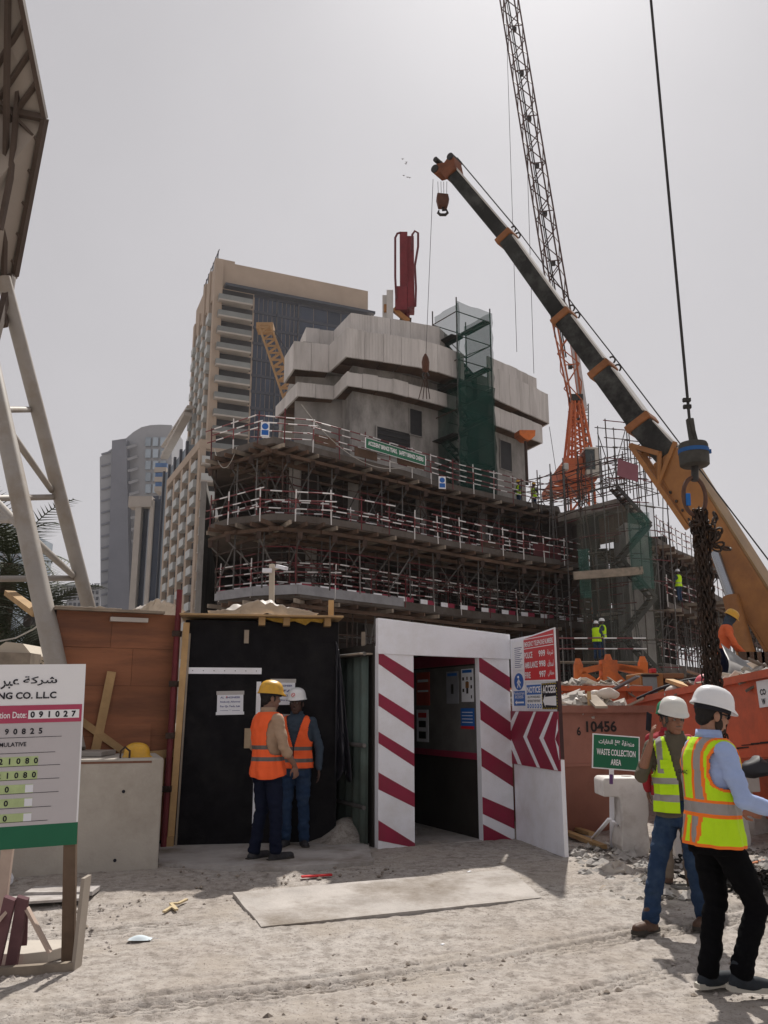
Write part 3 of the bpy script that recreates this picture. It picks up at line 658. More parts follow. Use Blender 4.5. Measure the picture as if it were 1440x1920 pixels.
# ------------------------------------------------------------------ the building under construction
def stripe_mat(name, c1, c2, k):
    m = bpy.data.materials.new(name); m.use_nodes = True; N = m.node_tree.nodes; L = m.node_tree.links; b = N['Principled BSDF']; b.inputs['Roughness'].default_value = .6
    tc = N.new('ShaderNodeTexCoord'); sp = N.new('ShaderNodeSeparateXYZ'); L.new(tc.outputs['Object'], sp.inputs[0])
    a = N.new('ShaderNodeMath'); a.operation = 'MULTIPLY'; a.inputs[1].default_value = k; L.new(sp.outputs['Z'], a.inputs[0])
    f = N.new('ShaderNodeMath'); f.operation = 'FRACT'; L.new(a.outputs[0], f.inputs[0])
    g = N.new('ShaderNodeMath'); g.operation = 'GREATER_THAN'; g.inputs[1].default_value = .55; L.new(f.outputs[0], g.inputs[0])
    x = N.new('ShaderNodeMix'); x.data_type = 'RGBA'; x.inputs[6].default_value = c1; x.inputs[7].default_value = c2; L.new(g.outputs[0], x.inputs[0]); L.new(x.outputs[2], b.inputs['Base Color'])
    return m
M_RAIL = stripe_mat('red_white_rail', (.17, .035, .04, 1), (.72, .70, .70, 1), 3)
M_RAILP = stripe_mat('white_red_post', (.70, .68, .67, 1), (.22, .05, .05, 1), 1.4)
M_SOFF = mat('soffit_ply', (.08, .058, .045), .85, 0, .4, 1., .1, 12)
def poly_at(pix, z): return [Tz(x, y, z) for x, y in pix]
def along(P, s):                       # point at distance s along a plan polyline, and its direction
    for a, b in zip(P, P[1:]):
        L = (b - a).length
        if s <= L or b is P[-1]: return a + (b - a) * (s / L), (b - a).normalized()
        s -= L
def length(P): return sum((b - a).length for a, b in zip(P, P[1:]))
def inset(P, d):                       # shift an edge polyline inwards (away from the camera side)
    out = []
    for i, p in enumerate(P):
        t = (P[min(i + 1, len(P) - 1)] - P[max(i - 1, 0)]); t.z = 0; t.normalize(); n = V((-t.y, t.x, 0)); out.append(p + n * d)
    return out
L3 = poly_at([(394, 852), (443, 837), (513, 818), (638, 851), (760, 882), (811, 899), (978, 938), (1010, 945), (1048, 950)], 14.0)
L2 = poly_at([(392, 984), (430, 971), (520, 962), (621, 972), (700, 985), (783, 1001), (867, 1018), (969, 1037), (1090, 1056)], 10.0)
L1 = poly_at([(408, 1117), (479, 1107), (563, 1103), (638, 1113), (760, 1128), (867, 1143), (978, 1155), (1100, 1167)], 6.8)
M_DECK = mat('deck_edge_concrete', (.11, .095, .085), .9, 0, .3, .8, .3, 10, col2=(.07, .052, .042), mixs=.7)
def deck(name, P, th, back, label, m=M_DECK):
    o = thing(name, label, 'floor slab', P[0])
    pl = [(p.x, p.y) for p in P] + back; z = P[0].z
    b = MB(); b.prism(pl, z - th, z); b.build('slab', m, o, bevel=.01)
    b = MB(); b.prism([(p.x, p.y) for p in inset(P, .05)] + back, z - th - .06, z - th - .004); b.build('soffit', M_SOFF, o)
    s = .3; LL = length(P); k = 0
    while s < LL - .2:                  # formwork joists running out past the edge
        p, d = along(P, s); n = V((-d.y, d.x, 0)); out = .25 if s > 7 else random.uniform(.2, .8)
        q = p + V((0, 0, -th - .16)); bar('joist', q - n * out, q + n * 4.2, .10, .18, M_PLYW if k % 3 else M_TIMBG, o); s += .75 if s < 7 else 1.15; k += 1
    for off in (.25, 1.7, 3.2):
        Q = [p + V((0, 0, -th - .34)) for p in inset(P, off)]
        for a, c in zip(Q, Q[1:]): bar('bearer', a - (c - a).normalized() * .4, c + (c - a).normalized() * .3, .12, .16, M_PLYW, o)
    return o
BACK = [(17, 74), (-12.6, 66)]
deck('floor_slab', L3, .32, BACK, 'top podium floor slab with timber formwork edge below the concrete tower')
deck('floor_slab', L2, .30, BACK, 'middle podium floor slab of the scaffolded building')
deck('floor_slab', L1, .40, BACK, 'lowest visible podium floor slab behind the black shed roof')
pod = thing('podium_blocking_walls_and_columns', 'added blocking walls, dark shade panels and concrete columns inside the podium', 'wall', (0, 55, 0))
b = MB(); b.bb(-12.5, 19, 72, 72.4, 0, 13.5); b.build('blocking_wall', M_CONC, pod)
b = MB(); b.beam((-9.6, 44, 6.8), (-12.9, 66, 6.8), .3, 13.4); b.build('blocking_wall', M_CONC, pod)  # added side wall that blocks light coming in from the left
M_SHADEPLY = mat('shade_dark_ply', (.035, .026, .022), .7, 0, .4, .8, orand=.3)  # near-black colour puts the shade of the podium interior into the panels
for z0, z1, P, off in ((0.1, 6.3, L1, 5.2), (6.85, 9.55, L1, 5.6), (10.05, 13.5, L2, 6.2)):  # added dark partitions standing in for the shade between the slabs
    Q = inset(P, off); s = 0.; LL = length(Q)
    while s < LL - .5:
        a, d = along(Q, s); c, _ = along(Q, min(s + 1.25, LL - .01)); bar('formwork_shade_panel', V((a.x, a.y, (z0 + z1) / 2)), V((c.x, c.y, (z0 + z1) / 2)), .05, (z1 - z0) * random.uniform(.93, 1), M_SHADEPLY, pod); s += 1.28
for z0, z1, P in ((0.1, 6.4, L1), (6.85, 9.7, L1), (10.05, 13.6, L2)):
    Q = inset(P, 5.); s = 1.; LL = length(Q)
    while s < LL: p, d = along(Q, s); bar('column', V((p.x, p.y, z0)), V((p.x, p.y, z1)), .55, .55, M_CONC, pod); s += 5.2

def scaffold(name, P, z0, z1, label, rows=(.45, 1.7, 3.1, 4.4), sp=1.55, heights=(.38, .7), lo=0, rake=True, mats=(M_GALV, M_RUST)):
    o = thing(name, label, 'scaffolding', V((P[0].x, P[0].y, z0)))
    prev = None
    for ri, off in enumerate(rows):
        Q = inset(P, off); LL = length(Q); n = max(2, int(LL / sp)); pts = []
        for i in range(n + 1):
            p, d = along(Q, min(LL - .01, LL * i / n)); p = V((p.x, p.y, 0)) + d * random.uniform(-.12, .12); pts.append((p, d))
        for i, (p, d) in enumerate(pts):
            m = mats[0] if (i * 7 + ri) % 3 else mats[1]
            rod('standard', p + V((0, 0, z0)), p + V((random.uniform(-.05, .05), 0, z1 - .1)), .032 if ri else .036, m, o, 6)
            if ri == 0 and rake:
                nrm = V((-d.y, d.x, 0)); a = p + nrm * 1.5 + V((0, 0, z0 + .25 * (z1 - z0))); c = p - nrm * .35 + V((0, 0, z1 - .42))
                rod('raker', a, c, .034, M_GALV, o, 6)
                bx = link('head_box', unit_box(M_RUST), o); bx.location = c + V((0, 0, .12)) - offset(o); bx.scale = (.20, .20, .34)
        for h in heights:
            for (p, d), (q, e) in zip(pts, pts[1:]):
                z = lerp(z0, z1, h + random.uniform(-.02, .02)); rod('ledger', p + V((0, 0, z)) - d * .15, q + V((0, 0, z)) + e * .15, .028, mats[(ri + 1) % 2] if random.random() < .6 else M_REDT, o, 5)
        if ri < 2:
            for i in range(0, n, 2 if ri else 3):
                p, q = pts[i][0], pts[i + 1][0]
                if (i + ri) % 2: p, q = q, p
                rod('brace', p + V((0, 0, z0 + .25)), q + V((0, 0, z1 - .5)), .028, mats[i % 2], o, 5)
        if prev:
            for i in range(0, min(len(pts), len(prev))):
                z = lerp(z0, z1, heights[i % len(heights)]); rod('transom', prev[i][0] + V((0, 0, z)), pts[i][0] + V((0, 0, z)), .028, mats[1], o, 5)
        prev = pts
    return o
scaffold('scaffolding', L3, 10.02, 13.4, 'propping scaffold between the middle and top podium slabs')
scaffold('scaffolding', L2, 6.82, 9.4, 'propping scaffold between the lowest and middle podium slabs')
scaffold('scaffolding', inset(L1, .3), .05, 6.2, 'tall propping scaffold under the lowest podium slab behind the gateway', heights=(.2, .42, .62, .8), rake=False, rows=(.2, 1.5, 2.9), sp=1.3)

def guardrail(name, P, label, rails=(.35, .75, 1.15), seg=3.4, post=1.7, off=0., toe=False, pm=None):
    P = inset(P, off); o = thing(name, label, 'guardrail', P[0]); LL = length(P); s = 0.; z = P[0].z
    while s < LL:
        e = min(LL, s + seg); a, d = along(P, s); c, _ = along(P, e - .001)
        for h in rails:
            j = random.uniform(-.25, .25); w = V((0, 0, h + random.uniform(-.05, .05))); w2 = V((0, 0, h + random.uniform(-.05, .05)))
            if random.random() < .93: rod('rail', a + w - d * (.2 + j), c + w2 + d * (.2 - j), .030, M_RAIL, o, 6)
        s = e
    s = .1
    while s < LL:
        a, d = along(P, s); rod('post', a - V((0, 0, .3)), a + V((random.uniform(-.05, .05), 0, rails[-1] + random.uniform(.0, .25))), .030, pm or (M_RAILP if random.random() < .55 else M_REDT), o, 6); s += post
    if toe:
        s = 0.; k = 0
        while s < LL - .6:
            a, d = along(P, s); c, _ = along(P, s + .55); bar('toe_board', a + V((0, 0, .12)), c + V((0, 0, .12)), .03, .22, M_WHITE if k % 2 else M_MAROON, o); s += .57 if k % 2 else 1.1; k += 1
    return o
guardrail('guardrail', L3, 'red and white guardrail along the top podium slab below the banner', rails=(.3, .62, .95, 1.3))
guardrail('guardrail', L2, 'red and white guardrail along the middle podium slab', rails=(.35, .75, 1.15))
guardrail('guardrail', L2, 'inner red and white guardrail on the middle podium slab', rails=(.45, .95), off=1.4, seg=2.6)
guardrail('guardrail', L1, 'guardrail with red and white toe boards on the lowest podium slab', rails=(.4, .85, 1.3), toe=True, post=2.3)
guardrail('guardrail', L1, 'inner guardrail standing back on the lowest podium slab', rails=(.5, 1.0, 1.5), off=1.8, seg=2.4, post=2.9)
# fascia of the lowest slab and loose formwork boards
fs = thing('slab_fascia', 'pale curved concrete upstand at the left end of the lowest slab', 'upstand', L1[1])
for a, c in zip(L1[:4], L1[1:5]): bar('upstand_piece', a - V((.1, .1, .05)), c - V((.1, .1, .05)), .06, .42, mat('pale_concrete', (.27, .27, .285), .85, 0, .2, 2), fs)
for i, (px, py, d, w, dz) in enumerate(((590, 822, 39.5, 1.3, .5), (665, 846, 41., 1.5, .45), (745, 862, 43, 2., .35), (900, 1020, 46.2, 1.6, .6), (1000, 1030, 48.5, 2.6, .7))):
    p = T(px, py, d); dv = V((.74, .67, 0)); o = MB(); o.beam(p, p + dv * w, .05, dz); q = o.build('formwork_board', M_PLYW if i < 4 else mat('maroon_board', (.13, .035, .04), .7, 0, .2, 2)); tag(q, ['brown plywood formwork board left of the green banner near the slab corner', 'brown plywood board just left of the green banner', 'plywood boards under the green banner', 'bundle of plywood on the middle slab, right half', 'maroon board panel at the right end of the middle guardrail'][i], 'board')
# safety banner
bnA = T(685, 843, 41.0); bnB = T(797, 873, 44.2); bnB.z = bnA.z
FB = frame(bnA - V((0, .25, 0)), bnB - bnA); WB = (bnB - bnA).length
bn = thing('safety_banner', 'long green safety banner tied to the top podium guardrail', 'banner', bnA)
b = MB(); b.fbox(FB, 0, WB, .02, .54, 0, .02); b.build('cloth', M_GREENP, bn)
b = MB(); b.fbox(FB, -.02, WB + .02, 0, .02, -.003, .025); b.fbox(FB, -.02, WB + .02, .54, .56, -.003, .025); b.fbox(FB, -.02, .03, .02, .54, -.002, .025); b.fbox(FB, WB - .03, WB + .02, .02, .54, -.002, .025); b.build('border', M_LET, bn)
lettering('ACCIDENT BRINGS TEARS,   SAFETY BRINGS CHEERS', FB, .18, WB - .18, .15, .42, M_LET, bn, c=.03, bold=.03)
for i, (px, py, d, lb) in enumerate(((497, 805, 37.6, 'small blue mandatory sign hung at the corner of the top slab'), (829, 905, 45.2, 'small blue and white sign on the rail right of the banner'))):
    p = T(px, py, d); t = thing('site_sign', lb, 'sign', p); F = frame(p, (1, .2, 0))
    fpiece('panel', F, -.2, .2, -.35, .35, 0, .02, M_WHITEB, t); fpiece('blue_field', F, -.16, .16, -.28, -.04, .0205, .03, M_BLUEP, t)
    b = MB(); b.tube(F(0, .14, .021), F(0, .14, .03), .15, n=16); b.build('blue_disc', M_BLUEP, t)
# sagging rope under the slab edge
b = MB(); A, C = T(565, 758, 37.3), T(757, 876, 42.2); b.path([A.lerp(C, t) - V((0, 0, 3.6 * t * (1 - t) * 1.15)) for t in np.linspace(0, 1, 26)], .018, 5); tag(b.build('rope', mat('pale_rope', (.42, .40, .37), .9, 0, .2, 5)), 'pale rope sagging below the top podium slab', 'rope')
b = MB(); A, C = T(402, 842, 40.2), T(444, 838, 38.9); b.path([A.lerp(C, t) - V((0, 0, 4.0 * t * (1 - t))) for t in np.linspace(0, 1, 16)], .018, 5); tag(b.build('rope', MATS['pale_rope']), 'short pale rope loop at the left end of the top slab', 'rope')

# ------------------------------------------------------------------ concrete tower with its climbing screens
M_SCR = mat('screen_sheet', (.56, .53, .51), .6, .0, .10, .9, .0, orand=.06, col2=(.42, .395, .375), mixs=.6, stretch=(2, 2, .3))
def ribbed(m, k=38., dist=.04):
    N = m.node_tree.nodes; L = m.node_tree.links; tc = N.new('ShaderNodeTexCoord'); sp = N.new('ShaderNodeSeparateXYZ'); L.new(tc.outputs['Object'], sp.inputs[0])
    w = N.new('ShaderNodeMath'); w.operation = 'MULTIPLY'; w.inputs[1].default_value = k; L.new(sp.outputs['X'], w.inputs[0]); s = N.new('ShaderNodeMath'); s.operation = 'SINE'; L.new(w.outputs[0], s.inputs[0])
    b = N.new('ShaderNodeBump'); b.inputs['Strength'].default_value = .5; b.inputs['Distance'].default_value = dist; L.new(s.outputs[0], b.inputs['Height']); L.new(b.outputs[0], N['Principled BSDF'].inputs['Normal'])
ribbed(M_SCR, 75., .02)
def screen(name, P, z0, z1, label, th=.12, pw=1.15, soffit=0.):
    o = thing(name, label, 'screen', V((P[0].x, P[0].y, z0)))
    for a, c in zip(P, P[1:]):
        a = V((a.x, a.y, 0)); c = V((c.x, c.y, 0)); L = (c - a).length; F = frame(a, c - a); n = max(1, round(L / pw))
        for i in range(n): fpiece('screen_panel', F, L * i / n + .012, L * (i + 1) / n - .012, z0 + random.uniform(-.02, .02), z1 + random.uniform(-.03, .05), -th, 0, M_SCR, o)
        if soffit:
            for i in range(n): fpiece('platform_board', F, L * i / n + .03, L * (i + 1) / n - .03, z0 + .02, z0 + .12, -soffit, -th - .005, M_PLYW, o)
    return o
ZU, ZL = 21.5, 19.9
UB = poly_at([(532, 719), (550, 691), (616, 698), (649, 668), (786, 688), (821, 697), (871, 714)], ZU)
LB = poly_at([(515, 790), (516, 785), (557, 742), (626, 748), (651, 723), (737, 736), (821, 758), (856, 768)], ZL)
RP = poly_at([(563, 639), (574, 614), (626, 620), (658, 586), (769, 604), (824, 614), (843, 631)], 25.0)
twr = thing('concrete_tower', 'raw concrete tower core rising behind the climbing screens', 'tower', (0, 50, 14))
W0 = inset(LB[2:], .95)
b = MB(); b.prism([(p.x, p.y) for p in W0] + [(9, 62), (-6, 62)], 14.0, 22.6); b.build('wall', M_CONC, twr)
b = MB(); b.prism([(p.x, p.y) for p in inset(UB, .9)] + [(9, 62), (-8, 62)], 21.7, 23.6); b.build('floor_edge', M_CONC, twr)
screen('climbing_screen', UB, ZU, 23.25, 'upper grey climbing screen wrapped round the left half of the concrete tower', soffit=1.3)
screen('climbing_screen', LB[1:], ZL, 20.75, 'lower grey climbing screen below the dark gap on the left half of the tower', soffit=1.3)
screen('climbing_screen', RP, 22.8, 25.0, 'topmost grey parapet screen under the red placing boom')
b = MB(); b.prism([(p.x, p.y) for p in inset(RP, .2)] + [(9, 61), (-7, 61)], 22.9, 24.2); b.build('roof_slab', M_CONC, twr)
# window and louvre openings
def opening(F, a0, a1, b0, b1, parent, slats=0):
    fpiece('window', F, a0, a1, b0, b1, -.02, .03, M_BLACK, parent)
    for x0, x1, y0, y1 in ((a0 - .06, a0, b0 - .06, b1 + .06), (a1, a1 + .06, b0 - .06, b1 + .06), (a0, a1, b1, b1 + .06), (a0, a1, b0 - .06, b0)): fpiece('window_frame', F, x0, x1, y0, y1, -.01, .07, M_CONC, parent)
    for k in range(slats): z = lerp(b0, b1, (k + .5) / slats); fpiece('louvre', F, a0, a1, z - .03, z + .03, .031, .06, M_STEEL, parent)
wa, wb = [p.copy() for p in W0[3:5]] if len(W0) > 4 else W0[:2]
a = W0[-3].copy(); c = W0[-2].copy(); a.z = c.z = 0; FWL = frame(a, c - a); LWL = (c - a).length
def on_wall(F, px, py):                # where a pixel's ray meets a wall plane
    r = ray(px, py); o = V((0, 0, CAM_H)); t = (F.o - o).dot(F.n) / r.dot(F.n); p = o + r * t - F.o; return p.dot(F.u), p.dot(F.v)
p0 = on_wall(FWL, 768, 814); p1 = on_wall(FWL, 790, 772); opening(FWL, p0[0], p1[0], p0[1], p1[1], twr)
p0 = on_wall(FWL, 706, 850); p1 = on_wall(FWL, 768, 814); opening(FWL, p0[0], p1[0], p0[1], p1[1], twr, 6)
# right-hand half of the tower
UR = poly_at([(917, 742), (1030, 794)], ZU); UR.append(UR[-1] + V((-.9, 2.2, 0)))
LR = poly_at([(917, 792), (1018, 831)], ZL); LR.append(LR[-1] + V((-.9, 2.0, 0)))
screen('climbing_screen', UR, ZU, 23.7, 'upper grey climbing screen right of the green stair tower', soffit=1.3)
screen('climbing_screen', LR, ZL, 21.2, 'lower grey climbing screen right of the green stair tower', soffit=1.3)
PR = poly_at([(914, 667), (1006, 709)], 26.0); screen('climbing_screen', PR, 23.2, 26.0, 'rear parapet screen above the right half of the tower')
for k, (px, py) in enumerate(((1005, 745), (1020, 750), (1024, 752))): p = Tz(px, py + 6, 23.7); o = MB(); o.tube(p + V((0, 1, -1)), p + V((0, 1, .9)), .07, n=7); o.ball(p + V((0, 1, .95)), .11, 8, 5); tag(o.build('guard_post', M_STEEL), ['leftmost short dark post on the right end of the tower top', 'middle short dark post on the right end of the tower top', 'rightmost short dark post on the right end of the tower top'][k], 'post', 'posts on the right tower top')
w = inset(LR[:2], .9); e = w[1] + (w[1] - w[0]).normalized() * -1.0
b = MB(); b.prism([(w[0].x, w[0].y), (e.x, e.y), (e.x - 1, e.y + 7), (w[0].x - 2, w[0].y + 7)], 14, 23.6); b.build('wall', M_CONC, twr)
FWR = frame(V((w[0].x, w[0].y, 0)), V((e.x - w[0].x, e.y - w[0].y, 0)))
p0 = on_wall(FWR, 938, 878); p1 = on_wall(FWR, 957, 832); opening(FWR, p0[0], p1[0], p0[1], p1[1], twr)
b = MB(); b.bb(3.6, 8, 57, 57.3, 14, 24); b.build('recess_wall', M_CONC, twr)
for p in (T(985, 818, 53.5),):
    t = thing('column_formwork', 'orange column formwork head on a steel prop under the right screen', 'formwork', p)
    b = MB(); F = frame(p, (1, .3, 0)); b.fprism(F, [(-.6, .25), (.55, .35), (.5, -.05), (.18, -.35), (-.18, -.35), (-.6, -.05)], -.4, .4); b.build('head', M_ORANGE, t); rod('prop', p, p - V((0, 0, 3.3)), .1, M_RUST, t)

# green netted stair tower
M_NET = mat('green_netting', (.012, .055, .042), .9, 0, .4, 2, alpha=.52, spec=.05); M_NETD = mat('dense_green_netting', (.012, .042, .034), .9, 0, .5, 1.2, alpha=.80, spec=.05)
sa, sb_ = T(857, 640, 49.), T(920, 640, 50.6); FX = frame(V((sa.x, sa.y, 14.0)), V((sb_.x - sa.x, sb_.y - sa.y, 0))); WX = V((sb_.x - sa.x, sb_.y - sa.y, 0)).length; HX = 12.4; DX = 2.4
stt = thing('stair_tower', 'scaffold stair tower wrapped in green netting beside the concrete tower', 'stair tower', FX.o)
for a in (0, WX):
    for c in (0, -DX): rod('standard', FX(a, 0, c), FX(a, HX + .35, c), .045, M_GALV, stt, 6)
for k in range(8):
    z = .6 + k * 1.6
    if z > HX: break
    for (a0, c0, a1, c1) in ((0, 0, WX, 0), (0, -DX, WX, -DX), (0, 0, 0, -DX), (WX, 0, WX, -DX)): rod('ledger', FX(a0, z, c0), FX(a1, z, c1), .035, M_RUST, stt, 5)
    if z + 1.6 > HX + .2: break
    l, r = (.25, WX - .25) if k % 2 == 0 else (WX - .25, .25); c = -.6 if k % 2 == 0 else -1.7
    for e_ in (-.3, .3): bar('stringer', FX(l, z, c + e_), FX(r, z + 1.6, c + e_), .05, .16, M_STEEL, stt)
    for i in range(8):
        t = (i + .5) / 8; q = FX(lerp(l, r, t), z + 1.6 * t, c); fpiece('tread', frame(q, FX.u), -.12, .12, -.02, .02, -.3, .3, M_GALV, stt)
    fpiece('landing', FX, min(r, r + (.35 if r > l else -.35)) - .25, max(r, r) + .35, z + 1.58, z + 1.64, -DX + .1, -.1, M_STEEL, stt)
    rod('brace', FX(0, z, .02), FX(WX, z + 1.6, .02), .03, M_GALV, stt, 5); rod('brace', FX(WX, z, -DX), FX(0, z + 1.6, -DX), .03, M_GALV, stt, 5)
def net(name, F, a0, a1, b0, b1, c, m, parent, seed=4, amp=.09, nx=14, ny=30):
    f = vnoise(seed); s = MB(); vs = [F(lerp(a0, a1, i / nx), lerp(b0, b1, j / ny), c + amp * 2 * float(f(np.array(i * .35 + 3.), np.array(j * .5 + 9.)))) for j in range(ny + 1) for i in range(nx + 1)]
    s.add(vs, [(j * (nx + 1) + i, j * (nx + 1) + i + 1, (j + 1) * (nx + 1) + i + 1, (j + 1) * (nx + 1) + i) for j in range(ny) for i in range(nx)]); return s.build(name, m, parent, smooth=True)
net('netting', FX, -.12, WX + .08, 7.3, HX, .12, M_NET, stt, 4); net('netting', FX, -.1, WX + .1, 0, 7.3, .13, M_NETD, stt, 5)
FXl = frame(FX.o, FX.n); net('netting', FXl, -DX, .1, 0, HX, -.1 - .05, M_NET, stt, 6)
FXr = frame(FX(WX, 0, 0), FX.n); net('netting', FXr, -DX, .1, 0, 7.3, .1, M_NETD, stt, 7); net('netting', FXr, -DX, .1, 7.3, HX, .1, M_NET, stt, 8)

# red concrete placing boom on the roof
pb = T(760, 606, 51.0); bm_ = thing('placing_boom', 'folded dark red concrete placing boom on top of the tower', 'placing boom', pb)
M_DRED = mat('dark_red_paint', (.17, .022, .028), .5, .1, .25, 2)
def sec(nm, x0, x1, y0, y1, d0, d1, m=M_DRED):
    A, C = T(x0, y1, d0), T(x1, y0, d0); b = MB(); b.bb(A.x, C.x, d0, d1, A.z, C.z); return b.build(nm, m, bm_, bevel=.03)
sec('boom_arm', 750, 764, 434, 545, 51, 51.5); sec('boom_arm', 764.5, 776, 442, 585, 51.2, 51.7); sec('boom_arm', 741, 764, 536, 580, 50.3, 50.9); sec('boom_arm', 764.5, 777, 528, 578, 50.3, 50.9)
for pts in ([(743, 560), (741, 520), (741, 446), (745, 438), (752, 436)], [(764, 578), (779, 574), (780, 540), (778, 498), (784, 462), (784, 437), (778, 433), (773, 440), (772, 470)]):
    b = MB(); b.path([T(x, y, 50.2) for x, y in pts], .075, 7); b.build('delivery_pipe', mat('pipe_red', (.12, .03, .035), .5, .2, .2, 4), bm_, smooth=True)
b = MB(); b.beam(T(738, 580, 50.6), T(766, 603, 50.6), .35, .28); b.build('slew_strut', M_YELLOW, bm_); b = MB(); b.beam(T(750, 600, 51), T(770, 605, 51), .6, .4); b.build('base_plate', M_RUST, bm_); rod('mast', T(762, 640, 51.3), T(762, 570, 51.3), .22, M_DRED, bm_, 10)
cb = thing('control_cabinet', 'pale grey cabinet left of the red placing boom on the tower roof', 'cabinet', T(724, 595, 51))
A, C = T(717, 597, 51), T(737, 553, 51); b = MB(); b.bb(A.x, C.x - .2, 51, 51.5, A.z - .5, C.z); b.build('body', mat('cabinet_grey', (.50, .48, .46), .6, 0, .08, 2), cb, bevel=.02); b = MB(); b.bb(C.x - .42, C.x, 50.4, 51.6, A.z - .4, C.z + .05); b.build('door', MATS['cabinet_grey'], cb); b = MB(); b.bb(A.x + .1, A.x + .38, 50.9, 50.99, A.z + .4, A.z + .95); b.build('yellow_panel', M_YELLOW, cb)

# ------------------------------------------------------------------ right-hand core, scaffold and wing
core = thing('stair_core', 'concrete core wall and columns rising through the right-hand scaffold', 'core', (13, 46, 0))
kA, kB = T(1192, 1240, 45.6), T(1240, 1240, 46.6)
b = MB(); b.prism([(kA.x - .1, kA.y), (kB.x - .2, kB.y), (kB.x - .2, kB.y + 2.5), (kA.x - .1, kA.y + 2.5)], 0, 11.6); b.build('wall', M_CONC, core)
KS = poly_at([(1046, 967), (1178, 932)], 13.0)
b = MB(); a, c = KS; b.prism([(a.x, a.y), (c.x, c.y), (c.x + 3, c.y + 6), (a.x + 2, a.y + 9)], 12.6, 13.1); b.build('landing_slab', M_CONCD, core, bevel=.02)
for k in range(5): t = k / 5; q0 = a.lerp(c, t) + V((.2, .8, 0)); q1 = a.lerp(c, t + .19) + V((.2, .8, 0)); bar('formwork_shade_panel', V((q0.x, q0.y, 11.6)), V((q1.x, q1.y, 11.6)), .06, random.uniform(1., 1.9), random.choice([M_PLYW, M_SHADEPLY, M_REDT]), core)
K = [V((9.6, 50.5, 0)), V((11.2, 46.6, 0)), V((13.2, 44.6, 0)), V((15.4, 45.8, 0))]
scaffold('scaffolding', K, .05, 16.0, 'scaffold tower with stairs in front of the right-hand core', rows=(-.3, .7, 1.8), sp=1.3, heights=(.06, .15, .24, .33, .42, .51, .6, .69, .78, .87, .95), rake=False)
K2 = [V((8.6, 51.0, 0)), V((11.0, 49.0, 0)), V((13.5, 46.0, 0))]
scaffold('scaffolding', K2, 13.1, 15.6, 'open scaffold cage on top of the slab in front of the orange crane', rows=(-.2, 1.3, 3.2), sp=1.2, heights=(.3, .6, .9), rake=False)
scaffold('scaffolding', [V((12.2, 44.3, 0)), V((14.3, 44.9, 0))], 13.0, 17.2, 'tall thin scaffold frame holding the maroon board', rows=(0, 1.2), sp=1.2, heights=(.2, .45, .7, .95), rake=False)
p, q = T(1157, 862, 44.), T(1197, 902, 44.6); b = MB(); b.beam(V((p.x, p.y, (p.z + q.z) / 2 + .1)), V((q.x, q.y, (p.z + q.z) / 2 - .1)), .03, .95); tag(b.build('maroon_board', mat('mauve_board', (.20, .075, .095), .7, 0, .1, 2)), 'maroon board tied to the top of the right-hand scaffold', 'board')
for k in range(7):  # added dark panels closing the gap where sky showed through
    q0 = V((9.6 + k * 1.15, 54.5 - k * .35, 0)); q1 = V((10.7 + k * 1.15, 54.17 - k * .35, 0)); h = random.uniform(11.0, 12.3); bar('formwork_shade_panel', V((q0.x, q0.y, h / 2)), V((q1.x, q1.y, h / 2)), .06, h, random.choice([M_SHADEPLY, M_SHADEPLY, M_PLYW]), core)
ss = thing('scaffold_stair', 'zigzag scaffold stair on the right-hand core', 'stair', (13, 44, 2))
FK = frame(V((12.3, 44.2, 1.5)), V((.9, .25, 0)))
for k in range(6):
    l, r = (0, 1.9) if k % 2 == 0 else (1.9, 0); z = k * 1.95
    for e_ in (-.32, .32): bar('stringer', FK(l, z, e_), FK(r, z + 1.95, e_), .05, .2, M_STEEL, ss)
    for i in range(8): t = (i + .5) / 8; q = FK(lerp(l, r, t), z + 1.95 * t); fpiece('tread', frame(q, FK.u), -.12, .12, -.025, .025, -.32, .32, M_RUST, ss)
ht = thing('debris_net', 'torn greenish debris netting over the right-hand core scaffold', 'netting', (11, 44, 4))
M_NETG = mat('dusty_netting', (.10, .108, .09), .9, 0, .5, 1.2, alpha=.30); M_NETT = mat('teal_netting', (.03, .11, .09), .9, 0, .3, 1.5, alpha=.5)
a, c = T(1088, 1120, 44.2), T(1186, 1120, 43.6); FN = frame(V((a.x, a.y, 0)), V((c.x - a.x, c.y - a.y, 0))); WN = V((c.x - a.x, c.y - a.y, 0)).length
net('net_sheet', FN, 0, WN, 2.2, 11.8, .1, M_NETG, ht, 41, .25); net('net_sheet', FN, WN * .98, WN * 1.5, .3, 12.2, .0, M_NETG, ht, 43, .25)
net('net_sheet', FN, WN * .0, WN * .22, 7.2, 9.8, .4, M_NETT, ht, 42, .3, 8, 12); net('net_sheet', FN, WN * 1.0, WN * 1.42, 7.6, 11.6, .3, M_NETT, ht, 44, .3, 8, 12)
b = MB(); b.beam(T(1075, 1080, 43.3), T(1205, 1070, 43.1), .25, .4); tag(b.build('timber_beam', M_TIMBG), 'long timber beam across the netting on the right core', 'beam')
R1 = poly_at([(1232, 1008), (1268, 1030), (1345, 1062)], 11.3); R2 = inset(R1, -.3); R2 = [V((p.x, p.y, 7.6)) for p in R2]; R3 = [V((p.x, p.y, 4.2)) for p in inset(R1, .2)]
RB = [(30, 80), (16, 75)]
deck('floor_slab', R1, .35, RB, 'top floor slab of the right-hand wing behind the hanging chains'); deck('floor_slab', R2, .35, RB, 'middle floor slab of the right-hand wing'); deck('floor_slab', R3, .5, RB, 'lowest floor slab of the right-hand wing above the skips')
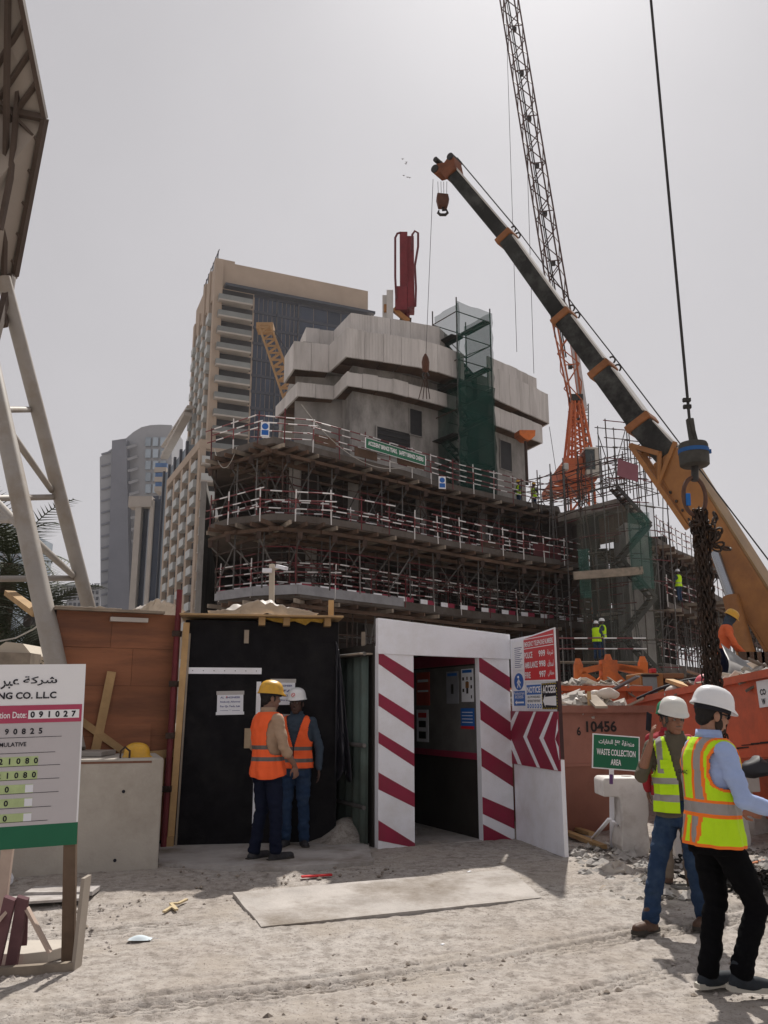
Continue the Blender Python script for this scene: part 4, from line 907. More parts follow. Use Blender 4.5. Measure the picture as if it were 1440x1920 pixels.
scaffold('scaffolding', R1, 7.6, 10.9, 'propping scaffold under the top slab of the right-hand wing', rows=(.4, 1.6, 3.), sp=1.3); scaffold('scaffolding', R2, 4.2, 7.2, 'propping scaffold under the middle slab of the right-hand wing', rows=(.4, 1.6, 3.), sp=1.3); scaffold('scaffolding', R3, .05, 3.7, 'propping scaffold at the foot of the right-hand wing', rows=(.4, 1.6, 3.), sp=1.4, rake=False)
guardrail('guardrail', R1, 'thin guardrail on the roof of the right-hand wing', rails=(.4, .8, 1.2), pm=M_GALV, post=.9); guardrail('guardrail', R2, 'red and white guardrail on the middle slab of the right-hand wing', rails=(.5, .9, 1.3)); guardrail('guardrail', R3, 'red and white guardrail on the lowest slab of the right-hand wing', rails=(.4, .8, 1.2))
R4 = poly_at([(1338, 1112), (1440, 1168), (1520, 1210)], 8.4); deck('floor_slab', R4, .4, [(44, 88), (26, 84)], 'distant low slab at the far right beyond the crane boom'); guardrail('guardrail', R4, 'thin guardrail on the distant low slab at far right', rails=(.5, 1.), pm=M_GALV, post=1.4)
scaffold('scaffolding', R4, .05, 8.0, 'light airy scaffold at the far right below the distant slab', rows=(.3, 1.8), sp=1.3, heights=(.2, .4, .6, .8), rake=False)
b = MB(); b.prism([(17, 78), (28, 84), (28, 84.5), (17, 78.5)], 0, 10.9); o = b.build('rear_wall', M_CONC); tag(o, 'dark rear wall deep behind the right-hand wing', 'wall')
# ------------------------------------------------------------------ background buildings
M_BEIGE = mat('beige_render', (.38, .30, .235), .85, 0, .1, .3); M_BEIGEL = mat('pale_stone', (.40, .36, .325), .85, 0, .12, .4)
M_GLASS = mat('blue_glass', (.032, .042, .066), .22, 0, .2, .25, spec=.3, orand=.25); M_GLASSL = mat('pale_glass', (.30, .36, .42), .15, 0, .15, .3, spec=.6, orand=.2)
M_SPAN = mat('dark_spandrel', (.05, .055, .07), .4, 0, .15, .5); M_FAR = mat('grey_cladding', (.19, .20, .235), .6, 0, .1, .2); M_FARL = mat('pale_cladding', (.30, .31, .335), .6, 0, .08, .2)
M_BALC = mat('balcony_white', (.42, .435, .43), .5, 0, .08, .5); M_SHAD = mat('recess_dark', (.035, .033, .035), .8, 0, .2, .5)
ht = thing('hotel_tower', 'tall beige hotel tower with blue glass face and corner balconies', 'building', (-31, 150, 0))
C0 = T(416, 490, 150.); ZT = C0.z; CR = Tz(690, 546, ZT); C0.z = CR.z = 0; CL = Tz(377, 580, ZT); CL.z = 0
FR = frame(C0, CR - C0); WR = (CR - C0).length; FLh = frame(CL, C0 - CL); WLh = (C0 - CL).length
b = MB(); bk = FR.n * -24; b.prism([C0.xy, CR.xy, (CR + bk).xy, (CL + V((2, 2, 0))).xy], 0, ZT - 5); b.build('wall', M_BEIGE, ht)
FHh = 3.28
b = MB(); b.fbox(FR, -.3, WR, ZT - 5, ZT, -20, 0); b.build('roof_fascia', M_BEIGE, ht); b = MB(); b.fbox(FR, .6, WR + 1.0, ZT - 5.6, ZT - 5.05, -4, 1.6); b.build('roof_slab', M_SPAN, ht)
b = MB(); b.fbox(FR, -.3, 2.6, ZT, ZT + .6, -3, -.2); b.build('roof_step', M_BEIGE, ht)
nf = int((ZT - 6) / FHh)
for k in range(14):
    z1 = ZT - 5.7 - k * FHh; z0 = z1 - FHh
    fpiece('spandrel', FR, 6.6, WR, z1 - .55, z1, .0, .16, M_SPAN, ht)
    for (a0, a1) in ((6.7, 11.2), (11.5, 15.6), (15.9, WR - .1)):
        n = 5
        for i in range(n): fpiece('window', FR, lerp(a0, a1, i / n) + .05, lerp(a0, a1, (i + 1) / n) - .05, z0 + .02, z1 - .58, .01, .07, M_GLASS, ht)
    for a in (11.35, 15.75): fpiece('mullion', FR, a - .14, a + .14, z0, z1, .17, .3, M_SPAN, ht)
    bl = MB(); bl.fbox(FR, -.6, 5.9, z0 - .05, z0 + .25, -1., 2.0); o = bl.build('balcony', M_BEIGEL, ht)
    g = MB(); g.fbox(FR, -.6, 5.9, z0 + .26, z0 + 1.25, 1.88, 1.98); g.fbox(FR, -.6, -.5, z0 + .26, z0 + 1.25, -1., 1.88); g.build('balustrade', mat('balcony_glass', (.19, .20, .195), .3, 0, .15, .5, orand=.2), o)
    fpiece('window', FR, .4, 6.4, z0 + .3, z1 - .1, .0, .05, M_SHAD, ht)
nb = 4
for i in range(nb + 1): fpiece('rib', FLh, WLh * i / nb - .9, WLh * i / nb + .9, 0, ZT - (0 if i > 1 else 4), -.2, 1.3, M_BEIGE, ht)
fpiece('top_band', FLh, 0, WLh, ZT - 7, ZT - .5, -.1, 1.0, M_BEIGE, ht)
for k in range(21):
    z0 = ZT - 8.5 - (k + 1) * FHh
    if z0 < 0: break
    for i in range(nb):
        a0, a1 = WLh * i / nb + .95, WLh * (i + 1) / nb - .95; fpiece('window', FLh, a0, a1, z0 + 1.0, z0 + FHh, -.05, .05, M_SHAD, ht); fpiece('balustrade', FLh, a0, a0 + (a1 - a0) * (.8 if (k + i) % 2 else .6), z0, z0 + 1.45, .2, 1.75, M_BALC, ht)
for i in range(7): a = WLh * (.28 + i * .11); rod('roof_post', FLh(a, ZT, .6), FLh(a + .3, ZT + 2.6, .6), .12, M_SPAN, ht, 5)
rod('roof_rail', FLh(WLh * .28, ZT + 2., .6), FLh(WLh, ZT + 2.4, .6), .1, M_SPAN, ht, 5)
# lower wing of the hotel
wg = thing('hotel_wing', 'lower beige hotel wing with white balconies left of the scaffold', 'building', (-35, 150, 0))
WA = T(384, 828, 145.); ZW = WA.z; WBk = Tz(322, 903, ZW); WA.z = WBk.z = 0; FWg = frame(WBk, WA - WBk); WWg = (WA - WBk).length
b = MB(); b.prism([WBk.xy, WA.xy, (WA + V((14, 5, 0))).xy, (WBk + V((14, 5, 0))).xy], 0, ZW - 1); b.build('wall', M_BEIGE, wg)
fpiece('parapet', FWg, -.3, WWg + .4, ZW - 1.4, ZW + .2, -1, 1.0, M_BEIGE, wg)
for i in range(5): fpiece('rib', FWg, WWg * i / 4 - .9, WWg * i / 4 + .9, 0, ZW - 1.4, -.1, .9, M_BEIGE, wg)
FWf = frame(WA, V((14, 5, 0)))
for k in range(15):
    z0 = ZW - 1.5 - (k + 1) * 3.15
    if z0 < 0: break
    for i in range(4): a0, a1 = WWg * i / 4 + .95, WWg * (i + 1) / 4 - .95; fpiece('window', FWg, a0, a1, z0 + 1, z0 + 3.1, -.05, .05, M_SHAD, wg); fpiece('balustrade', FWg, a0 + (.3 if k % 2 else 1.6), a1 - (1.6 if k % 2 else .3), z0, z0 + 1.4, .1, 1.2, M_BALC, wg)
    fpiece('balcony', FWf, -.6, 5.5, z0 - .1, z0 + .2, -.2, 2.2, M_BEIGEL, wg); fpiece('balustrade', FWf, -.6, 5.5, z0 + .2, z0 + 1.4, 2.1, 2.25, M_BALC, wg); fpiece('window', FWf, .2, 6, z0 + .25, z0 + 2.9, .0, .06, M_SHAD, wg)
# set-back block with canopy
sb2 = thing('setback_block', 'glazed set-back block with a sloping slatted canopy behind the hotel wing', 'building', (-45, 180, 0))
A, C = T(312, 850, 182.), T(357, 765, 160.); zc = 52
b = MB(); F = frame(V((A.x, A.y, 0)), V((C.x - A.x, C.y - A.y, 0))); LWc = V((C.x - A.x, C.y - A.y, 0)).length
b.fbox(F, 0, LWc, 0, T(320, 885, 180).z, -8, 0); b.build('glass_wall', M_GLASSL, sb2)
for i in range(5): fpiece('fin', F, LWc * i / 4 - .4, LWc * i / 4 + .4, 0, T(320, 880, 180).z, 0, .5, M_SPAN, sb2)
o_ = MB(); o_.beam(T(308, 858, 181), T(352, 776, 160), 1.6, .7); o_.build('canopy', M_BEIGEL, sb2); o_ = MB(); o_.beam(T(308, 838, 182), T(358, 762, 159), 1.4, .4); o_.build('canopy', M_BEIGEL, sb2)
for i in range(9): t = i / 8; p = T(310, 848, 181).lerp(T(356, 766, 159.5), t); bar('slat', p - V((.8, 0, 0)), p + V((1.2, 0, .4)), .25, .5, M_BALC, sb2)
# beige framed block
pt = thing('framed_block', 'beige block with two tall stone piers and dark glass', 'building', (-50, 190, 0))
def pbox(nm, x0, x1, y0, y1, d, dep, m, parent):
    A = T(x0, y1, d); C = T(x1, y0, d); b = MB(); b.bb(A.x, C.x, d, d + dep, max(A.z, 0) if y1 < 1400 else 0, C.z); return b.build(nm, m, parent)
pbox('pier', 240, 254, 950, 1332, 190, 4, M_BEIGEL, pt); pbox('pier', 264, 282, 938, 1332, 190, 4, M_BEIGEL, pt); pbox('lintel', 240, 285, 930, 950, 189.7, 3.6, M_BEIGEL, pt); pbox('glass_wall', 255, 263, 952, 1332, 192, 4, M_GLASS, pt)
for k in range(9): pbox('glass_wall', 283 + k * 3.2, 286 + k * 3.2, 936, 1332, 191 + k * .4, 4, M_GLASS, pt)
for k in range(3): t = pbox('balcony', 289, 312, 876 + k * 18, 885 + k * 18, 186, 4, M_BEIGEL, pt); pbox('balustrade', 291, 313, 868 + k * 18, 876 + k * 18, 186.2, 3, mat('blue_balustrade', (.08, .16, .33), .3, 0, .2, .5), pt)
# curved and flared glass towers
ct = thing('flared_tower', 'grey flared tower with a curved glazed right half in the far left', 'building', (-72, 232, 0))
def flare(nm, top, bot, d, dep, m, cuts=1):
    b = MB(); n = len(top); vs = []
    for (x, y), (x2, y2) in zip(top, bot): vs += [T(x, y, d), T(x2, y2, d)]
    vs2 = [V(p) + V((0, dep, 0)) for p in vs]; k = len(vs)
    b.add(vs + vs2, [(2 * i, 2 * i + 2, 2 * i + 3, 2 * i + 1) for i in range(n - 1)] + [(k + 2 * i + 1, k + 2 * i + 3, k + 2 * i + 2, k + 2 * i) for i in range(n - 1)] + [(2 * i, k + 2 * i, k + 2 * i + 2, 2 * i + 2) for i in range(n - 1)] + [(0, 1, k + 1, k), (k - 2, 2 * k - 2, 2 * k - 1, k - 1)])
    return b.build(nm, m, ct)
flare('left_wing', [(187, 857), (210, 841)], [(190, 1330), (197, 1330)], 232, 14, M_FARL); flare('central_wall', [(210, 826), (236, 822), (237, 822)], [(196, 1330), (246, 1330), (246.5, 1330)], 231, 14, M_FAR)
flare('glass_recess', [(235, 835), (252, 830)], [(246, 1330), (262, 1330)], 236, 10, M_GLASS)
top = [(236, 822), (250, 810), (265, 801), (282, 797), (300, 796), (322, 797)]; flare('curved_wall', top, [(262, 1330), (266, 1330), (272, 1330), (284, 1330), (300, 1330), (322, 1330)], 234, 14, M_FARL)
for k in range(15):
    y = 838 + k * 22
    def xl(yy): return 240 + (yy - 822) * .051
    b = MB(); b.beam(T(xl(y) - 2, y + 1, 230.6), T(xl(y) + 15 - k * .1, y - 4, 233.5), .5, .7); b.build('floor_band', M_FARL, ct)
    for i in range(3): pbox('window', 272 + i * 14, 283 + i * 14, y - 18, y - 2, 233.4, .5, M_GLASSL if k < 5 else M_GLASS, ct)
    b = MB(); A = T(190, y + 14, 231.8); C = T(207, y + 9, 231.8); b.beam(A, C, .2, .5); b.build('floor_line', M_FAR, ct)
lh = thing('low_hotel', 'distant low pale hotel with rooftop letters beside the steel leg', 'building', (-120, 320, 0))
pbox('wall', 108, 190, 1100, 1332, 320, 20, M_FARL, lh); pbox('roof', 106, 150, 1096, 1101, 319, 22, M_FAR, lh)
for r in range(5):
    for i in range(9): pbox('window', 112 + i * 8.4, 117 + i * 8.4, 1108 + r * 11, 1114 + r * 11, 319.6, .6, M_SPAN, lh)
A, C = T(158, 1104, 319), T(188, 1094, 319); lettering('HYATT', frame(A, (1, 0, 0)), 0, C.x - A.x, 0, C.z - A.z, M_SPAN, lh, c=.2, bold=.02)
lt = thing('mosaic_tower', 'far blue-grey tower with a patterned glass face at the left edge', 'building', (-90, 210, 0))
pbox('wall', -30, 43, 992, 1332, 210, 20, M_GLASSL, lt); b = MB(); b.prism([(T(-30, 990, 210).x, 210), (T(43, 990, 210).x, 210), (T(43, 990, 210).x, 226)], 0, .1)
A = T(-10, 990, 210); C = T(43, 990, 210); D = T(22, 975, 214); b = MB(); b.add([A, C, D, A + V((0, 12, 0)), C + V((0, 12, 0)), D + V((0, 8, 0))], [(0, 1, 2), (3, 5, 4), (0, 3, 4, 1), (1, 4, 5, 2), (2, 5, 3, 0)]); b.build('roof', M_FAR, lt)
for r in range(9):
    for i in range(9):
        if random.random() < .6: pbox('panel', -26 + i * 7.6, -20 + i * 7.6, 998 + r * 10, 1006 + r * 10, 209.7, .25, random.choice([M_FARL, M_GLASS, M_GLASSL]), lt)

# palm tree and dark shrub mass on the far left, behind the hoarding
M_FROND = mat('palm_frond', (.045, .055, .028), .7, 0, .4, 3, orand=.3); M_TRUNK = mat('palm_trunk', (.09, .07, .05), .9, 0, .4, 6, .5, 15)
def palm(px, d, ztop, label, nfr=34, L=2.6, seed=1):
    rr = random.Random(seed); x = XD(px, d, ztop); t = thing('palm_tree', label, 'palm tree', (x, d, 0), 'palms behind the hoarding')
    b = MB(); b.path([(x, d, 0), (x + .05, d, ztop * .5), (x + .1, d, ztop)], [.24, .19, .2], 9); b.build('trunk', M_TRUNK, t)
    b = MB()
    for k in range(nfr):
        az = rr.random() * 6.28; el = rr.uniform(-.5, 1.25); pts = []; p = V((x + .1, d, ztop)); dirv = V((math.cos(az) * math.cos(el), math.sin(az) * math.cos(el), math.sin(el))); n = 12
        for i in range(n): pts.append(p.copy()); p = p + dirv * (L / n); dirv = (dirv + V((0, 0, -.13))).normalized()
        for i in range(2, n):
            q = pts[i]; tg = (pts[i] - pts[i - 1]).normalized(); sd_ = tg.cross(V((0, 0, 1))); sd_ = sd_.normalized() if sd_.length > .01 else V((1, 0, 0)); ll = .5 * math.sin(math.pi * (i / n) ** .7) + .12
            for s in (-1, 1):
                for o2 in (0, .5):
                    q2 = q - tg * (o2 * L / n); e = q2 + sd_ * s * ll + tg * ll * .6 + V((0, 0, -.18 * ll)); w = tg * .022; b.add([q2 - w, q2 + w, e], [(0, 1, 2)])
        b.path(pts, .014, 3)
    b.build('crown', M_FROND, t, fix=False)
palm(12, 21, 5.2, 'dark palm at the left edge, crown above the far hoarding', seed=2); palm(62, 19.5, 3.6, 'smaller palm with sunlit fronds between the steel legs', 30, 1.9, seed=5); palm(-40, 20, 4.2, 'palm cut by the left edge of the picture', seed=9)
tn = thing('beige_tent', 'low beige tent roof glimpsed left of the hoarding end', 'tent', T(30, 1230, 17)); A, C = T(-30, 1232, 17), T(60, 1228, 17)
b = MB(); b.add([A, C, C + V((-.2, 0, .22)), A + V((.4, 0, .3)), A + V((0, 3, 0)), C + V((0, 3, 0)), C + V((-.2, 3, .22)), A + V((.4, 3, .3))], [(0, 1, 2, 3), (4, 7, 6, 5), (3, 2, 6, 7), (0, 4, 5, 1), (0, 3, 7, 4), (1, 5, 6, 2)]); b.build('canopy', mat('tent_cloth', (.50, .44, .36), .8, 0, .08, 2), tn)
for x in (-20, 50): p = T(x, 1232, 17.2); rod('pole', V((p.x, p.y, 0)), p, .04, M_RUST, tn)
bar('counter', T(-30, 1240, 16.8), T(66, 1243, 16.8), .5, .35, M_TIMBG, tn)
bp = bar('timber_post', T(18, 1112, 13.5), T(72, 1152, 12.2), .16, .08, M_TIMB, None); tag(bp, 'tilted timber plank sticking up behind the left hoarding end', 'plank')
b = MB(); b.path([T(-20, 1206, 13), T(30, 1196, 13), T(62, 1180, 12.5), T(82, 1165, 11)], .012, 5); tag(b.build('slack_cable', MATS['pale_rope']), 'slack pale cable drooping beside the palm on the left', 'cable')
b = MB(); b.box(T(55, 1164, 12.6), (.13, .12, .13)); b.tube(T(55, 1164, 12.5), T(50, 1170, 12.3), .05); b.ball(T(55, 1158, 12.6), .05); tag(b.build('flood_lamp', M_STEEL), 'small dark flood lamp near the top of the hoarding end', 'lamp')
# short yellow jib peeping out between hotel and tower
yj = thing('yellow_jib', 'weathered ochre lattice jib leaning between hotel glass and the grey screens', 'crane', T(520, 700, 62))
A, C = T(498, 616, 62), T(556, 775, 62); n = 12; u = V((.55, 0, 0)); w = V((0, .6, 0)); M_OCH = mat('faded_ochre', (.36, .22, .11), .7, 0, .2, 2)
for s in (-1, 1):
    for e in (-1, 1): rod('chord', A + u * s * .8 + w * e, C + u * s * 1.1 + w * e, .09, M_OCH, yj, 5)
for i in range(n):
    p, q = A.lerp(C, i / n), A.lerp(C, (i + 1) / n)
    for e in (-1, 1): rod('lacing', p + u * .9 + w * e, q - u * .9 + w * e, .06, M_OCH, yj, 5); rod('lacing', p - u * .9 + w * e, p + u * .9 + w * e, .06, M_OCH, yj, 5)
b = MB(); b.box(A, (1.3, 1.2, .5)); b.build('jib_head', M_OCH, yj); rod('rope', T(512, 618, 62), T(560, 690, 62), .035, M_STEEL, yj, 4)
# lamp and camera post behind the shed
cp = thing('camera_post', 'cream post with camera and lamp arms rising behind the shed roof', 'post', T(510, 1180, 17)); M_CREAM = mat('cream_paint', (.52, .45, .36), .6, 0, .08, 3)
A = T(510, 1330, 17); A.z = 0; bar('mast', A, T(510, 1058, 17), .10, .10, M_CREAM, cp); bar('arm', T(503, 1070, 17), T(528, 1063, 17), .05, .05, M_CREAM, cp)
b = MB(); b.box(T(501, 1070, 16.9), (.18, .14, .08)); b.build('camera', M_WHITE, cp); b = MB(); b.beam(T(520, 1062, 16.9), T(537, 1066, 16.7), .09, .07); b.build('camera', M_WHITE, cp)
# birds
BS = .45
for k, (x, y) in enumerate(((755, 298), (762, 304), (757, 329), (764, 332), (768, 333), (761, 307))):
    p = T(x, y, 120); b = MB(); b.add([p, p + V((-.5, .1, .22)), p + V((-.25, .25, .05)), p + V((.5, .1, .25)), p + V((.25, .25, .05)), p + V((0, .4, -.05)), p + V((0, -.25, -.02)), p + V((0, .05, -.1))], [(0, 1, 2), (0, 4, 3), (0, 2, 5), (0, 5, 4), (0, 6, 1), (0, 3, 6), (7, 1, 6), (7, 6, 3), (7, 5, 2), (7, 4, 5)]); b.v = [tuple(p + (V(v) - p) * BS) for v in b.v]; tag(b.build('bird', mat('bird_grey', (.2, .2, .2), .8)), 'tiny pale bird of the small flock left of the boom tip', 'bird', 'flock left of the boom tip')
# ------------------------------------------------------------------ mobile telescopic crane
M_BOOMD = mat('dirty_boom', (.024, .024, .023), .7, .0, .5, 1.2, col2=(.075, .076, .072), mixs=1.1, spec=.15)
mc = thing('mobile_crane', 'mobile crane with a long dark telescopic boom and ochre base section', 'crane', (10.5, 18.5, 0))
J = [(845, 322, 24.0), (950, 448, 23.2), (1057, 598, 22.2), (1130, 697, 21.6), (1203, 797, 21.0), (1256, 858, 20.6), (1452, 1172, 19.2), (1600, 1412, 18.2)]
JP = [T(*j) for j in J]; WB_ = [.38, .43, .48, .53, .58, .66, .7]
for i in range(5): b = MB(); b.beam(JP[i], JP[i + 1], WB_[i], WB_[i] * 1.05); b.build('boom_section', M_BOOMD, mc, bevel=.06)
b = MB(); b.beam(JP[5] , JP[7], .64, .76); b.build('boom_base', M_YELLOW, mc, bevel=.06)
ax = (JP[7] - JP[0]).normalized(); sx = ax.cross(V((0, 0, 1))).normalized(); upb = sx.cross(ax).normalized()
for i in (1, 2, 3, 4): b = MB(); w = WB_[i] + .09; b.beam(JP[i] - ax * .11, JP[i] + ax * .11, w, w * 1.06); b.build('collar', mat('collar_ochre', (.24, .095, .035), .6, 0, .3, 3), mc, bevel=.03)
for i in (1, 2, 3):
    for t in (-.1, .2): b = MB(); b.path([JP[i] + upb * (.27 + .03 * i) + ax * t + (upb * math.sin(a) + ax * math.cos(a)) * .10 for a in np.linspace(0, math.pi, 7)], .025, 6); b.build('rope_guide', M_STEEL, mc)
# base-section cradle and stiffener rails
b = MB(); q = JP[5]; dn = -upb
for s in (-.36, .36):
    b.beam(q + sx * s + dn * .56 - ax * .75, q + sx * s + dn * .1 - ax * .1 , .09, .12); b.beam(q + sx * s + dn * .56 - ax * .75, q + sx * s + dn * .56 + ax * 1.9, .1, .12); b.beam(q + sx * s + dn * .1 - ax * .1, q + sx * s + dn * .54 + ax * .55, .09, .1); b.beam(q + sx * s + dn * .56 + ax * .55, q + sx * s + upb * .38 - ax * .1, .07, .1)
b.beam(q - sx * .36 + dn * .56 - ax * .75, q + sx * .36 + dn * .56 - ax * .75, .1, .12); b.beam(q - sx * .36 + dn * .1 - ax * .1, q + sx * .36 + dn * .1 - ax * .1, .1, .12); b.build('boom_cradle', M_YELLOW, mc)
for s in (-.28, .3): b = MB(); b.beam(q + dn * .40 + sx * s + ax * .8, JP[7] + dn * .405 + sx * s, .05, .05); b.build('boom_rail', M_YELLOW, mc)
b = MB(); b.beam(q + dn * .40 + ax * 3.6, q + dn * .40 + ax * 5.6, .6, .06); b.build('belly_plate', M_YELLOW, mc, bevel=.03)
b = MB(); b.beam(q + upb * .40 + ax * .2, JP[7] + upb * .40, .68, .05); b.build('top_flange', mat('brown_flange', (.24, .15, .07), .5, .0, .25, 2), mc)  # plain brown plate along the top of the base section
for i in range(9): t = .9 + i * .28; b = MB(); b.beam(q + dn * .41 + sx * .1 + ax * t, q + dn * .41 + sx * .42 + ax * t, .04, .06); b.build('ladder_rung', M_STEEL, mc)
for i in range(5): bar('top_highlight_strip', JP[i] + upb * WB_[i] * .53 + ax * .2, JP[i + 1] + upb * WB_[i] * .53 - ax * .2, WB_[i] * .9, .05, mat('painted_highlight', (.5, .48, .45), .45, .2, .1, 2), mc)  # pale strips painting a bright reflection along the boom's top edge
# head
h = JP[0]; b = MB(); F_ = frame(h, -ax, upb)
def F(a, b, c=0): return F_(a * .78, b * .78, c * .78)
F.n = F_.n
b.fprism(F, [(-.35, -.26), (.10, -.30), (.28, -.55), (.52, -.5), (.60, -.22), (.34, .05), (.42, .42), (.25, .5), (-.35, .3)], -.30, .30); b.build('boom_head', mat('rusty_ochre', (.17, .06, .028), .65, .1, .35, 3), mc, bevel=.02)
for a, bb, r in ((.45, -.40, .17), (.30, .38, .15), (.78, -.16, .11)): b = MB(); c = F(a, bb); b.tube(c - F.n * .27, c + F.n * .27, r * .78, n=14); b.build('sheave', M_STEEL, mc)
b = MB(); b.beam(F(.5, -.3), F(.82, -.14), .14, .14); b.build('nose_arm', MATS['rusty_ochre'], mc)
rp = [h + upb * .40 - ax * .1] + [JP[i] + upb * (.36 + .03 * i) for i in (1, 2, 3)] + [JP[7] + upb * .95]
for k, e in enumerate((-.1, .12)):
    for a, c in zip(rp, rp[1:]): rod('hoist_rope', a + sx * e + upb * (.04 * k), c + sx * e + upb * (.04 * k), .012, M_STEEL, mc, 4)
# hook block
hb = T(830, 380, 24.1); hk = thing('hook_block', 'dark hook block hanging below the boom tip', 'hook block', hb)
b = MB(); Fh = frame(hb, (1, 0, 0)); b.fprism(Fh, [(-.14, -.16), (-.20, .12), (-.17, .28), (.17, .24), (.20, .05), (.13, -.18)], -.13, .13); b.build('cheek', mat('rust_brown', (.10, .045, .03), .7, .2, .35, 4), hk, bevel=.02)
b = MB(); b.path([Fh(0, -.18), Fh(0, -.26), Fh(.12, -.26), Fh(.15, -.36), Fh(.08, -.43), Fh(-.08, -.43), Fh(-.15, -.36), Fh(-.12, -.26)], [.04, .045, .03, .045, .05, .05, .045, .02], 7); b.build('hook', M_STEEL, hk, smooth=True)
for x in (-.13, -.04, .04, .13): rod('fall_rope', Fh(x, .22), Fh(x * 1.1, .75), .010, M_STEEL, hk, 4)
# whip line with slings
wl_ = T(798, 682, 24.3); ws = thing('sling_hook', 'small weight and four chain slings hanging in front of the tower screens', 'hook', wl_)
rod('whip_rope', T(812, 336, 24.3), wl_, .011, M_STEEL, ws, 4); b = MB(); b.lathe([(.02, -.3), (.10, -.22), (.12, .05), (.09, .2), (.03, .32)], wl_, 10); b.build('headache_ball', mat('rust_brown', (.1, .045, .03)), ws, smooth=True)
for x in (785, 793, 800, 806): rod('sling', wl_ - V((0, 0, .28)), T(x, 748, 24.3), .014, M_RUST, ws, 5)
b = MB(); b.path([wl_ - V((0, 0, .3)) + V((.09 * math.cos(a), 0, .09 * math.sin(a) - .08)) for a in np.linspace(-.3, 4.6, 12)], .025, 6); b.build('hook', M_STEEL, ws)
# luffing cylinder and the carrier at the right, mostly out of view
rod('ram_rod', T(1340, 1035, 19.6), T(1372, 1125, 19.4), .11, mat('chrome', (.35, .37, .40), .25, .8, .1, 2), mc, 12); rod('ram_rod', T(1348, 1035, 19.6), T(1382, 1128, 19.4), .06, M_STEEL, mc, 8)
b = MB(); b.tube(T(1370, 1118, 19.4), T(1402, 1238, 19.1), .18, .21, 14); b.build('ram_sleeve', M_YELLOW, mc, smooth=True)
p8 = JP[7]; b = MB(); b.bb(p8.x - .5, p8.x + 2.6, 17.0, 19.6, 1.5, 2.7); b.bb(p8.x + 1.6, p8.x + 3.8, 16.6, 20, 1.4, 3.2); b.build('turntable', M_YELLOW, mc, bevel=.05)
b = MB(); b.bb(p8.x - .6, p8.x + 7.5, 17.0, 19.6, .7, 1.45); b.build('carrier', M_YELLOW, mc, bevel=.05)
for x in (.2, 1.6, 4.6, 6.2):
    b = MB(); b.tube((p8.x + x, 16.9, .55), (p8.x + x, 17.4, .55), .55, n=20); b.build('wheel', M_BLACK, mc); b = MB(); b.tube((p8.x + x, 19.2, .55), (p8.x + x, 19.7, .55), .55, n=20); b.build('wheel', M_BLACK, mc)

# ------------------------------------------------------------------ luffing tower crane
tc = thing('tower_crane', 'orange luffing tower crane with a tall dark lattice jib behind the tower', 'crane', T(1085, 900, 62))
M_JIB = mat('jib_steel', (.085, .05, .045), .6, .2, .3, 2); DJ = 62.
cl = lambda x, y, dd=0: T(x, y, DJ + dd)
bot, top = (1085, 790), (938, -100)
B0, B1 = cl(*bot), cl(*top); axj = (B1 - B0).normalized(); sj = axj.cross(V((0, 1, 0))).normalized(); fj = V((0, 1, 0))
LJ = (B1 - B0).length; npan = 30; hw = lambda t: .62 if t > .08 else .3 + 4 * t
def jp(t, s, f): return B0.lerp(B1, t) + sj * s * hw(t) + fj * f * hw(t)
for s in (-1, 1):
    for f in (-1, 1):
        for k in range(5): rod('chord', jp(k / 5, s, f), jp((k + 1) / 5, s, f), .075, mat('jib_orange', (.38, .11, .045), .6) if k == 0 else M_JIB, tc, 6)
for i in range(npan):
    t0, t1 = i / npan, (i + 1) / npan; m = M_JIB if i > 4 else MATS['jib_orange']; fl = 1 if i % 2 else -1
    rod('lacing', jp(t0, -fl, -1), jp(t1, fl, -1), .045, m, tc, 5); rod('lacing', jp(t0, -fl, 1), jp(t1, fl, 1), .045, m, tc, 5)
    for s in (-1, 1): rod('lacing', jp(t0, s, fl), jp(t1, s, -fl), .04, m, tc, 5)
    if i % 3 == 0: rod('lacing', jp(t0, -1, -1), jp(t0, 1, -1), .045, m, tc, 5); b = MB(); b.box(B0.lerp(B1, t0) - fj * .2, (.3, .3, .35)); b.build('rope_roller', M_STEEL, tc)
rod('inner_pendant', jp(.12, .25, 0), jp(1, .1, 0), .06, M_STEEL, tc, 5); rod('inner_pendant', jp(.12, .4, .2), jp(1, .3, .2), .04, M_STEEL, tc, 5)
# walkway strip along the right chord
b = MB()
for k in range(30): b.beam(jp(k / 30 + .002, .98, -.9), jp((k + 1) / 30 - .002, .98, -.9), .03, .02)
b.build('walkway_mesh', mat('grey_mesh', (.35, .34, .34), .7), tc)
# A-frame, slewing deck, cab, counter-jib, mast
M_TC = mat('tower_orange', (.50, .13, .05), .55, 0, .2, 1.5)
for s in (-.9, -.3, .5, 1.1):
    for f in (-.7, .7): rod('a_frame_leg', cl(1083, 870) + V((s, f, 0)), cl(1079, 752) + V((s * .35, f * .4, 0)), .10, M_TC, tc, 6)
for k in range(7):
    t = k / 7; w = 1. - .6 * t; p, q = cl(1083, 870).lerp(cl(1079, 752), t), cl(1083, 870).lerp(cl(1079, 752), (k + 1) / 7)
    for f in (-.6, .6): rod('lacing', p + V((-.9 * w, f * w, 0)), q + V((1. * w, f * w, 0)), .06, M_TC, tc, 5); rod('lacing', p + V((1. * w, f * w, 0)), q + V((-.9 * w, f * w, 0)), .06, M_TC, tc, 5)
b = MB(); b.box(cl(1080, 748), (.9, .9, .5)); b.build('a_frame_head', M_STEEL, tc)
rod('ladder_rail', cl(1096, 757), cl(1098, 838), .05, M_GALV, tc, 5); rod('ladder_rail', cl(1103, 757), cl(1104, 838), .05, M_GALV, tc, 5)
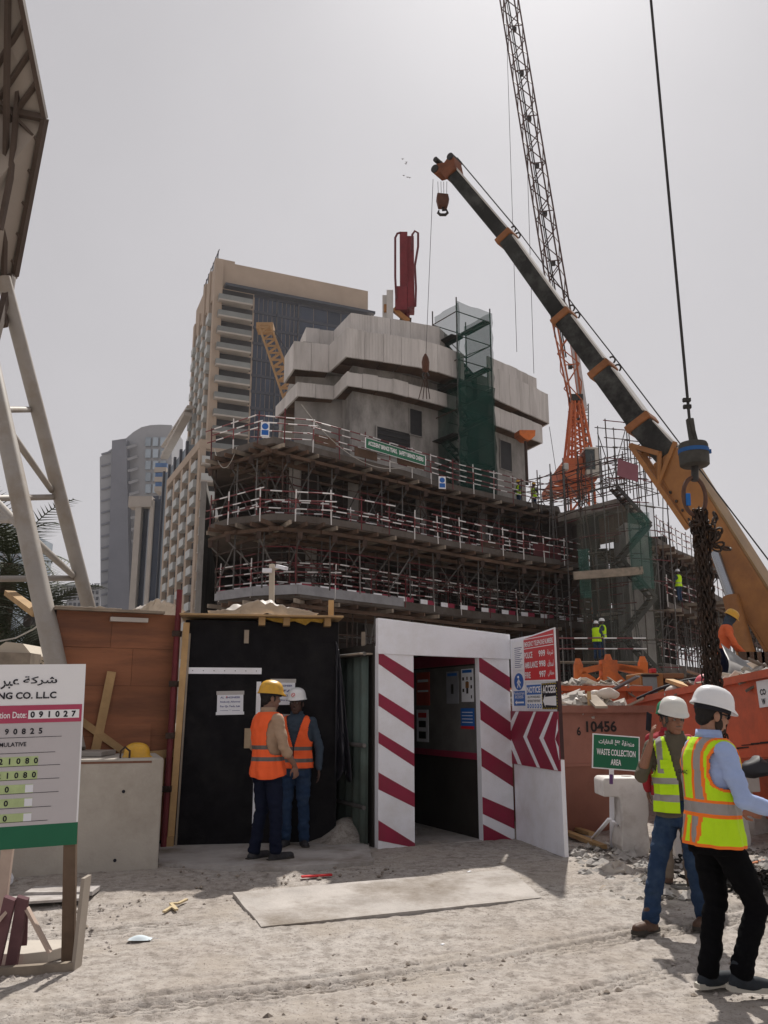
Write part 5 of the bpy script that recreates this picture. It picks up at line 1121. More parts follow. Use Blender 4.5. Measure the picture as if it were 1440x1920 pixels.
for k in range(12): y = 760 + k * 6.5; rod('ladder_rung', cl(1096, y), cl(1103, y), .035, M_GALV, tc, 4)
b = MB(); b.beam(cl(1095, 770), cl(1076, 640), .5, .22); b.build('luffing_strut', mat('strut_grey', (.52, .51, .52), .6), tc)
def cbox(nm, x0, x1, y0, y1, dd, dep, m):
    A, C = cl(x0, y1, dd), cl(x1, y0, dd); b = MB(); b.bb(A.x, C.x, DJ + dd, DJ + dd + dep, A.z, C.z); return b.build(nm, m, tc, bevel=.04)
cbox('slewing_deck', 1050, 1118, 872, 900, -1.5, 4, M_TC); cbox('slew_ring', 1062, 1112, 900, 915, -1, 3, M_TC); cbox('machinery_box', 1030, 1060, 905, 918, -1, 3, M_TC); cbox('winch_house', 1060, 1100, 858, 874, -1, 2.5, M_TC)
cbox('cab_body', 1100, 1125, 880, 892, -2, 2.4, mat('cab_cream', (.48, .45, .40), .6)); cbox('cab_frame', 1098, 1124, 838, 842, -2, 2.4, MATS['cab_cream']); cbox('cab_glass', 1099, 1117, 842, 880, -1.9, 2.2, mat('cab_glass', (.02, .03, .03), .15, 0, .1, 2, spec=.6)); cbox('cab_post', 1117, 1124, 842, 880, -2, 2.4, MATS['cab_cream'])
cbox('grey_cabinet', 1058, 1066, 868, 880, -2.2, .6, MATS['cabinet_grey'])
for s in (-.9, .9):
    for f in (-.9, .9): rod('mast_chord', cl(1086, 912) + V((s, f, 0)), V((cl(1086, 912).x + s, DJ + f, 0)), .1, M_TC, tc, 6)
for k in range(9):
    z0 = cl(1086, 912).z - k * 2.2; x = cl(1086, 912).x
    for f in (-.9, .9): rod('lacing', (x - .9, DJ + f, z0), (x + .9, DJ + f, z0 - 2.2), .06, M_TC, tc, 5); rod('lacing', (x + .9, DJ + f, z0), (x - .9, DJ + f, z0 - 2.2), .06, M_TC, tc, 5)
for (x0, y0, x1, y1, lb) in ((946, -60, 969, 660, 'thin hoist rope hanging left of the jib'), (985, 190, 1001, 700, 'second thin rope hanging just left of the jib'), (1030, 800, 1045, 900, 'thin stay rope between right screen and orange crane')):
    o = rod('hoist_rope', T(x0, y0, 56), T(x1, y1, 56), .022, M_STEEL, None, 4); tag(o, lb, 'rope')

# ------------------------------------------------------------------ near hook weight with the chain bundle
DH = 10.2
cw = thing('crane_weight', 'round dark hook weight with blue strap hanging on a single cable', 'hook weight', T(1300, 850, DH))
rod('cable', T(1214, -70, DH), T(1294, 800, DH), .019, M_STEEL, cw, 7)
b = MB(); c = T(1301, 853, DH); b.lathe([(.155, -.15), (.178, -.13), (.182, -.03), (.178, .12), (.165, .15), (.05, .155)], c, 26); b.build('drum', mat('grimy_iron', (.06, .058, .052), .75, .2, .5, 6, .3, 20), cw, smooth=True)
b = MB(); b.lathe([(.178, .02), (.187, .02), (.187, .07), (.178, .07)], c, 26); b.build('strap', mat('blue_strap', (.02, .09, .26), .7), cw); b = MB(); b.box(c + V((.19, -.02, .04)), (.04, .03, .05)); b.build('strap_knot', MATS['blue_strap'], cw)
b = MB(); A = T(1291, 757, DH); 
for k, dz in enumerate((.0, -.09)): b.box(A + V((-.02, 0, .05 + dz)), (.10, .05, .05)); b.tube(A + V((-.07, 0, .03 + dz)), A + V((.03, 0, .07 + dz)), .02)
b.build('rope_clamp', M_STEEL, cw, bevel=.008)
b = MB(); b.beam(T(1293, 785, DH), T(1300, 830, DH), .085, .075); b.beam(T(1293, 788, DH), T(1304, 830, DH), .05, .10); b.build('wedge_socket', MATS['grimy_iron'], cw, bevel=.012)
rod('shank', c - V((0, 0, .15)), T(1303, 902, DH), .045, M_STEEL, cw, 10)
b = MB(); rc = T(1302, 928, DH); b.path([rc + V((.135 * math.cos(a), .0, .24 * math.sin(a) - .02)) for a in np.linspace(0, 2 * math.pi, 25)[:-1]], .026, 8, closed=True); b.build('master_ring', mat('brown_iron', (.11, .06, .045), .7, .3, .3, 6), cw, smooth=True)
b = MB(); b.beam(T(1290, 925, DH - .03), T(1291, 948, DH - .03), .055, .03); b.build('blue_rag', mat('blue_rag', (.02, .13, .40), .8), cw, bevel=.008)
# chain strands: every strand its own part, links alternate by a quarter turn
M_CHAIN = mat('rusty_chain', (.035, .025, .02), .6, .4, .45, 8, col2=(.07, .04, .025), mixs=8)
def link_mesh(b, c, d, roll, L=.075, W=.045, r=.0105):
    d = d.normalized(); a = d.orthogonal().normalized(); a = (Matrix.Rotation(roll, 3, d) @ a); pts = []
    for k in range(10): t = 2 * math.pi * k / 10; pts.append(c + d * (L * .62 * math.sin(t)) + a * (W * .55 * math.cos(t)))
    b.path(pts, r, 4, closed=True)
ch = thing('chain_bundle', 'thick bundle of rusty lifting chains hanging from the crane hook', 'chain', T(1320, 960, DH))
rr = random.Random(3); topc = T(1312, 955, DH); zend = .35
for s in range(20):
    a = s * 2.4; ro = .03 + .085 * math.sqrt((s % 9) / 9); b = MB(); p = topc + V((math.cos(a) * ro * .7, math.sin(a) * ro * .6, -.02 - .06 * rr.random())); end = T(1340, 1330, DH) ; zl = zend + rr.uniform(0, .3) if s < 12 else rr.uniform(1.2, 2.6)
    dirv = V((end.x + math.cos(a) * ro * 1.0 - p.x, end.y + math.sin(a) * ro - p.y, end.z - p.z)).normalized(); L = .078; k = 0; roll = rr.random() * 3
    while p.z > zl:
        link_mesh(b, p, dirv + V((rr.uniform(-.05, .05), rr.uniform(-.05, .05), 0)), roll + k * 1.57); p = p + dirv * L; k += 1
    b.build('strand', M_CHAIN, ch, fix=False)
b = MB(); p0 = T(1296, 985, DH)
for k in range(24): link_mesh(b, p0 + V((.02 * math.sin(k * .3) + .004 * k, -.03, -.07 * k)), V((.05, 0, -1)), k * 1.57, L=.085, W=.06)
b.build('strand', M_CHAIN, ch, fix=False)
b = MB()
for k in range(26): q = T(1318, 985, DH) + V((rr.gauss(.05, .09), rr.gauss(-.02, .07), rr.gauss(-.12, .12))); link_mesh(b, q, V((rr.uniform(-1, 1), rr.uniform(-1, 1), rr.uniform(-1, 1))), rr.random() * 3, L=.10, W=.07, r=.016)
o = b.build('hook_cluster', M_CHAIN, ch, fix=False); o['kind'] = 'stuff'
for (px, py, n, sx_, lb) in ((1425, 1665, 170, .28, 'heap of black chain on the ground at the right edge'), (1345, 1640, 70, .12, 'small heap of chain behind the front man\'s legs')):
    g = G(px, py); b = MB()
    for k in range(n): q = V((g.x + rr.gauss(0, sx_), g.y + rr.gauss(0, .13), 0)); q.z = GZ(q.x, q.y) + .05 + abs(rr.gauss(0, .045)); link_mesh(b, q, V((rr.uniform(-1, 1), rr.uniform(-.5, .5), rr.uniform(-.3, .3))), rr.random() * 3, L=.075, W=.05, r=.011)
    o = b.build('chain_heap', mat('oily_chain', (.016, .015, .014), .4, .5, .4, 8), fix=False); o['kind'] = 'stuff'; o['label'] = lb
# ------------------------------------------------------------------ tubular billboard tower on the left
M_TUBE = mat('cream_steel_tube', (.30, .275, .25), .55, .05, .12, 2, col2=(.25, .21, .17), mixs=1.5)
bt = thing('billboard_tower', 'tall cream tubular steel tower carrying a framed billboard at the left edge', 'billboard', T(140, 1410, 9.6))
A0, A1 = T(140, 1408, 9.6), T(-52, 520, 11.2); B0_, B1_ = T(186, 1215, 15.0), T(6, 520, 13.2)
D0, D1 = T(-150, 1330, 13.), T(-75, 520, 12.4)
for p, q, r in ((A0, A1, .118), (B0_, B1_, .118), (D0, D1, .118)): rod('leg', p, q, r, M_TUBE, bt, 18)
rod('leg', B0_, V((B0_.x + .25, B0_.y + .2, .1)), .135, M_TUBE, bt, 18)
for p, q in (((-20, 768, 11.4), (58, 768, 13.9)), ((-40, 935, 12.2), (100, 932, 14.2)), ((18, 808, 10.9), (97, 920, 14.2)), ((66, 1014, 10.3), (138, 1080, 14.7)), ((-60, 1086, 12.5), (141, 1084, 14.7)), ((-30, 945, 12), (42, 985, 10.3)), ((-40, 975, 12), (44, 974, 10.3)), ((-40, 905, 12.3), (42, 992, 10.3))):
    rod('cross_tube', T(*p), T(*q), .05, M_TUBE, bt, 10)
b = MB(); c = T(150, 1412, 9.55); b.box(c, (.62, .5, .05)); b.build('base_plate', M_TUBE, bt, bevel=.006)
# billboard back: plate with a steel rib lattice, seen edge-on from below
M_BRB = mat('billboard_brown', (.085, .062, .05), .7, .2, .25, 2); M_BPL = mat('billboard_sheet', (.28, .245, .215), .7, 0, .12, .8)
P1, P2, P3 = T(36, -20, 11.0), T(84, 222, 12.4), T(28, 518, 14.0)
P0 = T(-150, -260, 9.6); P4 = T(-190, 560, 12.4)
def plate(nm, pts, m, th=.04):
    n_ = (pts[1] - pts[0]).cross(pts[2] - pts[0]).normalized(); b = MB(); k = len(pts)
    b.add(list(pts) + [p + n_ * th for p in pts], [tuple(range(k - 1, -1, -1)), tuple(range(k, 2 * k))] + [(i, (i + 1) % k, k + (i + 1) % k, k + i) for i in range(k)]); return b.build(nm, m, bt)
M0 = T(-120, 180, 12.0)
back = V((0, .10, 0)); side_ = V((.02, .3, .0))
for pts in ((P1, P2, M0, P0), (P2, P3, P4, M0)): plate('billboard_panel', [p + back for p in pts], M_BPL)
def rib(p, q, w=.08, h=.10): bar('frame_rib', p, q, w, h, M_BRB, bt, up=(0, 1, 0))
rib(P0, P1); rib(P1, P2); rib(P2, P3, .08, .12); rib(P3, P4); rib(M0, P2, .1)
for t in (.22, .45, .7): rib(P1.lerp(P2, t), P1.lerp(P2, t) + (M0 - P1) * .38 + (P3 - P2) * .12 * (1 - t), .045, .09)
for t in (.15, .35, .55, .75, .93): q = P2.lerp(P3, t); rib(q, q + (M0 - P2) * .55 + (P1 - P2) * .55, .045, .09)
for t in (.3, .6): rib(P1.lerp(P0, t * .4), P3.lerp(P4, t * .35), .06, .10)
rib(T(5, 40, 11.4), T(38, 130, 12), .06, .08); rib(T(38, 130, 12), T(20, 330, 12.6), .06, .1); rib(T(20, 330, 12.6), T(0, 430, 12.8), .07, .1); rib(T(20, 520, 13.4), T(-10, 640, 12.8), .1, .12); rib(T(24, 518, 13.9), T(8, 610, 13.2), .08, .1)

# concrete footing block below it
fA, fB = T(-60, 1660, 8.6), T(296, 1630, 9.15); fA.z = fB.z = .1
FF = frame(fA, fB - fA); WF = (fB - fA).length
ft = thing('concrete_footing', 'large pale concrete footing block behind the site sign', 'concrete block', fB)
b = MB(); b.fbox(FF, 0, WF, -.05, 1.10, -1.1, 0); b.build('block', mat('cast_concrete', (.40, .365, .32), .88, 0, .12, 1.2, .2, 40, col2=(.31, .275, .235), mixs=.9), ft, bevel=.02)
b = MB(); b.fbox(FF, .3, WF - .12, 1.055, 1.075, -.02, .004); b.build('rust_line', mat('rust_stain', (.16, .075, .05), .9), ft)
for a, z in ((WF - .38, .78), (WF - .42, .13), (WF - 1.5, .22)): b = MB(); b.tube(FF(a, z, -.02), FF(a, z, .003), .017, n=10); b.build('tie_hole', M_INK, ft)
for a in (WF - .43, ): b = MB(); b.path([FF(a, 1.09, -.1), FF(a + .0, 1.17, -.1), FF(a + .04, 1.21, -.1), FF(a + .09, 1.17, -.1), FF(a + .09, 1.09, -.1)], .011, 6); b.build('lifting_loop', M_RUST, ft)
pl = thing('ground_plank', 'grey board lying flat at the foot of the concrete footing', 'board', G(80, 1680)); F = frame(G(20, 1690) + V((0, 0, .02)), G(150, 1682) - G(20, 1690)); fpiece('board', F, 0, .62, -.0, .02, -.0, .26, M_SLAB, pl)
F2 = frame(G(45, 1688) + V((0, 0, .03)), V((1, .05, 0)), V((0, 1, 0))); o = fpiece('board', F2, 0, .58, 0, .27, 0, .035, M_SLAB, pl)

# ------------------------------------------------------------------ site information board
sg = thing('site_board', 'white site information board with red and green bands on timber legs', 'sign board', G(130, 1812))
BR = T(160, 1245, 6.25); BRb = T(144, 1583, 6.25); up = (BR - BRb).normalized(); BLt = T(-95, 1247, 5.95)
u = (BR - BLt).normalized(); FBd = frame(BRb, u, up); HBd = (BR - BRb).length; mm = HBd / 340.        # metres per photo pixel
X0 = -1.05
fpiece('panel', FBd, X0, 0, 0, HBd, -.012, 0, M_WHITEB, sg)
fpiece('grey_field', FBd, X0, -.012, .145, HBd * .725, .0005, .002, mat('board_grey', (.50, .475, .49), .5, 0, .05, 2), sg)
fpiece('green_band', FBd, X0, -.0, .0, .145, .0005, .003, M_GREENP, sg)
M_ROSE = mat('rose_band', (.42, .06, .12), .5, 0, .06, 3); fpiece('rose_band', FBd, X0, -.012, HBd * .672, HBd * .77, .0025, .004, M_ROSE, sg)
def bx(px): return -(158 - px) * mm
def bz(py): return (1583 - py) * mm
def wr(s, x0, x1, y0, y1, m=M_INK, bold=.015, c=.006): return lettering(s, FBd, bx(x0), bx(x1), bz(y1), bz(y0), m, sg, c=c, bold=bold, keep=len(s) == 1)
wr(arabic('عبر') , 4, 37, 1271, 1290); wr(arabic('شركة'), 44, 106, 1266, 1284)
wr('NG CO. L.L.C', 1, 106, 1296, 1309, bold=.03); wr('etion Date:', 1, 54, 1333, 1345, M_LET)
fpiece('number_strip', FBd, bx(57), bx(150), bz(1347), bz(1331), .0045, .006, M_WHITEB, sg)
for i, ch_ in enumerate('091027'): wr(ch_, 61 + i * 15, 69 + i * 15, 1333, 1345, M_INK, .04, .008)
M_TAPEC = mat('tape_green', (.42, .52, .25), .4, 0, .15, 12, spec=.5)
for txt, x0, dx, y, strip in (('190825', 2, 15, 1370, None), ('21080', 10, 15.5, 1425, 1), ('21080', 8, 15.5, 1451, 1)):
    if strip: fpiece('tape_strip', FBd, X0, bx(80), bz(y + 9), bz(y - 8), .0025, .0035, M_TAPEC, sg)
    for i, ch_ in enumerate(txt): wr(ch_, x0 + i * dx, x0 + i * dx + 8, y - 5.5, y + 5.5, M_INK, .03)
for y in (1476, 1501, 1528):
    fpiece('tape_strip', FBd, X0, bx(74), bz(y + 8), bz(y - 8), .0025, .0035, M_TAPEC, sg); fpiece('number_tag', FBd, bx(60), bx(74), bz(y + 7), bz(y - 7), .004, .0048, M_PAPER, sg); wr('0', 24, 32, y - 5.5, y + 5.5, M_INK, .03)
wr('MMULATIVE', 1, 57, 1390, 1398)
for y, xe in ((1381, 120), (1410, 110), (1434, 120), (1459, 120), (1484, 120), (1510, 108), (1535, 103)): fpiece('rule_line', FBd, X0, bx(xe), bz(y) - .003, bz(y), .0035, .0045, M_INK, sg)
wr('T', 1, 8, 1565, 1583, M_LET, .02)
b = MB(); g = G(128, 1812); b.beam(g, FBd(-.05, .25, -.05), .085, .045); b.build('post', mat('dark_old_timber', (.145, .10, .07), .85, 0, .3, 5), sg, bevel=.004)
g2 = G(5, 1815); b = MB(); tp2 = FBd(bx(38), .1, -.03); b.beam(tp2 + V((0, 0, 0)), tp2 - V((.02, 0, .62)), .075, .04); b.build('post', mat('pink_timber', (.46, .36, .30), .8, 0, .15, 5), sg, bevel=.004)
M_MAUVE = mat('maroon_old_timber', (.15, .075, .085), .85, 0, .25, 4, orand=.15)
kn = T(28, 1683, 6.0); bar('strut', kn + V((-.03, 0, 0)), G(-12, 1818), .075, .03, M_MAUVE, sg, up=(0, -1, 0)); bar('strut', kn + V((.05, 0.01, 0)), G(20, 1818), .075, .03, M_MAUVE, sg, up=(0, -1, 0)); bar('strut', kn + V((.04, .05, -.05)), T(42, 1770, 6.25), .06, .03, M_MAUVE, sg)
bar('brace', T(50, 1702, 6.05), T(94, 1786, 6.05), .045, .02, MATS['pink_timber'], sg); bar('brace', T(14, 1706, 6.05), T(-30, 1760, 6.0), .045, .02, MATS['pink_timber'], sg)
b = MB(); F = frame(G(-40, 1800), V((1, .06, 0)), V((0, 1, 0))); o = F.o
b.fprism(F, [(0, -.14), (.35, -.16), (.50, -.10), (.58, .02), (.60, .2), (0, .2)], .0, .075); b.build('base_board', mat('pale_base', (.44, .40, .35), .85, 0, .12, 3), sg, bevel=.006)
bar('base_beam', G(-40, 1835) + V((0, 0, .03)), G(136, 1822) + V((0, 0, .03)), .05, .06, M_TIMBG, sg); b = MB(); q = G(141, 1822); b.box(q + V((0, .05, .28)), (.024, .14, .60), Matrix.Rotation(.04, 3, 'Y')); b.build('side_board', mat('edge_timber', (.30, .26, .22), .85), sg)

# ------------------------------------------------------------------ hard hat builder (shared with the people)
def hat_mesh(b, c, M, s=1., ridge=True, visor=.15):
    prof = [(1.02, .006), (1.10, -.006), (1.10, .002), (1.03, .014), (1.0, .035), (.955, .065), (.86, .092), (.70, .114), (.48, .128), (.22, .135), (.0, .137)]; n = 28; vs = []
    for i, (r, z) in enumerate(prof):
        for j in range(n):
            a = 2 * math.pi * j / n; x = r * math.cos(a) * .107; y = r * math.sin(a) * .134; zz = z
            if i in (1, 2) and math.sin(a) > 0: y *= 1 + visor * math.sin(a) ** 3; zz -= .012 * math.sin(a) ** 2
            if ridge and i > 4: zz += .007 * (math.exp(-(x / .012) ** 2) + .6 * math.exp(-((abs(x) - .035) / .010) ** 2))
            vs.append(M @ (V((x, y, zz)) * s) + V(c))
    b.add(vs, [(i * n + j, i * n + (j + 1) % n, (i + 1) * n + (j + 1) % n, (i + 1) * n + j) for i in range(len(prof) - 1) for j in range(n)])
M_HATY = mat('yellow_hat', (.62, .33, .02), .38, 0, .08, 8, col2=(.48, .27, .03), mixs=14, space='obj', spec=.5); M_HATW = mat('white_hat', (.72, .72, .73), .32, 0, .05, 8, space='obj', spec=.5); M_HATG = mat('green_hat', (.01, .22, .10), .4, 0, .1, 8, space='obj')
b = MB(); hp = FF(WF - .26, 1.105, -.25); hat_mesh(b, hp, Matrix.Rotation(R(-70), 3, 'Z')); o = b.build('hard_hat', M_HATY, smooth=True); tag(o, 'yellow hard hat resting on top of the concrete footing', 'hard hat')

# ------------------------------------------------------------------ skips
M_SKIP = mat('faded_skip_red', (.31, .135, .10), .65, .0, .16, 1.5, .1, 30, col2=(.23, .10, .072), mixs=1.4); M_SKIPO = mat('bright_skip_orange', (.60, .13, .045), .55, 0, .1, 1.2, col2=(.45, .12, .05), mixs=1.2)
M_SKIPR = mat('red_skip', (.62, .125, .06), .55, 0, .12, 1.2, .08, 30, col2=(.42, .10, .055), mixs=1.3)
def skip(name, F, L, W, H, m, label, drop=.72, ins=.42, ribs=3):
    s = thing(name, label, 'skip', F(L / 2, 0, -W / 2))
    def ring(a, z): return [F(a, z, -a), F(L - a, z, -a), F(L - a, z, -W + a), F(a, z, -W + a)]
    rs = [ring(ins, 0), ring(0, H - drop), ring(0, H), ring(.05, H), ring(.05, H - drop), ring(ins + .04, .08)]
    b = MB(); vs = [p for r in rs for p in r]
    b.add(vs, [(4 * i + j, 4 * i + (j + 1) % 4, 4 * (i + 1) + (j + 1) % 4, 4 * (i + 1) + j) for i in range(5) for j in range(4)] + [(3, 2, 1, 0), (20, 21, 22, 23)]); b.build('body', m, s, bevel=.012)
    for p, q in zip(ring(-.03, H - .03), ring(-.03, H - .03)[1:] + ring(-.03, H - .03)[:1]): bar('rim', p, q, .08, .09, m, s)
    bar('crease', F(0, H - drop, .005), F(L, H - drop, .005), .03, .03, m, s)
    for k in range(ribs): a = L * (k + .7) / (ribs + .4); bar('rib', F(a, H - drop + .02, .02), F(a, H - .08, .02), .07, .035, m, s, up=F.n)
    return s
s1A = V((XD(1034, 11.1, 1.7), 11.1, .12)); s1B = V((XD(1217, 11.7, 1.7), 11.7, .12)); FS1 = frame(s1A, s1B - s1A); LS1 = (s1B - s1A).length
sk1 = skip('rubble_skip', FS1, LS1, 3.2, 1.60, M_SKIP, 'faded red rubble skip stencilled with black numbers behind the waste sign', ribs=0)
M_STENC = mat('stencil_black', (.03, .025, .025), .8)
lettering('10456', FS1, LS1 * .33, LS1 * .64, 1.28, 1.42, M_STENC, sk1, c=.008, bold=.03); lettering('6', FS1, LS1 * .235, LS1 * .275, 1.24, 1.35, M_STENC, sk1, c=.008, bold=.03)
s2A = V((XD(1030, 15.2, 2.05), 15.2, .1)); s2B = V((XD(1215, 15.6, 2.05), 15.6, .1)); FS2 = frame(s2A, s2B - s2A); LS2 = (s2B - s2A).length
skip('rubble_skip', FS2, LS2, 2.4, 1.97, M_SKIPO, 'bright orange skip full of grey rubble behind the faded red one')
s3A = V((XD(1172, 14.4, 1.8), 14.4, 1.80)); s3B = V((XD(1500, 9.6, 2.2), 9.6, 2.17)); upv = V((-.03, 0, 1)); u3 = (s3B - s3A); FS3 = frame(s3A - V((0, 0, 1.70)), u3); LS3 = u3.length
sk3 = skip('rubble_skip', FS3, LS3, 2.6, 1.70, M_SKIPR, 'big orange-red skip at right behind the two men in yellow vests', drop=.95, ribs=0)
p = on_wall(FS3, 1430, 1335); fpiece('sign_plate', FS3, p[0] - .02, p[0] + .35, p[1] + .05, p[1] + .36, .012, .02, M_WHITEB, sk3); lettering('CO', FS3, p[0] + .04, p[0] + .16, p[1] + .19, p[1] + .26, M_INK, sk3, c=.024, bold=.03); lettering('W', FS3, p[0] + .05, p[0] + .13, p[1] + .08, p[1] + .15, M_INK, sk3, c=.024, bold=.03)
for k in range(9): q = on_wall(FS3, 1365 + k * 9, 1408 - k * 2 + random.uniform(-3, 3)); fpiece('scrape', FS3, q[0] - .12, q[0] + .16, q[1], q[1] + random.uniform(.006, .016), .006, .008, M_STENC, sk3)

def heap(name, F, L, W, z, amp, label, m, seed, n=160):
    f = vnoise(seed); rr = random.Random(seed); b = MB(); nx, ny = 26, 20; vs = []
    hh = lambda s, t: z + amp * (math.sin(math.pi * s) * math.sin(math.pi * t)) ** .5 * (.55 + .9 * float(f(np.array(s * 5 + 3.), np.array(t * 5 + 2.)))) + .05 * float(f(np.array(s * 17 + 3.), np.array(t * 17 + 2.)))
    for j in range(ny):
        for i in range(nx): s, t = i / (nx - 1), j / (ny - 1); vs.append(F(.06 + s * (L - .12), hh(s, t), -.06 - t * (W - .12)))
    b.add(vs, [(j * nx + i, j * nx + i + 1, (j + 1) * nx + i + 1, (j + 1) * nx + i) for j in range(ny - 1) for i in range(nx - 1)])
    for k in range(n):
        s, t = rr.random(), rr.random() ** 1.5; c = F(.1 + s * (L - .2), hh(s, t) + rr.uniform(0, .05), -.1 - t * (W - .2)); rot = Matrix.Rotation(rr.uniform(0, 6), 3, 'Z') @ Matrix.Rotation(rr.uniform(-.6, .6), 3, 'X') @ Matrix.Rotation(rr.uniform(-.6, .6), 3, 'Y')
        r_ = rr.random()
        sz = (rr.uniform(.05, .2), rr.uniform(.05, .16), rr.uniform(.03, .1)) if r_ < .62 else (rr.uniform(.2, .7), rr.uniform(.04, .09), .025) if r_ < .85 else (rr.uniform(.15, .35), rr.uniform(.15, .3), .012)
        b.box(c, sz, rot, mi=0 if r_ < .62 else 1 if r_ < .80 else 2)
    o = b.build(name, [m, M_TIMBG, M_PLASTIC], fix=False); o['kind'] = 'stuff'; o['label'] = label
    return o
M_RUB = mat('rubble_grey', (.40, .375, .345), .95, 0, .35, 5, col2=(.28, .25, .22), mixs=4)
heap('rubble_heap', FS1, LS1, 3.2, 1.52, .30, 'timber and rubble heaped in the faded red skip', M_RUB, 51); heap('rubble_heap', FS2, LS2, 2.4, 1.9, .22, 'grey rubble heaped in the bright orange skip', M_RUB, 52); heap('rubble_heap', FS3, LS3, 2.6, 1.60, .42, 'mixed rubble and boards heaped in the big right skip', M_RUB, 53, 320)
def plank(p, q, w, h, label, m=M_TIMB, cat='plank'): o = bar('plank', p, q, w, h, m, None); return tag(o, label, cat)
plank(T(1107, 1305, 11.5), T(1128, 1326, 11.1), .16, .03, 'short pale board slanting on the rubble above the stencilled numbers', M_TIMBG); plank(T(1104, 1298, 11.4), T(1106, 1326, 11.3), .05, .05, 'stub of timber standing upright in the faded red skip')
plank(T(1152, 1292, 15.3), T(1196, 1268, 15.0), .16, .03, 'pale grey plank leaning on the rubble of the bright orange skip', MATS['pale_concrete']); plank(T(1255, 1276, 13.0), T(1312, 1295, 12.2), .13, .05, 'long sawn plank in the right skip beside the chains', M_TIMB); plank(T(1262, 1283, 12.9), T(1300, 1297, 12.4), .11, .05, 'second sawn plank below it in the right skip', M_TIMBG); plank(T(1352, 1284, 11.8), T(1392, 1283, 11.4), .14, .06, 'timber stack end right of the hanging chains', M_TIMBG)
b = MB(); b.path([T(1195, 1310, 13.6), T(1240, 1290, 13.2), T(1285, 1276, 13.), T(1310, 1272, 12.8)], .025, 6); tag(b.build('black_pipe', M_INK), 'thin black pipe slanting over the right skip rubble', 'pipe')
b = MB(); b.ball(T(1320, 1283, 12.3), .13, 14, 9, sc=(1, .9, 1.1)); b.ball(T(1320, 1272, 12.3), .06, 8, 5); tag(b.build('red_buoy', mat('pink_red_plastic', (.55, .09, .12), .5), smooth=True), 'round pink-red plastic drum among the right skip rubble', 'drum')
b = MB(); b.ball(T(1266, 1302, 12.8), .15, 12, 8, sc=(1.1, .8, .9)); tag(b.build('white_sack', M_PLASTIC, smooth=True), 'white plastic sack on the rubble behind the phone man\'s helmet', 'sack')
for (px, py, d, s_, lb) in ((1140, 1300, 11.9, .11, 'crumpled white sack on the faded red skip'), (1115, 1303, 12.2, .09, 'white rag on the left of the faded red skip')):
    b = MB(); f = vnoise(int(px)); n_, k_ = 16, 10; c = T(px, py, d)
    b.ball(c, s_, n_, k_, sc=(1.3, 1, .7)); b.v = [tuple(V(v) + (V(v) - c) * (.5 * float(f(np.array(v[0] * 14 + 50), np.array(v[2] * 14 + v[1] * 9 + 50))))) for v in b.v]; tag(b.build('white_sack', M_PLASTIC, smooth=True), lb, 'sack')

# orange steel frame and little cab behind the skips
of = thing('steel_frame', 'orange welded steel frame standing behind the orange skip', 'steel frame', T(1160, 1290, 17.5)); D_ = 17.5
for p, q, w in (((1084, 1246), (1084, 1290), .16), ((1140, 1238), (1140, 1290), .30), ((1205, 1242), (1205, 1290), .16)): bar('post', T(*p, D_), T(*q, D_) - V((0, 0, .5)), w, w, M_ORANGE, of)
for p, q in (((1084, 1260), (1140, 1248)), ((1140, 1248), (1205, 1256)), ((1090, 1262), (1125, 1285)), ((1140, 1262), (1112, 1290)), ((1150, 1262), (1178, 1290)), ((1205, 1262), (1160, 1252))): bar('strut', T(*p, D_ - .05), T(*q, D_ - .05), .10, .12, M_ORANGE, of)
for x, y in ((1084, 1246), (1140, 1238), (1205, 1242)): b = MB(); c = T(x, y, D_); b.tube(c, c + V((0, 0, .12)), .09, .05, 10); b.build('pin', M_ORANGE, of)
ex = thing('excavator_cab', 'small ochre machine cab with a window half buried behind the skips', 'machine', T(1225, 1285, 15.5))
def xb(nm, x0, x1, y0, y1, d, dep, m): A, C = T(x0, y1, d), T(x1, y0, d); b = MB(); b.bb(A.x, C.x, d, d + dep, A.z, C.z); return b.build(nm, m, ex, bevel=.02)
xb('cab', 1204, 1243, 1262, 1310, 15.9, 1., M_YELLOW); xb('window', 1208, 1232, 1268, 1308, 15.84, .05, mat('dusty_glass', (.22, .25, .26), .3, 0, .2, 3)); xb('frame_bar', 1203, 1236, 1264, 1268, 15.8, .08, M_BLACK); xb('boom_housing', 1243, 1283, 1262, 1272, 16, .5, mat('brown_paint', (.24, .12, .06), .7)); xb('beacon', 1222, 1231, 1253, 1262, 16, .2, M_REDP); xb('counterweight', 1243, 1270, 1272, 1300, 16.1, .8, M_RUST)
# black and silver sheet over a bale, far right
b = MB(); f = vnoise(77); nx, ny = 26, 16; vs = []
for j in range(ny):
    for i in range(nx):
        s, t = i / (nx - 1), j / (ny - 1); p = T(lerp(1352, 1475, s), lerp(1212, 1262, s ** .8), 15.5).lerp(T(lerp(1352, 1475, s), 1300, 14.2), t); vs.append(p + V((0, -.35 * math.sin(math.pi * t), .12 * float(f(np.array(s * 9 + 2.), np.array(t * 6 + 2.))))))
b.add(vs, [(j * nx + i, j * nx + i + 1, (j + 1) * nx + i + 1, (j + 1) * nx + i) for j in range(ny - 1) for i in range(nx - 1)], 0); b.m = [0 if (k // (nx - 1)) < 5 or ((k % (nx - 1)) > 9 and (k // (nx - 1)) < 9) else 1 for k in range(len(b.f))]
o = b.build('sheeted_bale', [mat('black_film', (.025, .025, .03), .5, 0, .3, 3, spec=.3), mat('grey_geotextile', (.20, .19, .185), .9, 0, .2, 4)], smooth=True); so = o.modifiers.new('solid', 'SOLIDIFY'); so.thickness = .01; tag(o, 'black plastic and grey sheeting draped over a bale at the right edge', 'sheeting')
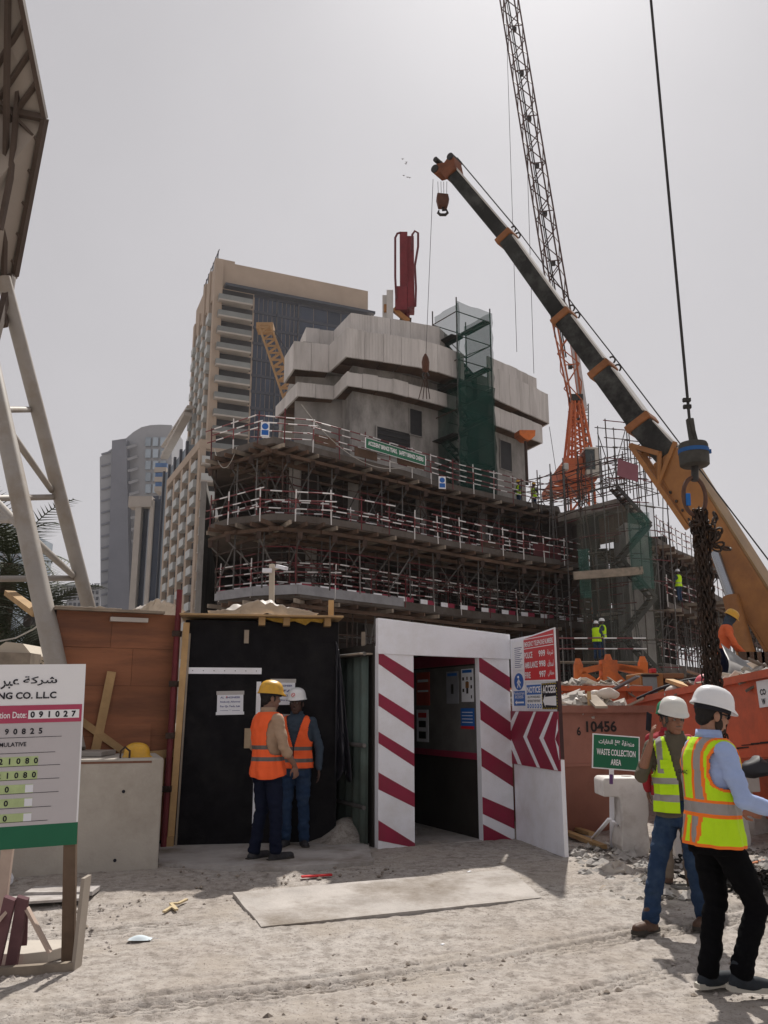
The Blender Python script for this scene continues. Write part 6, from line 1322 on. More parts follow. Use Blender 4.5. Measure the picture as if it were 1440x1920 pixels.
lb_ = thing('timber_wall', 'low brown timber hoarding behind the sheeted bale at the right edge', 'hoarding', T(1420, 1250, 17)); 
for k in range(6): A, C = T(1392 + k * 14, 1290, 17), T(1405 + k * 14, 1222, 17); b = MB(); b.bb(A.x, C.x, 17, 17.05, 0, C.z); b.build('board', M_PLYW, lb_)

# ------------------------------------------------------------------ waste collection sign
wg_ = thing('waste_sign', 'green waste collection area sign on a white timber stand', 'sign', G(1148, 1592)); dW = 9.7
o3 = T(1110, 1440, dW); FWs = frame(o3, T(1199, 1447, dW) - o3, T(1112, 1375, dW) - o3); ww, hh = (T(1199, 1447, dW) - o3).length, (T(1112, 1375, dW) - o3).length
fpiece('panel', FWs, 0, ww, 0, hh, -.012, 0, M_WHITEB, wg_); fpiece('green_field', FWs, .012, ww - .012, .012, hh - .012, .0005, .003, M_GREENP, wg_)
words_ = ['منطقة', 'جمع', 'النفايات']; xr = [(.62, .88), (.47, .58), (.13, .43)]
for s_, (a, c) in zip(words_, xr): lettering(arabic(s_), FWs, ww * a, ww * c, hh * .70, hh * .86, M_LET, wg_, c=.005, bold=.02)
lettering('WASTE COLLECTION', FWs, ww * .09, ww * .91, hh * .40, hh * .58, M_LET, wg_, c=.005, bold=.02); lettering('AREA', FWs, ww * .39, ww * .61, hh * .13, hh * .30, M_LET, wg_, c=.005, bold=.02)
g = G(1148, 1592); b = MB(); b.beam(g, FWs(ww * .42, .1, -.03), .05, .03); b.build('post', M_WHITE, wg_, bevel=.003); bar('brace', T(1143, 1535, dW), G(1106, 1578), .04, .02, M_WHITE, wg_); bar('brace', T(1150, 1540, dW), G(1176, 1572), .03, .02, M_WHITE, wg_); b = MB(); b.tube(T(1146, 1452, dW), T(1146, 1470, dW), .02); b.build('clamp', mat('purple_tape', (.12, .05, .16), .6), wg_)

# plastic road barriers
M_PLW = mat('white_plastic', (.56, .535, .51), .5, 0, .1, 4, .1, 20, col2=(.40, .36, .33), mixs=3.5); M_PLR = mat('red_plastic', (.50, .10, .065), .5, 0, .12, 4, col2=(.42, .16, .12), mixs=3)
PROF = [(0, .62), (0, .79), (.03, .82), (.44, .82), (.49, .77), (.49, .45), (.465, .33), (.48, .12), (.45, .0), (.19, .0), (.165, .10), (.195, .40), (.18, .60), (.16, .62)]
def barrier(px, py, m, label, sc=1., dep=.42, rz=0., flip=False):
    g = G(px, py); t = thing('road_barrier', label, 'barrier', g, 'plastic road barriers'); F = frame(g, V((math.cos(rz), math.sin(rz), 0))); b = MB()
    b.fprism(F, [((-x if flip else x) * sc, y * sc) for x, y in PROF], -dep, 0); b.build('body', m, t, bevel=.03)
    b = MB(); q = F((-.32 if flip else .32) * sc, .82 * sc, -dep / 2); b.tube(q, q + V((0, 0, .012)), .06, .05, 14); b.build('filler_cap', m, t); b = MB(); q = F((-.33 if flip else .33) * sc, .1 * sc, 0); b.tube(q - F.n * .01, q + F.n * .012, .03, n=12); b.build('drain_plug', m, t); return t
barrier(1138, 1607, M_PLW, 'white plastic barrier beside the waste sign post'); barrier(1437, 1592, M_PLW, 'white plastic barrier right of the front man', flip=True, rz=.1); barrier(1395, 1572, M_PLW, 'lower white barrier behind the front man\'s arm', .98, rz=.3); barrier(1240, 1618, M_PLW, 'white barrier hidden between the two men in yellow vests', .9, rz=-.2)
barrier(1322, 1545, M_PLR, 'red plastic barrier behind the front man\'s shoulder', 1.08, rz=.1, dep=.5); barrier(1405, 1548, M_PLR, 'red plastic barrier at the right edge below the sign plate', 1.1, rz=-.15, dep=.6)
b = MB(); f = vnoise(91); c = T(1425, 1440, 9.9); b.ball(c, .16, 14, 10, sc=(1.5, 1, .7)); b.v = [tuple(V(v) + (V(v) - c) * (.6 * float(f(np.array(v[0] * 12 + 50), np.array(v[2] * 12 + 50))))) for v in b.v]; tag(b.build('black_bag', mat('black_film', (.03, .03, .035)), smooth=True), 'black plastic bag resting on the red barrier at the right', 'bag')

# ------------------------------------------------------------------ rubble, boards and litter on the ground
rr = random.Random(11)
def chunk(px, py, s, label, m=None, flat=.6):
    g = G(px, py); b = MB(); c = V((g.x, g.y, GZ(g.x, g.y) + s * .3)); b.ball(c, s, 9, 6, sc=(1.2, 1, flat)); b.v = [tuple(V(v) + V((rr.uniform(-.28, .28), rr.uniform(-.28, .28), rr.uniform(-.22, .22))) * s) for v in b.v]; o = b.build('concrete_lump', m or MATS['concrete_rubble'], fix=True); return tag(o, label, 'rubble', 'concrete lumps near the skips')
chunk(1158, 1640, .11, 'largest pale lump of concrete, tilted, below the waste sign', M_PLASTIC, .8); chunk(1120, 1628, .10, 'grey concrete lump just right of the side wall foot'); chunk(1085, 1605, .08, 'small concrete lump touching the side wall foot'); chunk(1180, 1612, .09, 'concrete lump in front of the white barrier'); chunk(1145, 1655, .06, 'flat chip of concrete below the largest pale lump'); chunk(1225, 1640, .07, 'concrete lump left of the phone man\'s knee'); chunk(1205, 1628, .07, 'concrete lump under the white barrier\'s right foot'); chunk(1098, 1642, .06, 'concrete chip between the slab and the rubble')
for px, py, qx, qy, w, lb in ((1062, 1568, 1132, 1595, .09, 'long sawn plank on the ground right of the side wall'), (1065, 1556, 1110, 1570, .08, 'shorter plank behind it against the skip')): plank(G(px, py) + V((0, 0, .05)), G(qx, qy) + V((0, 0, .04)), w, .045, lb)
g = G(1160, 1672); F = frame(V((g.x, g.y, GZ(g.x, g.y) + .015)), (1, -.5, 0), (0.5, 1, .08)); o = fpiece('flat_board', F, -.16, .16, -.07, .07, 0, .012, M_TIMBG, None); tag(o, 'small flat grey board lying below the concrete lumps', 'board')
g = G(1100, 1480); 
b = MB(); q = G(1440, 1620); b.path([G(1360, 1650) + V((0, 0, .02)), G(1400, 1628) + V((0, 0, .03)), G(1450, 1612) + V((0, 0, .02)), G(1500, 1600) + V((0, 0, .02))], .014, 6); tag(b.build('orange_hose', mat('orange_hose', (.55, .20, .09), .6), smooth=True), 'orange hose on the ground at the right edge', 'hose')
# face mask, splintered wood, paper, strap
g = G(262, 1768); b = MB(); nx, ny = 13, 9; vs = []
for j in range(ny):
    for i in range(nx): s, t = i / (nx - 1) * 2 - 1, j / (ny - 1) * 2 - 1; vs.append((g.x + .085 * s, g.y + .05 * t * (1 - .25 * s * s), GZ(g.x, g.y) + .025 + .028 * (1 - s * s) * (1 - t * t) + .004 * math.sin(t * 12)))
b.add(vs, [(j * nx + i, j * nx + i + 1, (j + 1) * nx + i + 1, (j + 1) * nx + i) for j in range(ny - 1) for i in range(nx - 1)]); fm = thing('face_mask', 'pale blue disposable face mask lying on the dusty ground', 'face mask', g); b.build('cloth', mat('mask_blue', (.55, .62, .66), .8, 0, .04, 20), fm, smooth=True)
b = MB(); b.path([V((g.x + .07, g.y + .03, GZ(g.x, g.y) + .03)), V((g.x + .14, g.y + .05, GZ(g.x, g.y) + .015)), V((g.x + .10, g.y - .03, GZ(g.x, g.y) + .02)), V((g.x + .07, g.y - .03, GZ(g.x, g.y) + .03))], .002, 4); b.build('ear_loop', M_WHITEB, fm)
ws_ = [(307, 1716), (322, 1706), (331, 1712), (320, 1700), (334, 1700), (350, 1692)]; b = MB(); 
for p, q in zip(ws_, ws_[1:]): b.beam(G(*p) + V((0, 0, .025)), G(*q) + V((0, 0, .025)), .028, .014)
tag(b.build('wood_scrap', mat('fresh_splinter', (.50, .40, .24), .8)), 'bent splintered strip of pale wood on the ground', 'wood scrap')
b = MB(); c = G(4, 1663) + V((0, 0, .06)); b.ball(c, .07, 10, 7, sc=(1.3, 1, .9)); b.v = [tuple(V(v) + V((rr.uniform(-.3, .3), rr.uniform(-.3, .3), rr.uniform(-.3, .3))) * .05) for v in b.v]; tag(b.build('paper_ball', M_PAPER), 'crumpled white paper at the left edge by the footing', 'paper')
b = MB(); b.beam(G(565, 1647) + V((0, 0, .015)), G(622, 1643) + V((0, 0, .015)), .05, .015); tag(b.build('red_strip', M_REDP), 'dirty red strip lying on the slab between men and gateway', 'strip')
for k, (px, py) in enumerate(((560, 1602), (880, 1638), (965, 1663), (495, 1758), (830, 1772))): c = G(px, py) + V((0, 0, .02 if py < 1700 else .006)); b = MB(); b.box(c, (.06 if k == 1 else .03, .02, .004), Matrix.Rotation(k, 3, 'Z')); tag(b.build('paper_scrap', M_PAPER), ['tiny white scrap beside the right worker\'s boots', 'white scrap at the foot of the gateway passage', 'white scrap on the right end of the slab', 'white scrap below the slab\'s left corner', 'white scrap on the tyre tracks in the middle'][k], 'scrap')
b = MB(); b.path([G(1282, 1672) + V((.10 * math.cos(a), .07 * math.sin(a), .04)) for a in np.linspace(0, 6.28, 18)[:-1]], .018, 6, closed=True); tag(b.build('metal_ring', M_GALV, smooth=True), 'dull metal ring lying by the phone man\'s rear boot', 'ring')
# ------------------------------------------------------------------ people
def fuse(b, name, mats, parent, voxel=.01, smooth=5, wrinkle=0., seed=1, paint=None):
    # joins overlapping shapes into one continuous skin
    me = bpy.data.meshes.new(name); me.from_pydata([tuple(v) for v in b.v], [], b.f); o = bpy.data.objects.new(name, me)
    tmp = bpy.data.scenes.get('workshop') or bpy.data.scenes.new('workshop'); tmp.collection.objects.link(o)
    rm = o.modifiers.new('r', 'REMESH'); rm.mode = 'VOXEL'; rm.voxel_size = voxel; rm.use_smooth_shade = True
    sm = o.modifiers.new('s', 'SMOOTH'); sm.factor = .5; sm.iterations = smooth
    tmp.view_layers[0].update(); dg = tmp.view_layers[0].depsgraph; m2 = bpy.data.meshes.new_from_object(o.evaluated_get(dg)); bpy.data.objects.remove(o); bpy.data.meshes.remove(me)
    n = len(m2.vertices)
    if wrinkle and n:
        co = np.empty(n * 3); m2.vertices.foreach_get('co', co); co = co.reshape(-1, 3); no = np.empty(n * 3); m2.vertices.foreach_get('normal', no); no = no.reshape(-1, 3); f, g = vnoise(seed), vnoise(seed + 50)
        h = f(co[:, 2] * 26 + co[:, 0] * 7 + 50, co[:, 1] * 9 + co[:, 0] * 6 + 50) + .6 * g(co[:, 2] * 48 + co[:, 1] * 14 + 90, co[:, 0] * 17 + 90)
        co += no * (h * wrinkle)[:, None]; m2.vertices.foreach_set('co', co.ravel()); m2.update()
    mats = mats if isinstance(mats, list) else [mats]; m2.materials.clear()
    for m in mats: m2.materials.append(m)
    if paint:
        c = np.empty(len(m2.polygons) * 3); m2.polygons.foreach_get('center', c); m2.polygons.foreach_set('material_index', np.array(paint(c.reshape(-1, 3)), dtype=np.int32))
    m2.polygons.foreach_set('use_smooth', np.ones(len(m2.polygons), bool)); m2.name = name
    return link(name, m2, parent)
def limb(b, pts, rs, n=10):
    b.path(pts, rs, n)
    for p, r in zip(pts, rs): b.ball(p, r, n, 7)
RING = [(.78, .172, .128), (.86, .180, .138), (.93, .174, .130), (1.03, .160, .120), (1.12, .160, .122), (1.22, .174, .132), (1.33, .188, .132), (1.40, .182, .118), (1.445, .150, .095), (1.475, .10, .075), (1.51, .060, .062), (1.56, .054, .058)]
def ring_at(z):
    for (z0, w0, d0), (z1, w1, d1) in zip(RING, RING[1:]):
        if z <= z1: t = max(0, (z - z0) / (z1 - z0)); return lerp(w0, w1, t), lerp(d0, d1, t)
    return RING[-1][1:]
def torso(b, TT, z0, z1, grow=0., n=24, belly=0.):
    zs = np.linspace(z0, z1, 16); vs = []
    for z in zs:
        w, d = ring_at(z); bl = belly * math.exp(-((z - 1.02) / .12) ** 2)
        for j in range(n): a = 2 * math.pi * j / n; vs.append(TT(V(((w + grow) * math.cos(a), (d + grow + (bl if math.sin(a) > 0 else 0)) * math.sin(a), z))))
    k = len(zs); b.add(vs, [(i * n + j, i * n + (j + 1) % n, (i + 1) * n + (j + 1) % n, (i + 1) * n + j) for i in range(k - 1) for j in range(n)] + [tuple(range(n - 1, -1, -1)), tuple(range((k - 1) * n, k * n))])
def hand(b, wr, dirv, nrm, curl=.5, side=1, r=.0085):
    d = V(dirv).normalized(); n = V(nrm); n = (n - d * n.dot(d)).normalized(); s = d.cross(n) * side; c = wr + d * .05
    M = Matrix((s, d, n)).transposed(); b.ball(c, 1, 10, 7, sc=(.040, .055, .016), M=M)
    for k, (off, L) in enumerate(((-.030, .066), (-.010, .076), (.011, .072), (.031, .056))):
        p = wr + d * .092 + s * off; q = []
        for i in range(4): q.append(p.copy()); a = curl * (i + .35); p = p + (d * math.cos(a) + n * math.sin(a)) * (L / 3)
        limb(b, q, [r, r, r * .92, r * .8], 6)
    t0 = wr + d * .03 - s * .034; limb(b, [t0, t0 + d * .03 - s * .022 + n * .008, t0 + d * .062 - s * .022 + n * .02], [.012, .0105, .009], 6)
SKIN = {}
def skin_mat(k, col):
    return mat('skin_' + k, col, .55, 0, .10, 14, .08, 90, space='obj', spec=.35)
def person(label, loc, heading, pose, look, wear, scale=1., voxel=.0065, cloth=.011, group=None, cat='person'):
    rz = math.atan2(-heading[0], heading[1]); P = thing('person', label, cat, loc, group, rz); P.scale = (scale,) * 3
    lean, roll, twist = pose.get('lean', 0), pose.get('roll', 0), pose.get('twist', 0); piv = V((0, 0, .95)) + V(pose.get('shift', (0, 0, 0)))
    RT = Matrix.Rotation(twist, 3, 'Z') @ Matrix.Rotation(-lean, 3, 'X') @ Matrix.Rotation(roll, 3, 'Y')
    TT = lambda p: RT @ (V(p) - V((0, 0, .95))) * 1. + piv
    sh = {s: TT((.178 * s, -.005, 1.405)) for s in (-1, 1)}; el = {1: TT(pose['er']), -1: TT(pose['el'])}; wr = {1: TT(pose['wr']), -1: TT(pose['wl'])}
    hp = {s: V((.092 * s, 0, .92)) + V(pose.get('shift', (0, 0, 0))) for s in (-1, 1)}; kn = {1: V(pose['kr']), -1: V(pose['kl'])}; an = {1: V(pose['ar']), -1: V(pose['al'])}
    toe = {1: V(pose.get('tr', an[1] + V((.02, .17, -.05)))), -1: V(pose.get('tl', an[-1] + V((-.02, .17, -.05))))}
    # head frame
    hc = TT((0, .022, 1.625)) + V(pose.get('hoff', (0, 0, 0))); HM = RT @ Matrix.Rotation(look.get('yaw', 0), 3, 'Z') @ Matrix.Rotation(-look.get('down', 0), 3, 'X')
    H = lambda x, y, z: hc + HM @ V((x, y, z))
    b = MB(); bl = lambda x, y, z, r: b.ball(H(x, y, z), 1, 14, 10, sc=r, M=HM)
    bl(0, -.008, .032, (.077, .097, .090)); bl(0, .026, -.03, (.062, .070, .088)); bl(0, .052, -.098, (.036, .032, .024)); bl(.0, .02, -.075, (.055, .055, .045))
    bl(0, .098, -.022, (.015, .020, .016)); limb(b, [H(0, .088, .022), H(0, .102, -.016)], [.010, .012], 8); bl(0, .084, .028, (.050, .018, .012)); bl(0, .088, -.064, (.024, .012, .012)); bl(.034, .068, -.018, (.022, .02, .02)); bl(-.034, .068, -.018, (.022, .02, .02))
    for s in (-1, 1): bl(.079 * s, -.004, -.012, (.010, .022, .032))
    limb(b, [TT((0, -.005, 1.44)), TT((0, .0, 1.53)), H(0, -.01, -.05)], [.062, .056, .056], 12)
    torso(b, TT, .82, 1.50, -.02)
    for s in (-1, 1):
        limb(b, [TT((.10 * s, 0, 1.40)), sh[s] * .97 + TT((0, 0, 1.4)) * .03, el[s].lerp(sh[s], .5), el[s], wr[s].lerp(el[s], .72), wr[s].lerp(el[s], .3), wr[s]], [.055, .050, .044, .038, .041, .033, .026], 10)
        hd = pose.get('hand' + 'lr'[s > 0], {}); hand(b, wr[s], hd.get('dir', wr[s] - el[s]), hd.get('n', (-s, .2, 0)), hd.get('curl', .35), hd.get('side', s))
    for s in (-1, 1): limb(b, [hp[s], kn[s], an[s]], [.07, .045, .035], 10)
    fuse(b, 'body', wear['skin'], P, voxel, 3)
    # eyes, hair, beard
    for s in (-1, 1):
        e = MB(); e.ball(H(.030 * s, .0815, .006), .0105, 8, 6); o = e.build('eye', mat('eye_white', (.25, .22, .2), .4), fix=False); o.parent = P; e = MB(); e.ball(H(.030 * s, .0895, .006), .005, 6, 4); o = e.build('iris', mat('iris_brown', (.02, .012, .01), .2), fix=False); o.parent = P
    if 'hair' in wear:
        b = MB(); bl = lambda x, y, z, r: b.ball(H(x, y, z), 1, 14, 10, sc=r, M=HM); bl(0, -.026, .030, (.0825, .090, .086)); bl(0, -.055, -.03, (.062, .048, .05))
        for s in (-1, 1): bl(.070 * s, .02, .0, (.012, .018, .035))
        fuse(b, 'hair', wear['hair'], P, .009, 2)
    if 'beard' in wear:
        b = MB(); bl = lambda x, y, z, r: b.ball(H(x, y, z), 1, 14, 10, sc=r, M=HM)
        bl(0, .088, -.048, (.030, .012, .007))
        if wear.get('full_beard'): bl(0, .045, -.098, (.044, .040, .028)); bl(0, .082, -.082, (.030, .018, .018)); [bl(.056 * s, .025, -.055, (.012, .03, .042)) for s in (-1, 1)]
        fuse(b, 'beard', wear['beard'], P, .006, 2)
    if wear.get('glasses'):
        b = MB()
        for s in (-1, 1): b.ball(H(.032 * s, .093, .008), 1, 12, 8, sc=(.027, .007, .018), M=HM); b.beam(H(.056 * s, .09, .012), H(.08 * s, -.01, .012), .004, .007)
        b.beam(H(-.01, .098, .012), H(.01, .098, .012), .005, .005); o = b.build('sunglasses', M_INK, fix=False, smooth=True); o.parent = P
    if wear.get('scarf'):
        b = MB(); b.ball(H(0, .01, -.01), 1, 14, 10, sc=(.092, .112, .115), M=HM); limb(b, [H(0, -.01, -.06), TT((0, 0, 1.46))], [.085, .10], 12); fuse(b, 'face_scarf', wear['scarf'], P, .014, 3, .01)
    # helmet
    if 'hat' in wear:
        tl = look.get('tilt', 0); b = MB(); hat_mesh(b, H(0, .0, .052), HM @ Matrix.Rotation(tl, 3, 'X'), ridge=wear.get('ridge', True)); o = b.build('hard_hat', wear['hat'], smooth=True); o.parent = P
        b = MB(); b.lathe([(.9, -.02), (.96, -.02), (.96, .02), (.9, .02)], (0, 0, 0), 20); b.v = [tuple(H(0, 0, .045) + HM @ V((v[0] * .100, v[1] * .122, v[2]))) for v in b.v]; h2 = b.build('hat_band', M_INK, fix=False); h2.parent = o
        if wear.get('badge'):
            b = MB(); c = H(0, .134, .098); nn = (HM @ V((0, 1, .55))).normalized(); b.tube(c - nn * .01, c + nn * .006, .026, n=14); q = b.build('badge', M_WHITEB, fix=False); q.parent = o; b = MB(); a1 = nn.orthogonal().normalized(); a2 = nn.cross(a1); b.path([c + nn * .007 + (a1 * math.cos(t) + a2 * math.sin(t)) * .021 for t in np.linspace(0, 6.28, 15)[:-1]], .004, 4, closed=True); b.beam(c + nn * .007 - a1 * .012, c + nn * .007 + a1 * .012, .008, .004); q = b.build('badge_ring', M_REDP, fix=False); q.parent = o
    # shirt
    g = wear.get('bulk', .012); b = MB(); torso(b, TT, .86, 1.505, g, belly=wear.get('belly', 0)); cut = wear.get('sleeve', 1.)
    for s in (-1, 1):
        e1 = el[s].lerp(wr[s], max(cut - .04, .02)); limb(b, [TT((.09 * s, 0, 1.405)), sh[s] + TT((0, 0, 0)) * 0, el[s].lerp(sh[s], .45), el[s]] + ([el[s].lerp(wr[s], cut * .5), e1] if cut > .1 else []), [.07, .070, .062, .055] + ([.050, .042 if cut > .8 else .050] if cut > .1 else []), 12)
        if cut < .9: limb(b, [el[s].lerp(wr[s], cut - .12), e1], [.056, .056], 12)
    fuse(b, 'shirt', wear['shirt'], P, cloth, 4, .012, 3)
    b = MB()                            # collar
    n = 22; vs = []
    for zz, gr in ((1.475, .022), (1.535, .012)):
        for j in range(n): a = 2 * math.pi * j / n; vs.append(TT(V(((.062 + gr) * math.cos(a), (.066 + gr) * math.sin(a) - .004, zz - (.03 if math.sin(a) > .8 else 0)))))
    b.add(vs, [(j, (j + 1) % n, n + (j + 1) % n, n + j) for j in range(n)]); o = b.build('collar', wear['shirt'], fix=False, smooth=True); o.parent = P; so = o.modifiers.new('solid', 'SOLIDIFY'); so.thickness = .006
    # trousers
    b = MB(); lg = wear.get('leg', 1.); TS = lambda p: V(p) + V(pose.get('shift', (0, 0, 0))); torso(b, TS, .80, 1.0, .012, belly=wear.get('belly', 0))
    for s in (-1, 1):
        mid = hp[s].lerp(kn[s], .5); limb(b, [hp[s], mid, kn[s], kn[s].lerp(an[s], .5), an[s].lerp(kn[s], .06)], [.102 * lg, .090 * lg, .070 * lg, .066 * lg, .066 * lg], 12)
    fuse(b, 'trousers', wear['trousers'], P, cloth, 4, .014, 9)
    # boots
    for s in (-1, 1):
        b = MB(); a, t = an[s], toe[s]; f = (t - a); f.z = 0; f = f.normalized(); dn = V((0, 0, -1)); heel = a - f * .045 + V((0, 0, t.z - a.z)) * .0; pit = (t - a); base_h = a + dn * .05
        limb(b, [a + V((0, 0, .05)), a + dn * .02], [.052, .054], 12); limb(b, [a - f * .03 + dn * .045, a.lerp(t, .55) + dn * .012, t + V((0, 0, .012))], [.047, .046, .040], 12)
        o = fuse(b, 'boot', wear['boot'], P, .009, 3, paint=None)
        b = MB(); sd = f.cross(V((0, 0, 1))); upn = sd.cross((t - (a - f * .06 + dn * .085)).normalized()) * -1
        h0, t0 = a - f * .085 + V((0, 0, -.082)), t + f * .045 + V((0, 0, -.022)); dv = (t0 - h0); L = dv.length; dv.normalize(); upn = sd.cross(dv)
        out = [(0, -.03), (0, .03), (.05, .042), (L * .45, .036), (L * .75, .05), (L * .95, .034), (L, .0), (L * .95, -.034), (L * .75, -.05), (L * .45, -.036), (.05, -.042)]
        k = len(out); b.add([h0 + dv * x + sd * y for x, y in out] + [h0 + dv * x + sd * y * .97 + upn * .030 for x, y in out], [tuple(range(k)), tuple(range(2 * k - 1, k - 1, -1))] + [(i, i + k, (i + 1) % k + k, (i + 1) % k) for i in range(k)]); q = b.build('sole', wear['sole'], fix=True); q.parent = o
    # vest
    if 'vest' in wear:
        st = wear['vest']; z0, z1 = st.get('z0', .84), 1.482; nz, n = (110, 168) if voxel < .01 else (40, 60); vs = []; meta = []
        f = vnoise(5)
        for i in range(nz + 1):
            z = lerp(z0, z1, i / nz); w, d = ring_at(z); w += .026 + .012 * max(0, (1.05 - z)); d += .026 + .020 * max(0, 1.1 - z); bl_ = wear.get('belly', 0) * math.exp(-((z - 1.02) / .12) ** 2)
            for j in range(n):
                a = 2 * math.pi * j / n; rp = .010 * max(0, (1.25 - z) / .4) * math.sin(a * 9 + z * 6) + .012 * float(f(np.array(a * 5 + 20), np.array(z * 22 + 7)))
                x = (w + rp) * math.cos(a); y = (d + rp + (bl_ if math.sin(a) > 0 else 0)) * math.sin(a); vs.append(TT(V((x, y, z + st.get('hem', 0) * math.sin(a * 2) * max(0, 1 - (z - z0) / .08))))); meta.append((x, y, z, a, w))
        faces, mi = [], []
        for i in range(nz):
            for j in range(n):
                q = (i * n + j, i * n + (j + 1) % n, (i + 1) * n + (j + 1) % n, (i + 1) * n + j); mx = [sum(meta[k][e] for k in (q[0], q[2])) / 2 for e in (0, 1, 2, 4)]
                if j == n - 1: mx[0] = (meta[q[0]][0] + meta[q[2]][0]) / 2
                r = st['f'](mx[0], mx[1], mx[2], mx[3])
                if r is not None: faces.append(q); mi.append(r)
        me = bpy.data.meshes.new('vest'); me.from_pydata([tuple(v) for v in vs], [], faces)
        for m in st['mats']: me.materials.append(m)
        me.polygons.foreach_set('material_index', mi); me.polygons.foreach_set('use_smooth', [True] * len(faces)); me.update(); o = link('vest', me, P); so = o.modifiers.new('solid', 'SOLIDIFY'); so.thickness = .007; so.offset = 1
        P['_v'] = 1; del P['_v']
        if st.get('text'):
            q = TT((st['text'][1], -.181, st['text'][2])); F = frame(q, RT @ V((1, .0, 0)), RT @ V((0, 0, 1))); lettering(st['text'][0], F, -.055, .055, -.013, .013, M_INK, None, c=.0, bold=.02); lo = bpy.context.scene.collection.objects[-1]; lo.parent = o
        if st.get('pocket'):
            for (x, y, z, w_, h_) in st['pocket']: b = MB(); c = TT((x, y, z)); b.box(c, (w_, .012, h_), RT); q = b.build('pocket', st['mats'][0], fix=False, bevel=.004); q.parent = o; b = MB(); b.box(TT((x, y + .008, z + h_ * .35)), (w_, .012, .02), RT); q = b.build('pocket_flap', st['mats'][0], fix=False); q.parent = o
    return P
M_JEAN = mat('blue_jeans', (.022, .042, .088), .9, 0, .28, 10, .3, 120, col2=(.042, .068, .115), mixs=6, space='obj', spec=.08); M_JEAND = mat('navy_trousers', (.010, .013, .028), .9, 0, .25, 9, .2, 120, space='obj', spec=.06); M_TROB = mat('black_trousers', (.005, .005, .006), .9, 0, .2, 9, .15, 100, space='obj', spec=.05); M_TROW = mat('brown_trousers', (.16, .125, .10), .9, 0, .2, 9, .2, 90, space='obj')
M_BOOT = mat('dark_boot', (.025, .024, .028), .7, 0, .35, 20, .2, 60, col2=(.06, .058, .06), mixs=10, space='obj'); M_BOOTB = mat('brown_boot', (.085, .042, .025), .55, 0, .3, 18, .2, 60, space='obj', col2=(.05, .03, .02), mixs=9); M_SHOE = mat('navy_trainer', (.018, .023, .03), .75, 0, .2, 20, space='obj'); M_SOLEW = mat('pale_sole', (.42, .40, .35), .7, 0, .08, 9, space='obj'); M_SOLED = mat('dark_sole', (.04, .035, .03), .8, 0, .1, 9, space='obj')
M_VO = mat('hivis_orange', (.85, .12, .03), .75, 0, .06, 8, .15, 70, space='obj'); M_VY = mat('hivis_lime', (.50, .78, .01), .75, 0, .06, 8, .15, 70, space='obj'); M_SIL = mat('silver_tape', (.30, .28, .27), .4, .1, .08, 20, space='obj'); M_SILD = mat('dull_tape', (.12, .11, .105), .5, .1, .08, 20, space='obj')
M_BSH = mat('pale_blue_shirt', (.33, .42, .66), .8, 0, .08, 8, .15, 60, space='obj'); M_TAN = mat('tan_shirt', (.35, .24, .165), .9, 0, .15, 8, .2, 60, space='obj'); M_STEELB = mat('slate_blue_shirt', (.035, .052, .075), .85, 0, .15, 8, .2, 60, space='obj'); M_OLIVE = mat('olive_polo', (.10, .085, .06), .9, 0, .12, 8, .2, 60, space='obj'); M_RSH = mat('red_shirt', (.30, .02, .03), .85, 0, .12, 8, space='obj'); M_OSH = mat('orange_shirt', (.62, .13, .045), .85, 0, .12, 8, space='obj'); M_HAIR = mat('black_hair', (.012, .010, .010), .7, 0, .3, 40, .4, 90, space='obj')
SK1 = skin_mat('tan', (.33, .175, .115)); SK2 = skin_mat('brown', (.15, .075, .05)); SK3 = skin_mat('deep', (.075, .04, .03))
def openings(x, y, z, w, v=True, arm=.80, az=(1.185, 1.435), gap=.012, vs=.26, vz=1.17):
    if ((abs(x) / w - 1.02) / (1.06 - arm)) ** 2 + ((z - (az[0] + az[1]) / 2) / ((az[1] - az[0]) / 2)) ** 2 < 1: return True
    if v and y > 0 and (abs(x) < gap or (z > vz and abs(x) < gap + (z - vz) * vs)): return True
    return False
def edge(x, y, z, w, **k):              # true close to an opening
    for dx, dz in ((.016, 0), (-.016, 0), (0, .018), (0, -.018)):
        if openings(x + dx, y, z + dz, w, **k): return True
    return False
def v_front(x, y, z, w):                # lime vest with orange-edged silver tape
    k = dict(v=True)
    if openings(x, y, z, w, **k): return None
    if z < .862 or edge(x, y, z, w, **k): return 2
    ax_ = abs(x)
    if 1.035 < z < 1.10: return 1
    if 1.015 < z <= 1.035 or 1.10 <= z < 1.12: return 2
    c = .088 if z > 1.1 else .062
    if abs(ax_ - c) < .024: return 1
    if abs(ax_ - c) < .044: return 2
    return 0
def v_lime(x, y, z, w):
    if openings(x, y, z, w, gap=.012, vs=.22, vz=1.12): return None
    if .985 < z < 1.035 or 1.115 < z < 1.165: return 1
    if z > 1.2 and abs(abs(x) - .135) < .022: return 1
    return 0
def v_org(x, y, z, w):
    if openings(x, y, z, w, gap=.006, vs=.30, vz=1.12, arm=.78): return None
    if .955 < z < .995 or 1.09 < z < 1.13: return 1
    return 0
def v_orgopen(x, y, z, w):
    if openings(x, y, z, w, gap=.075, vs=.2, vz=1.25, arm=.72, az=(1.05, 1.44)): return None
    if z > .99 and z < 1.03 or 1.11 < z < 1.15: return 1
    return 0
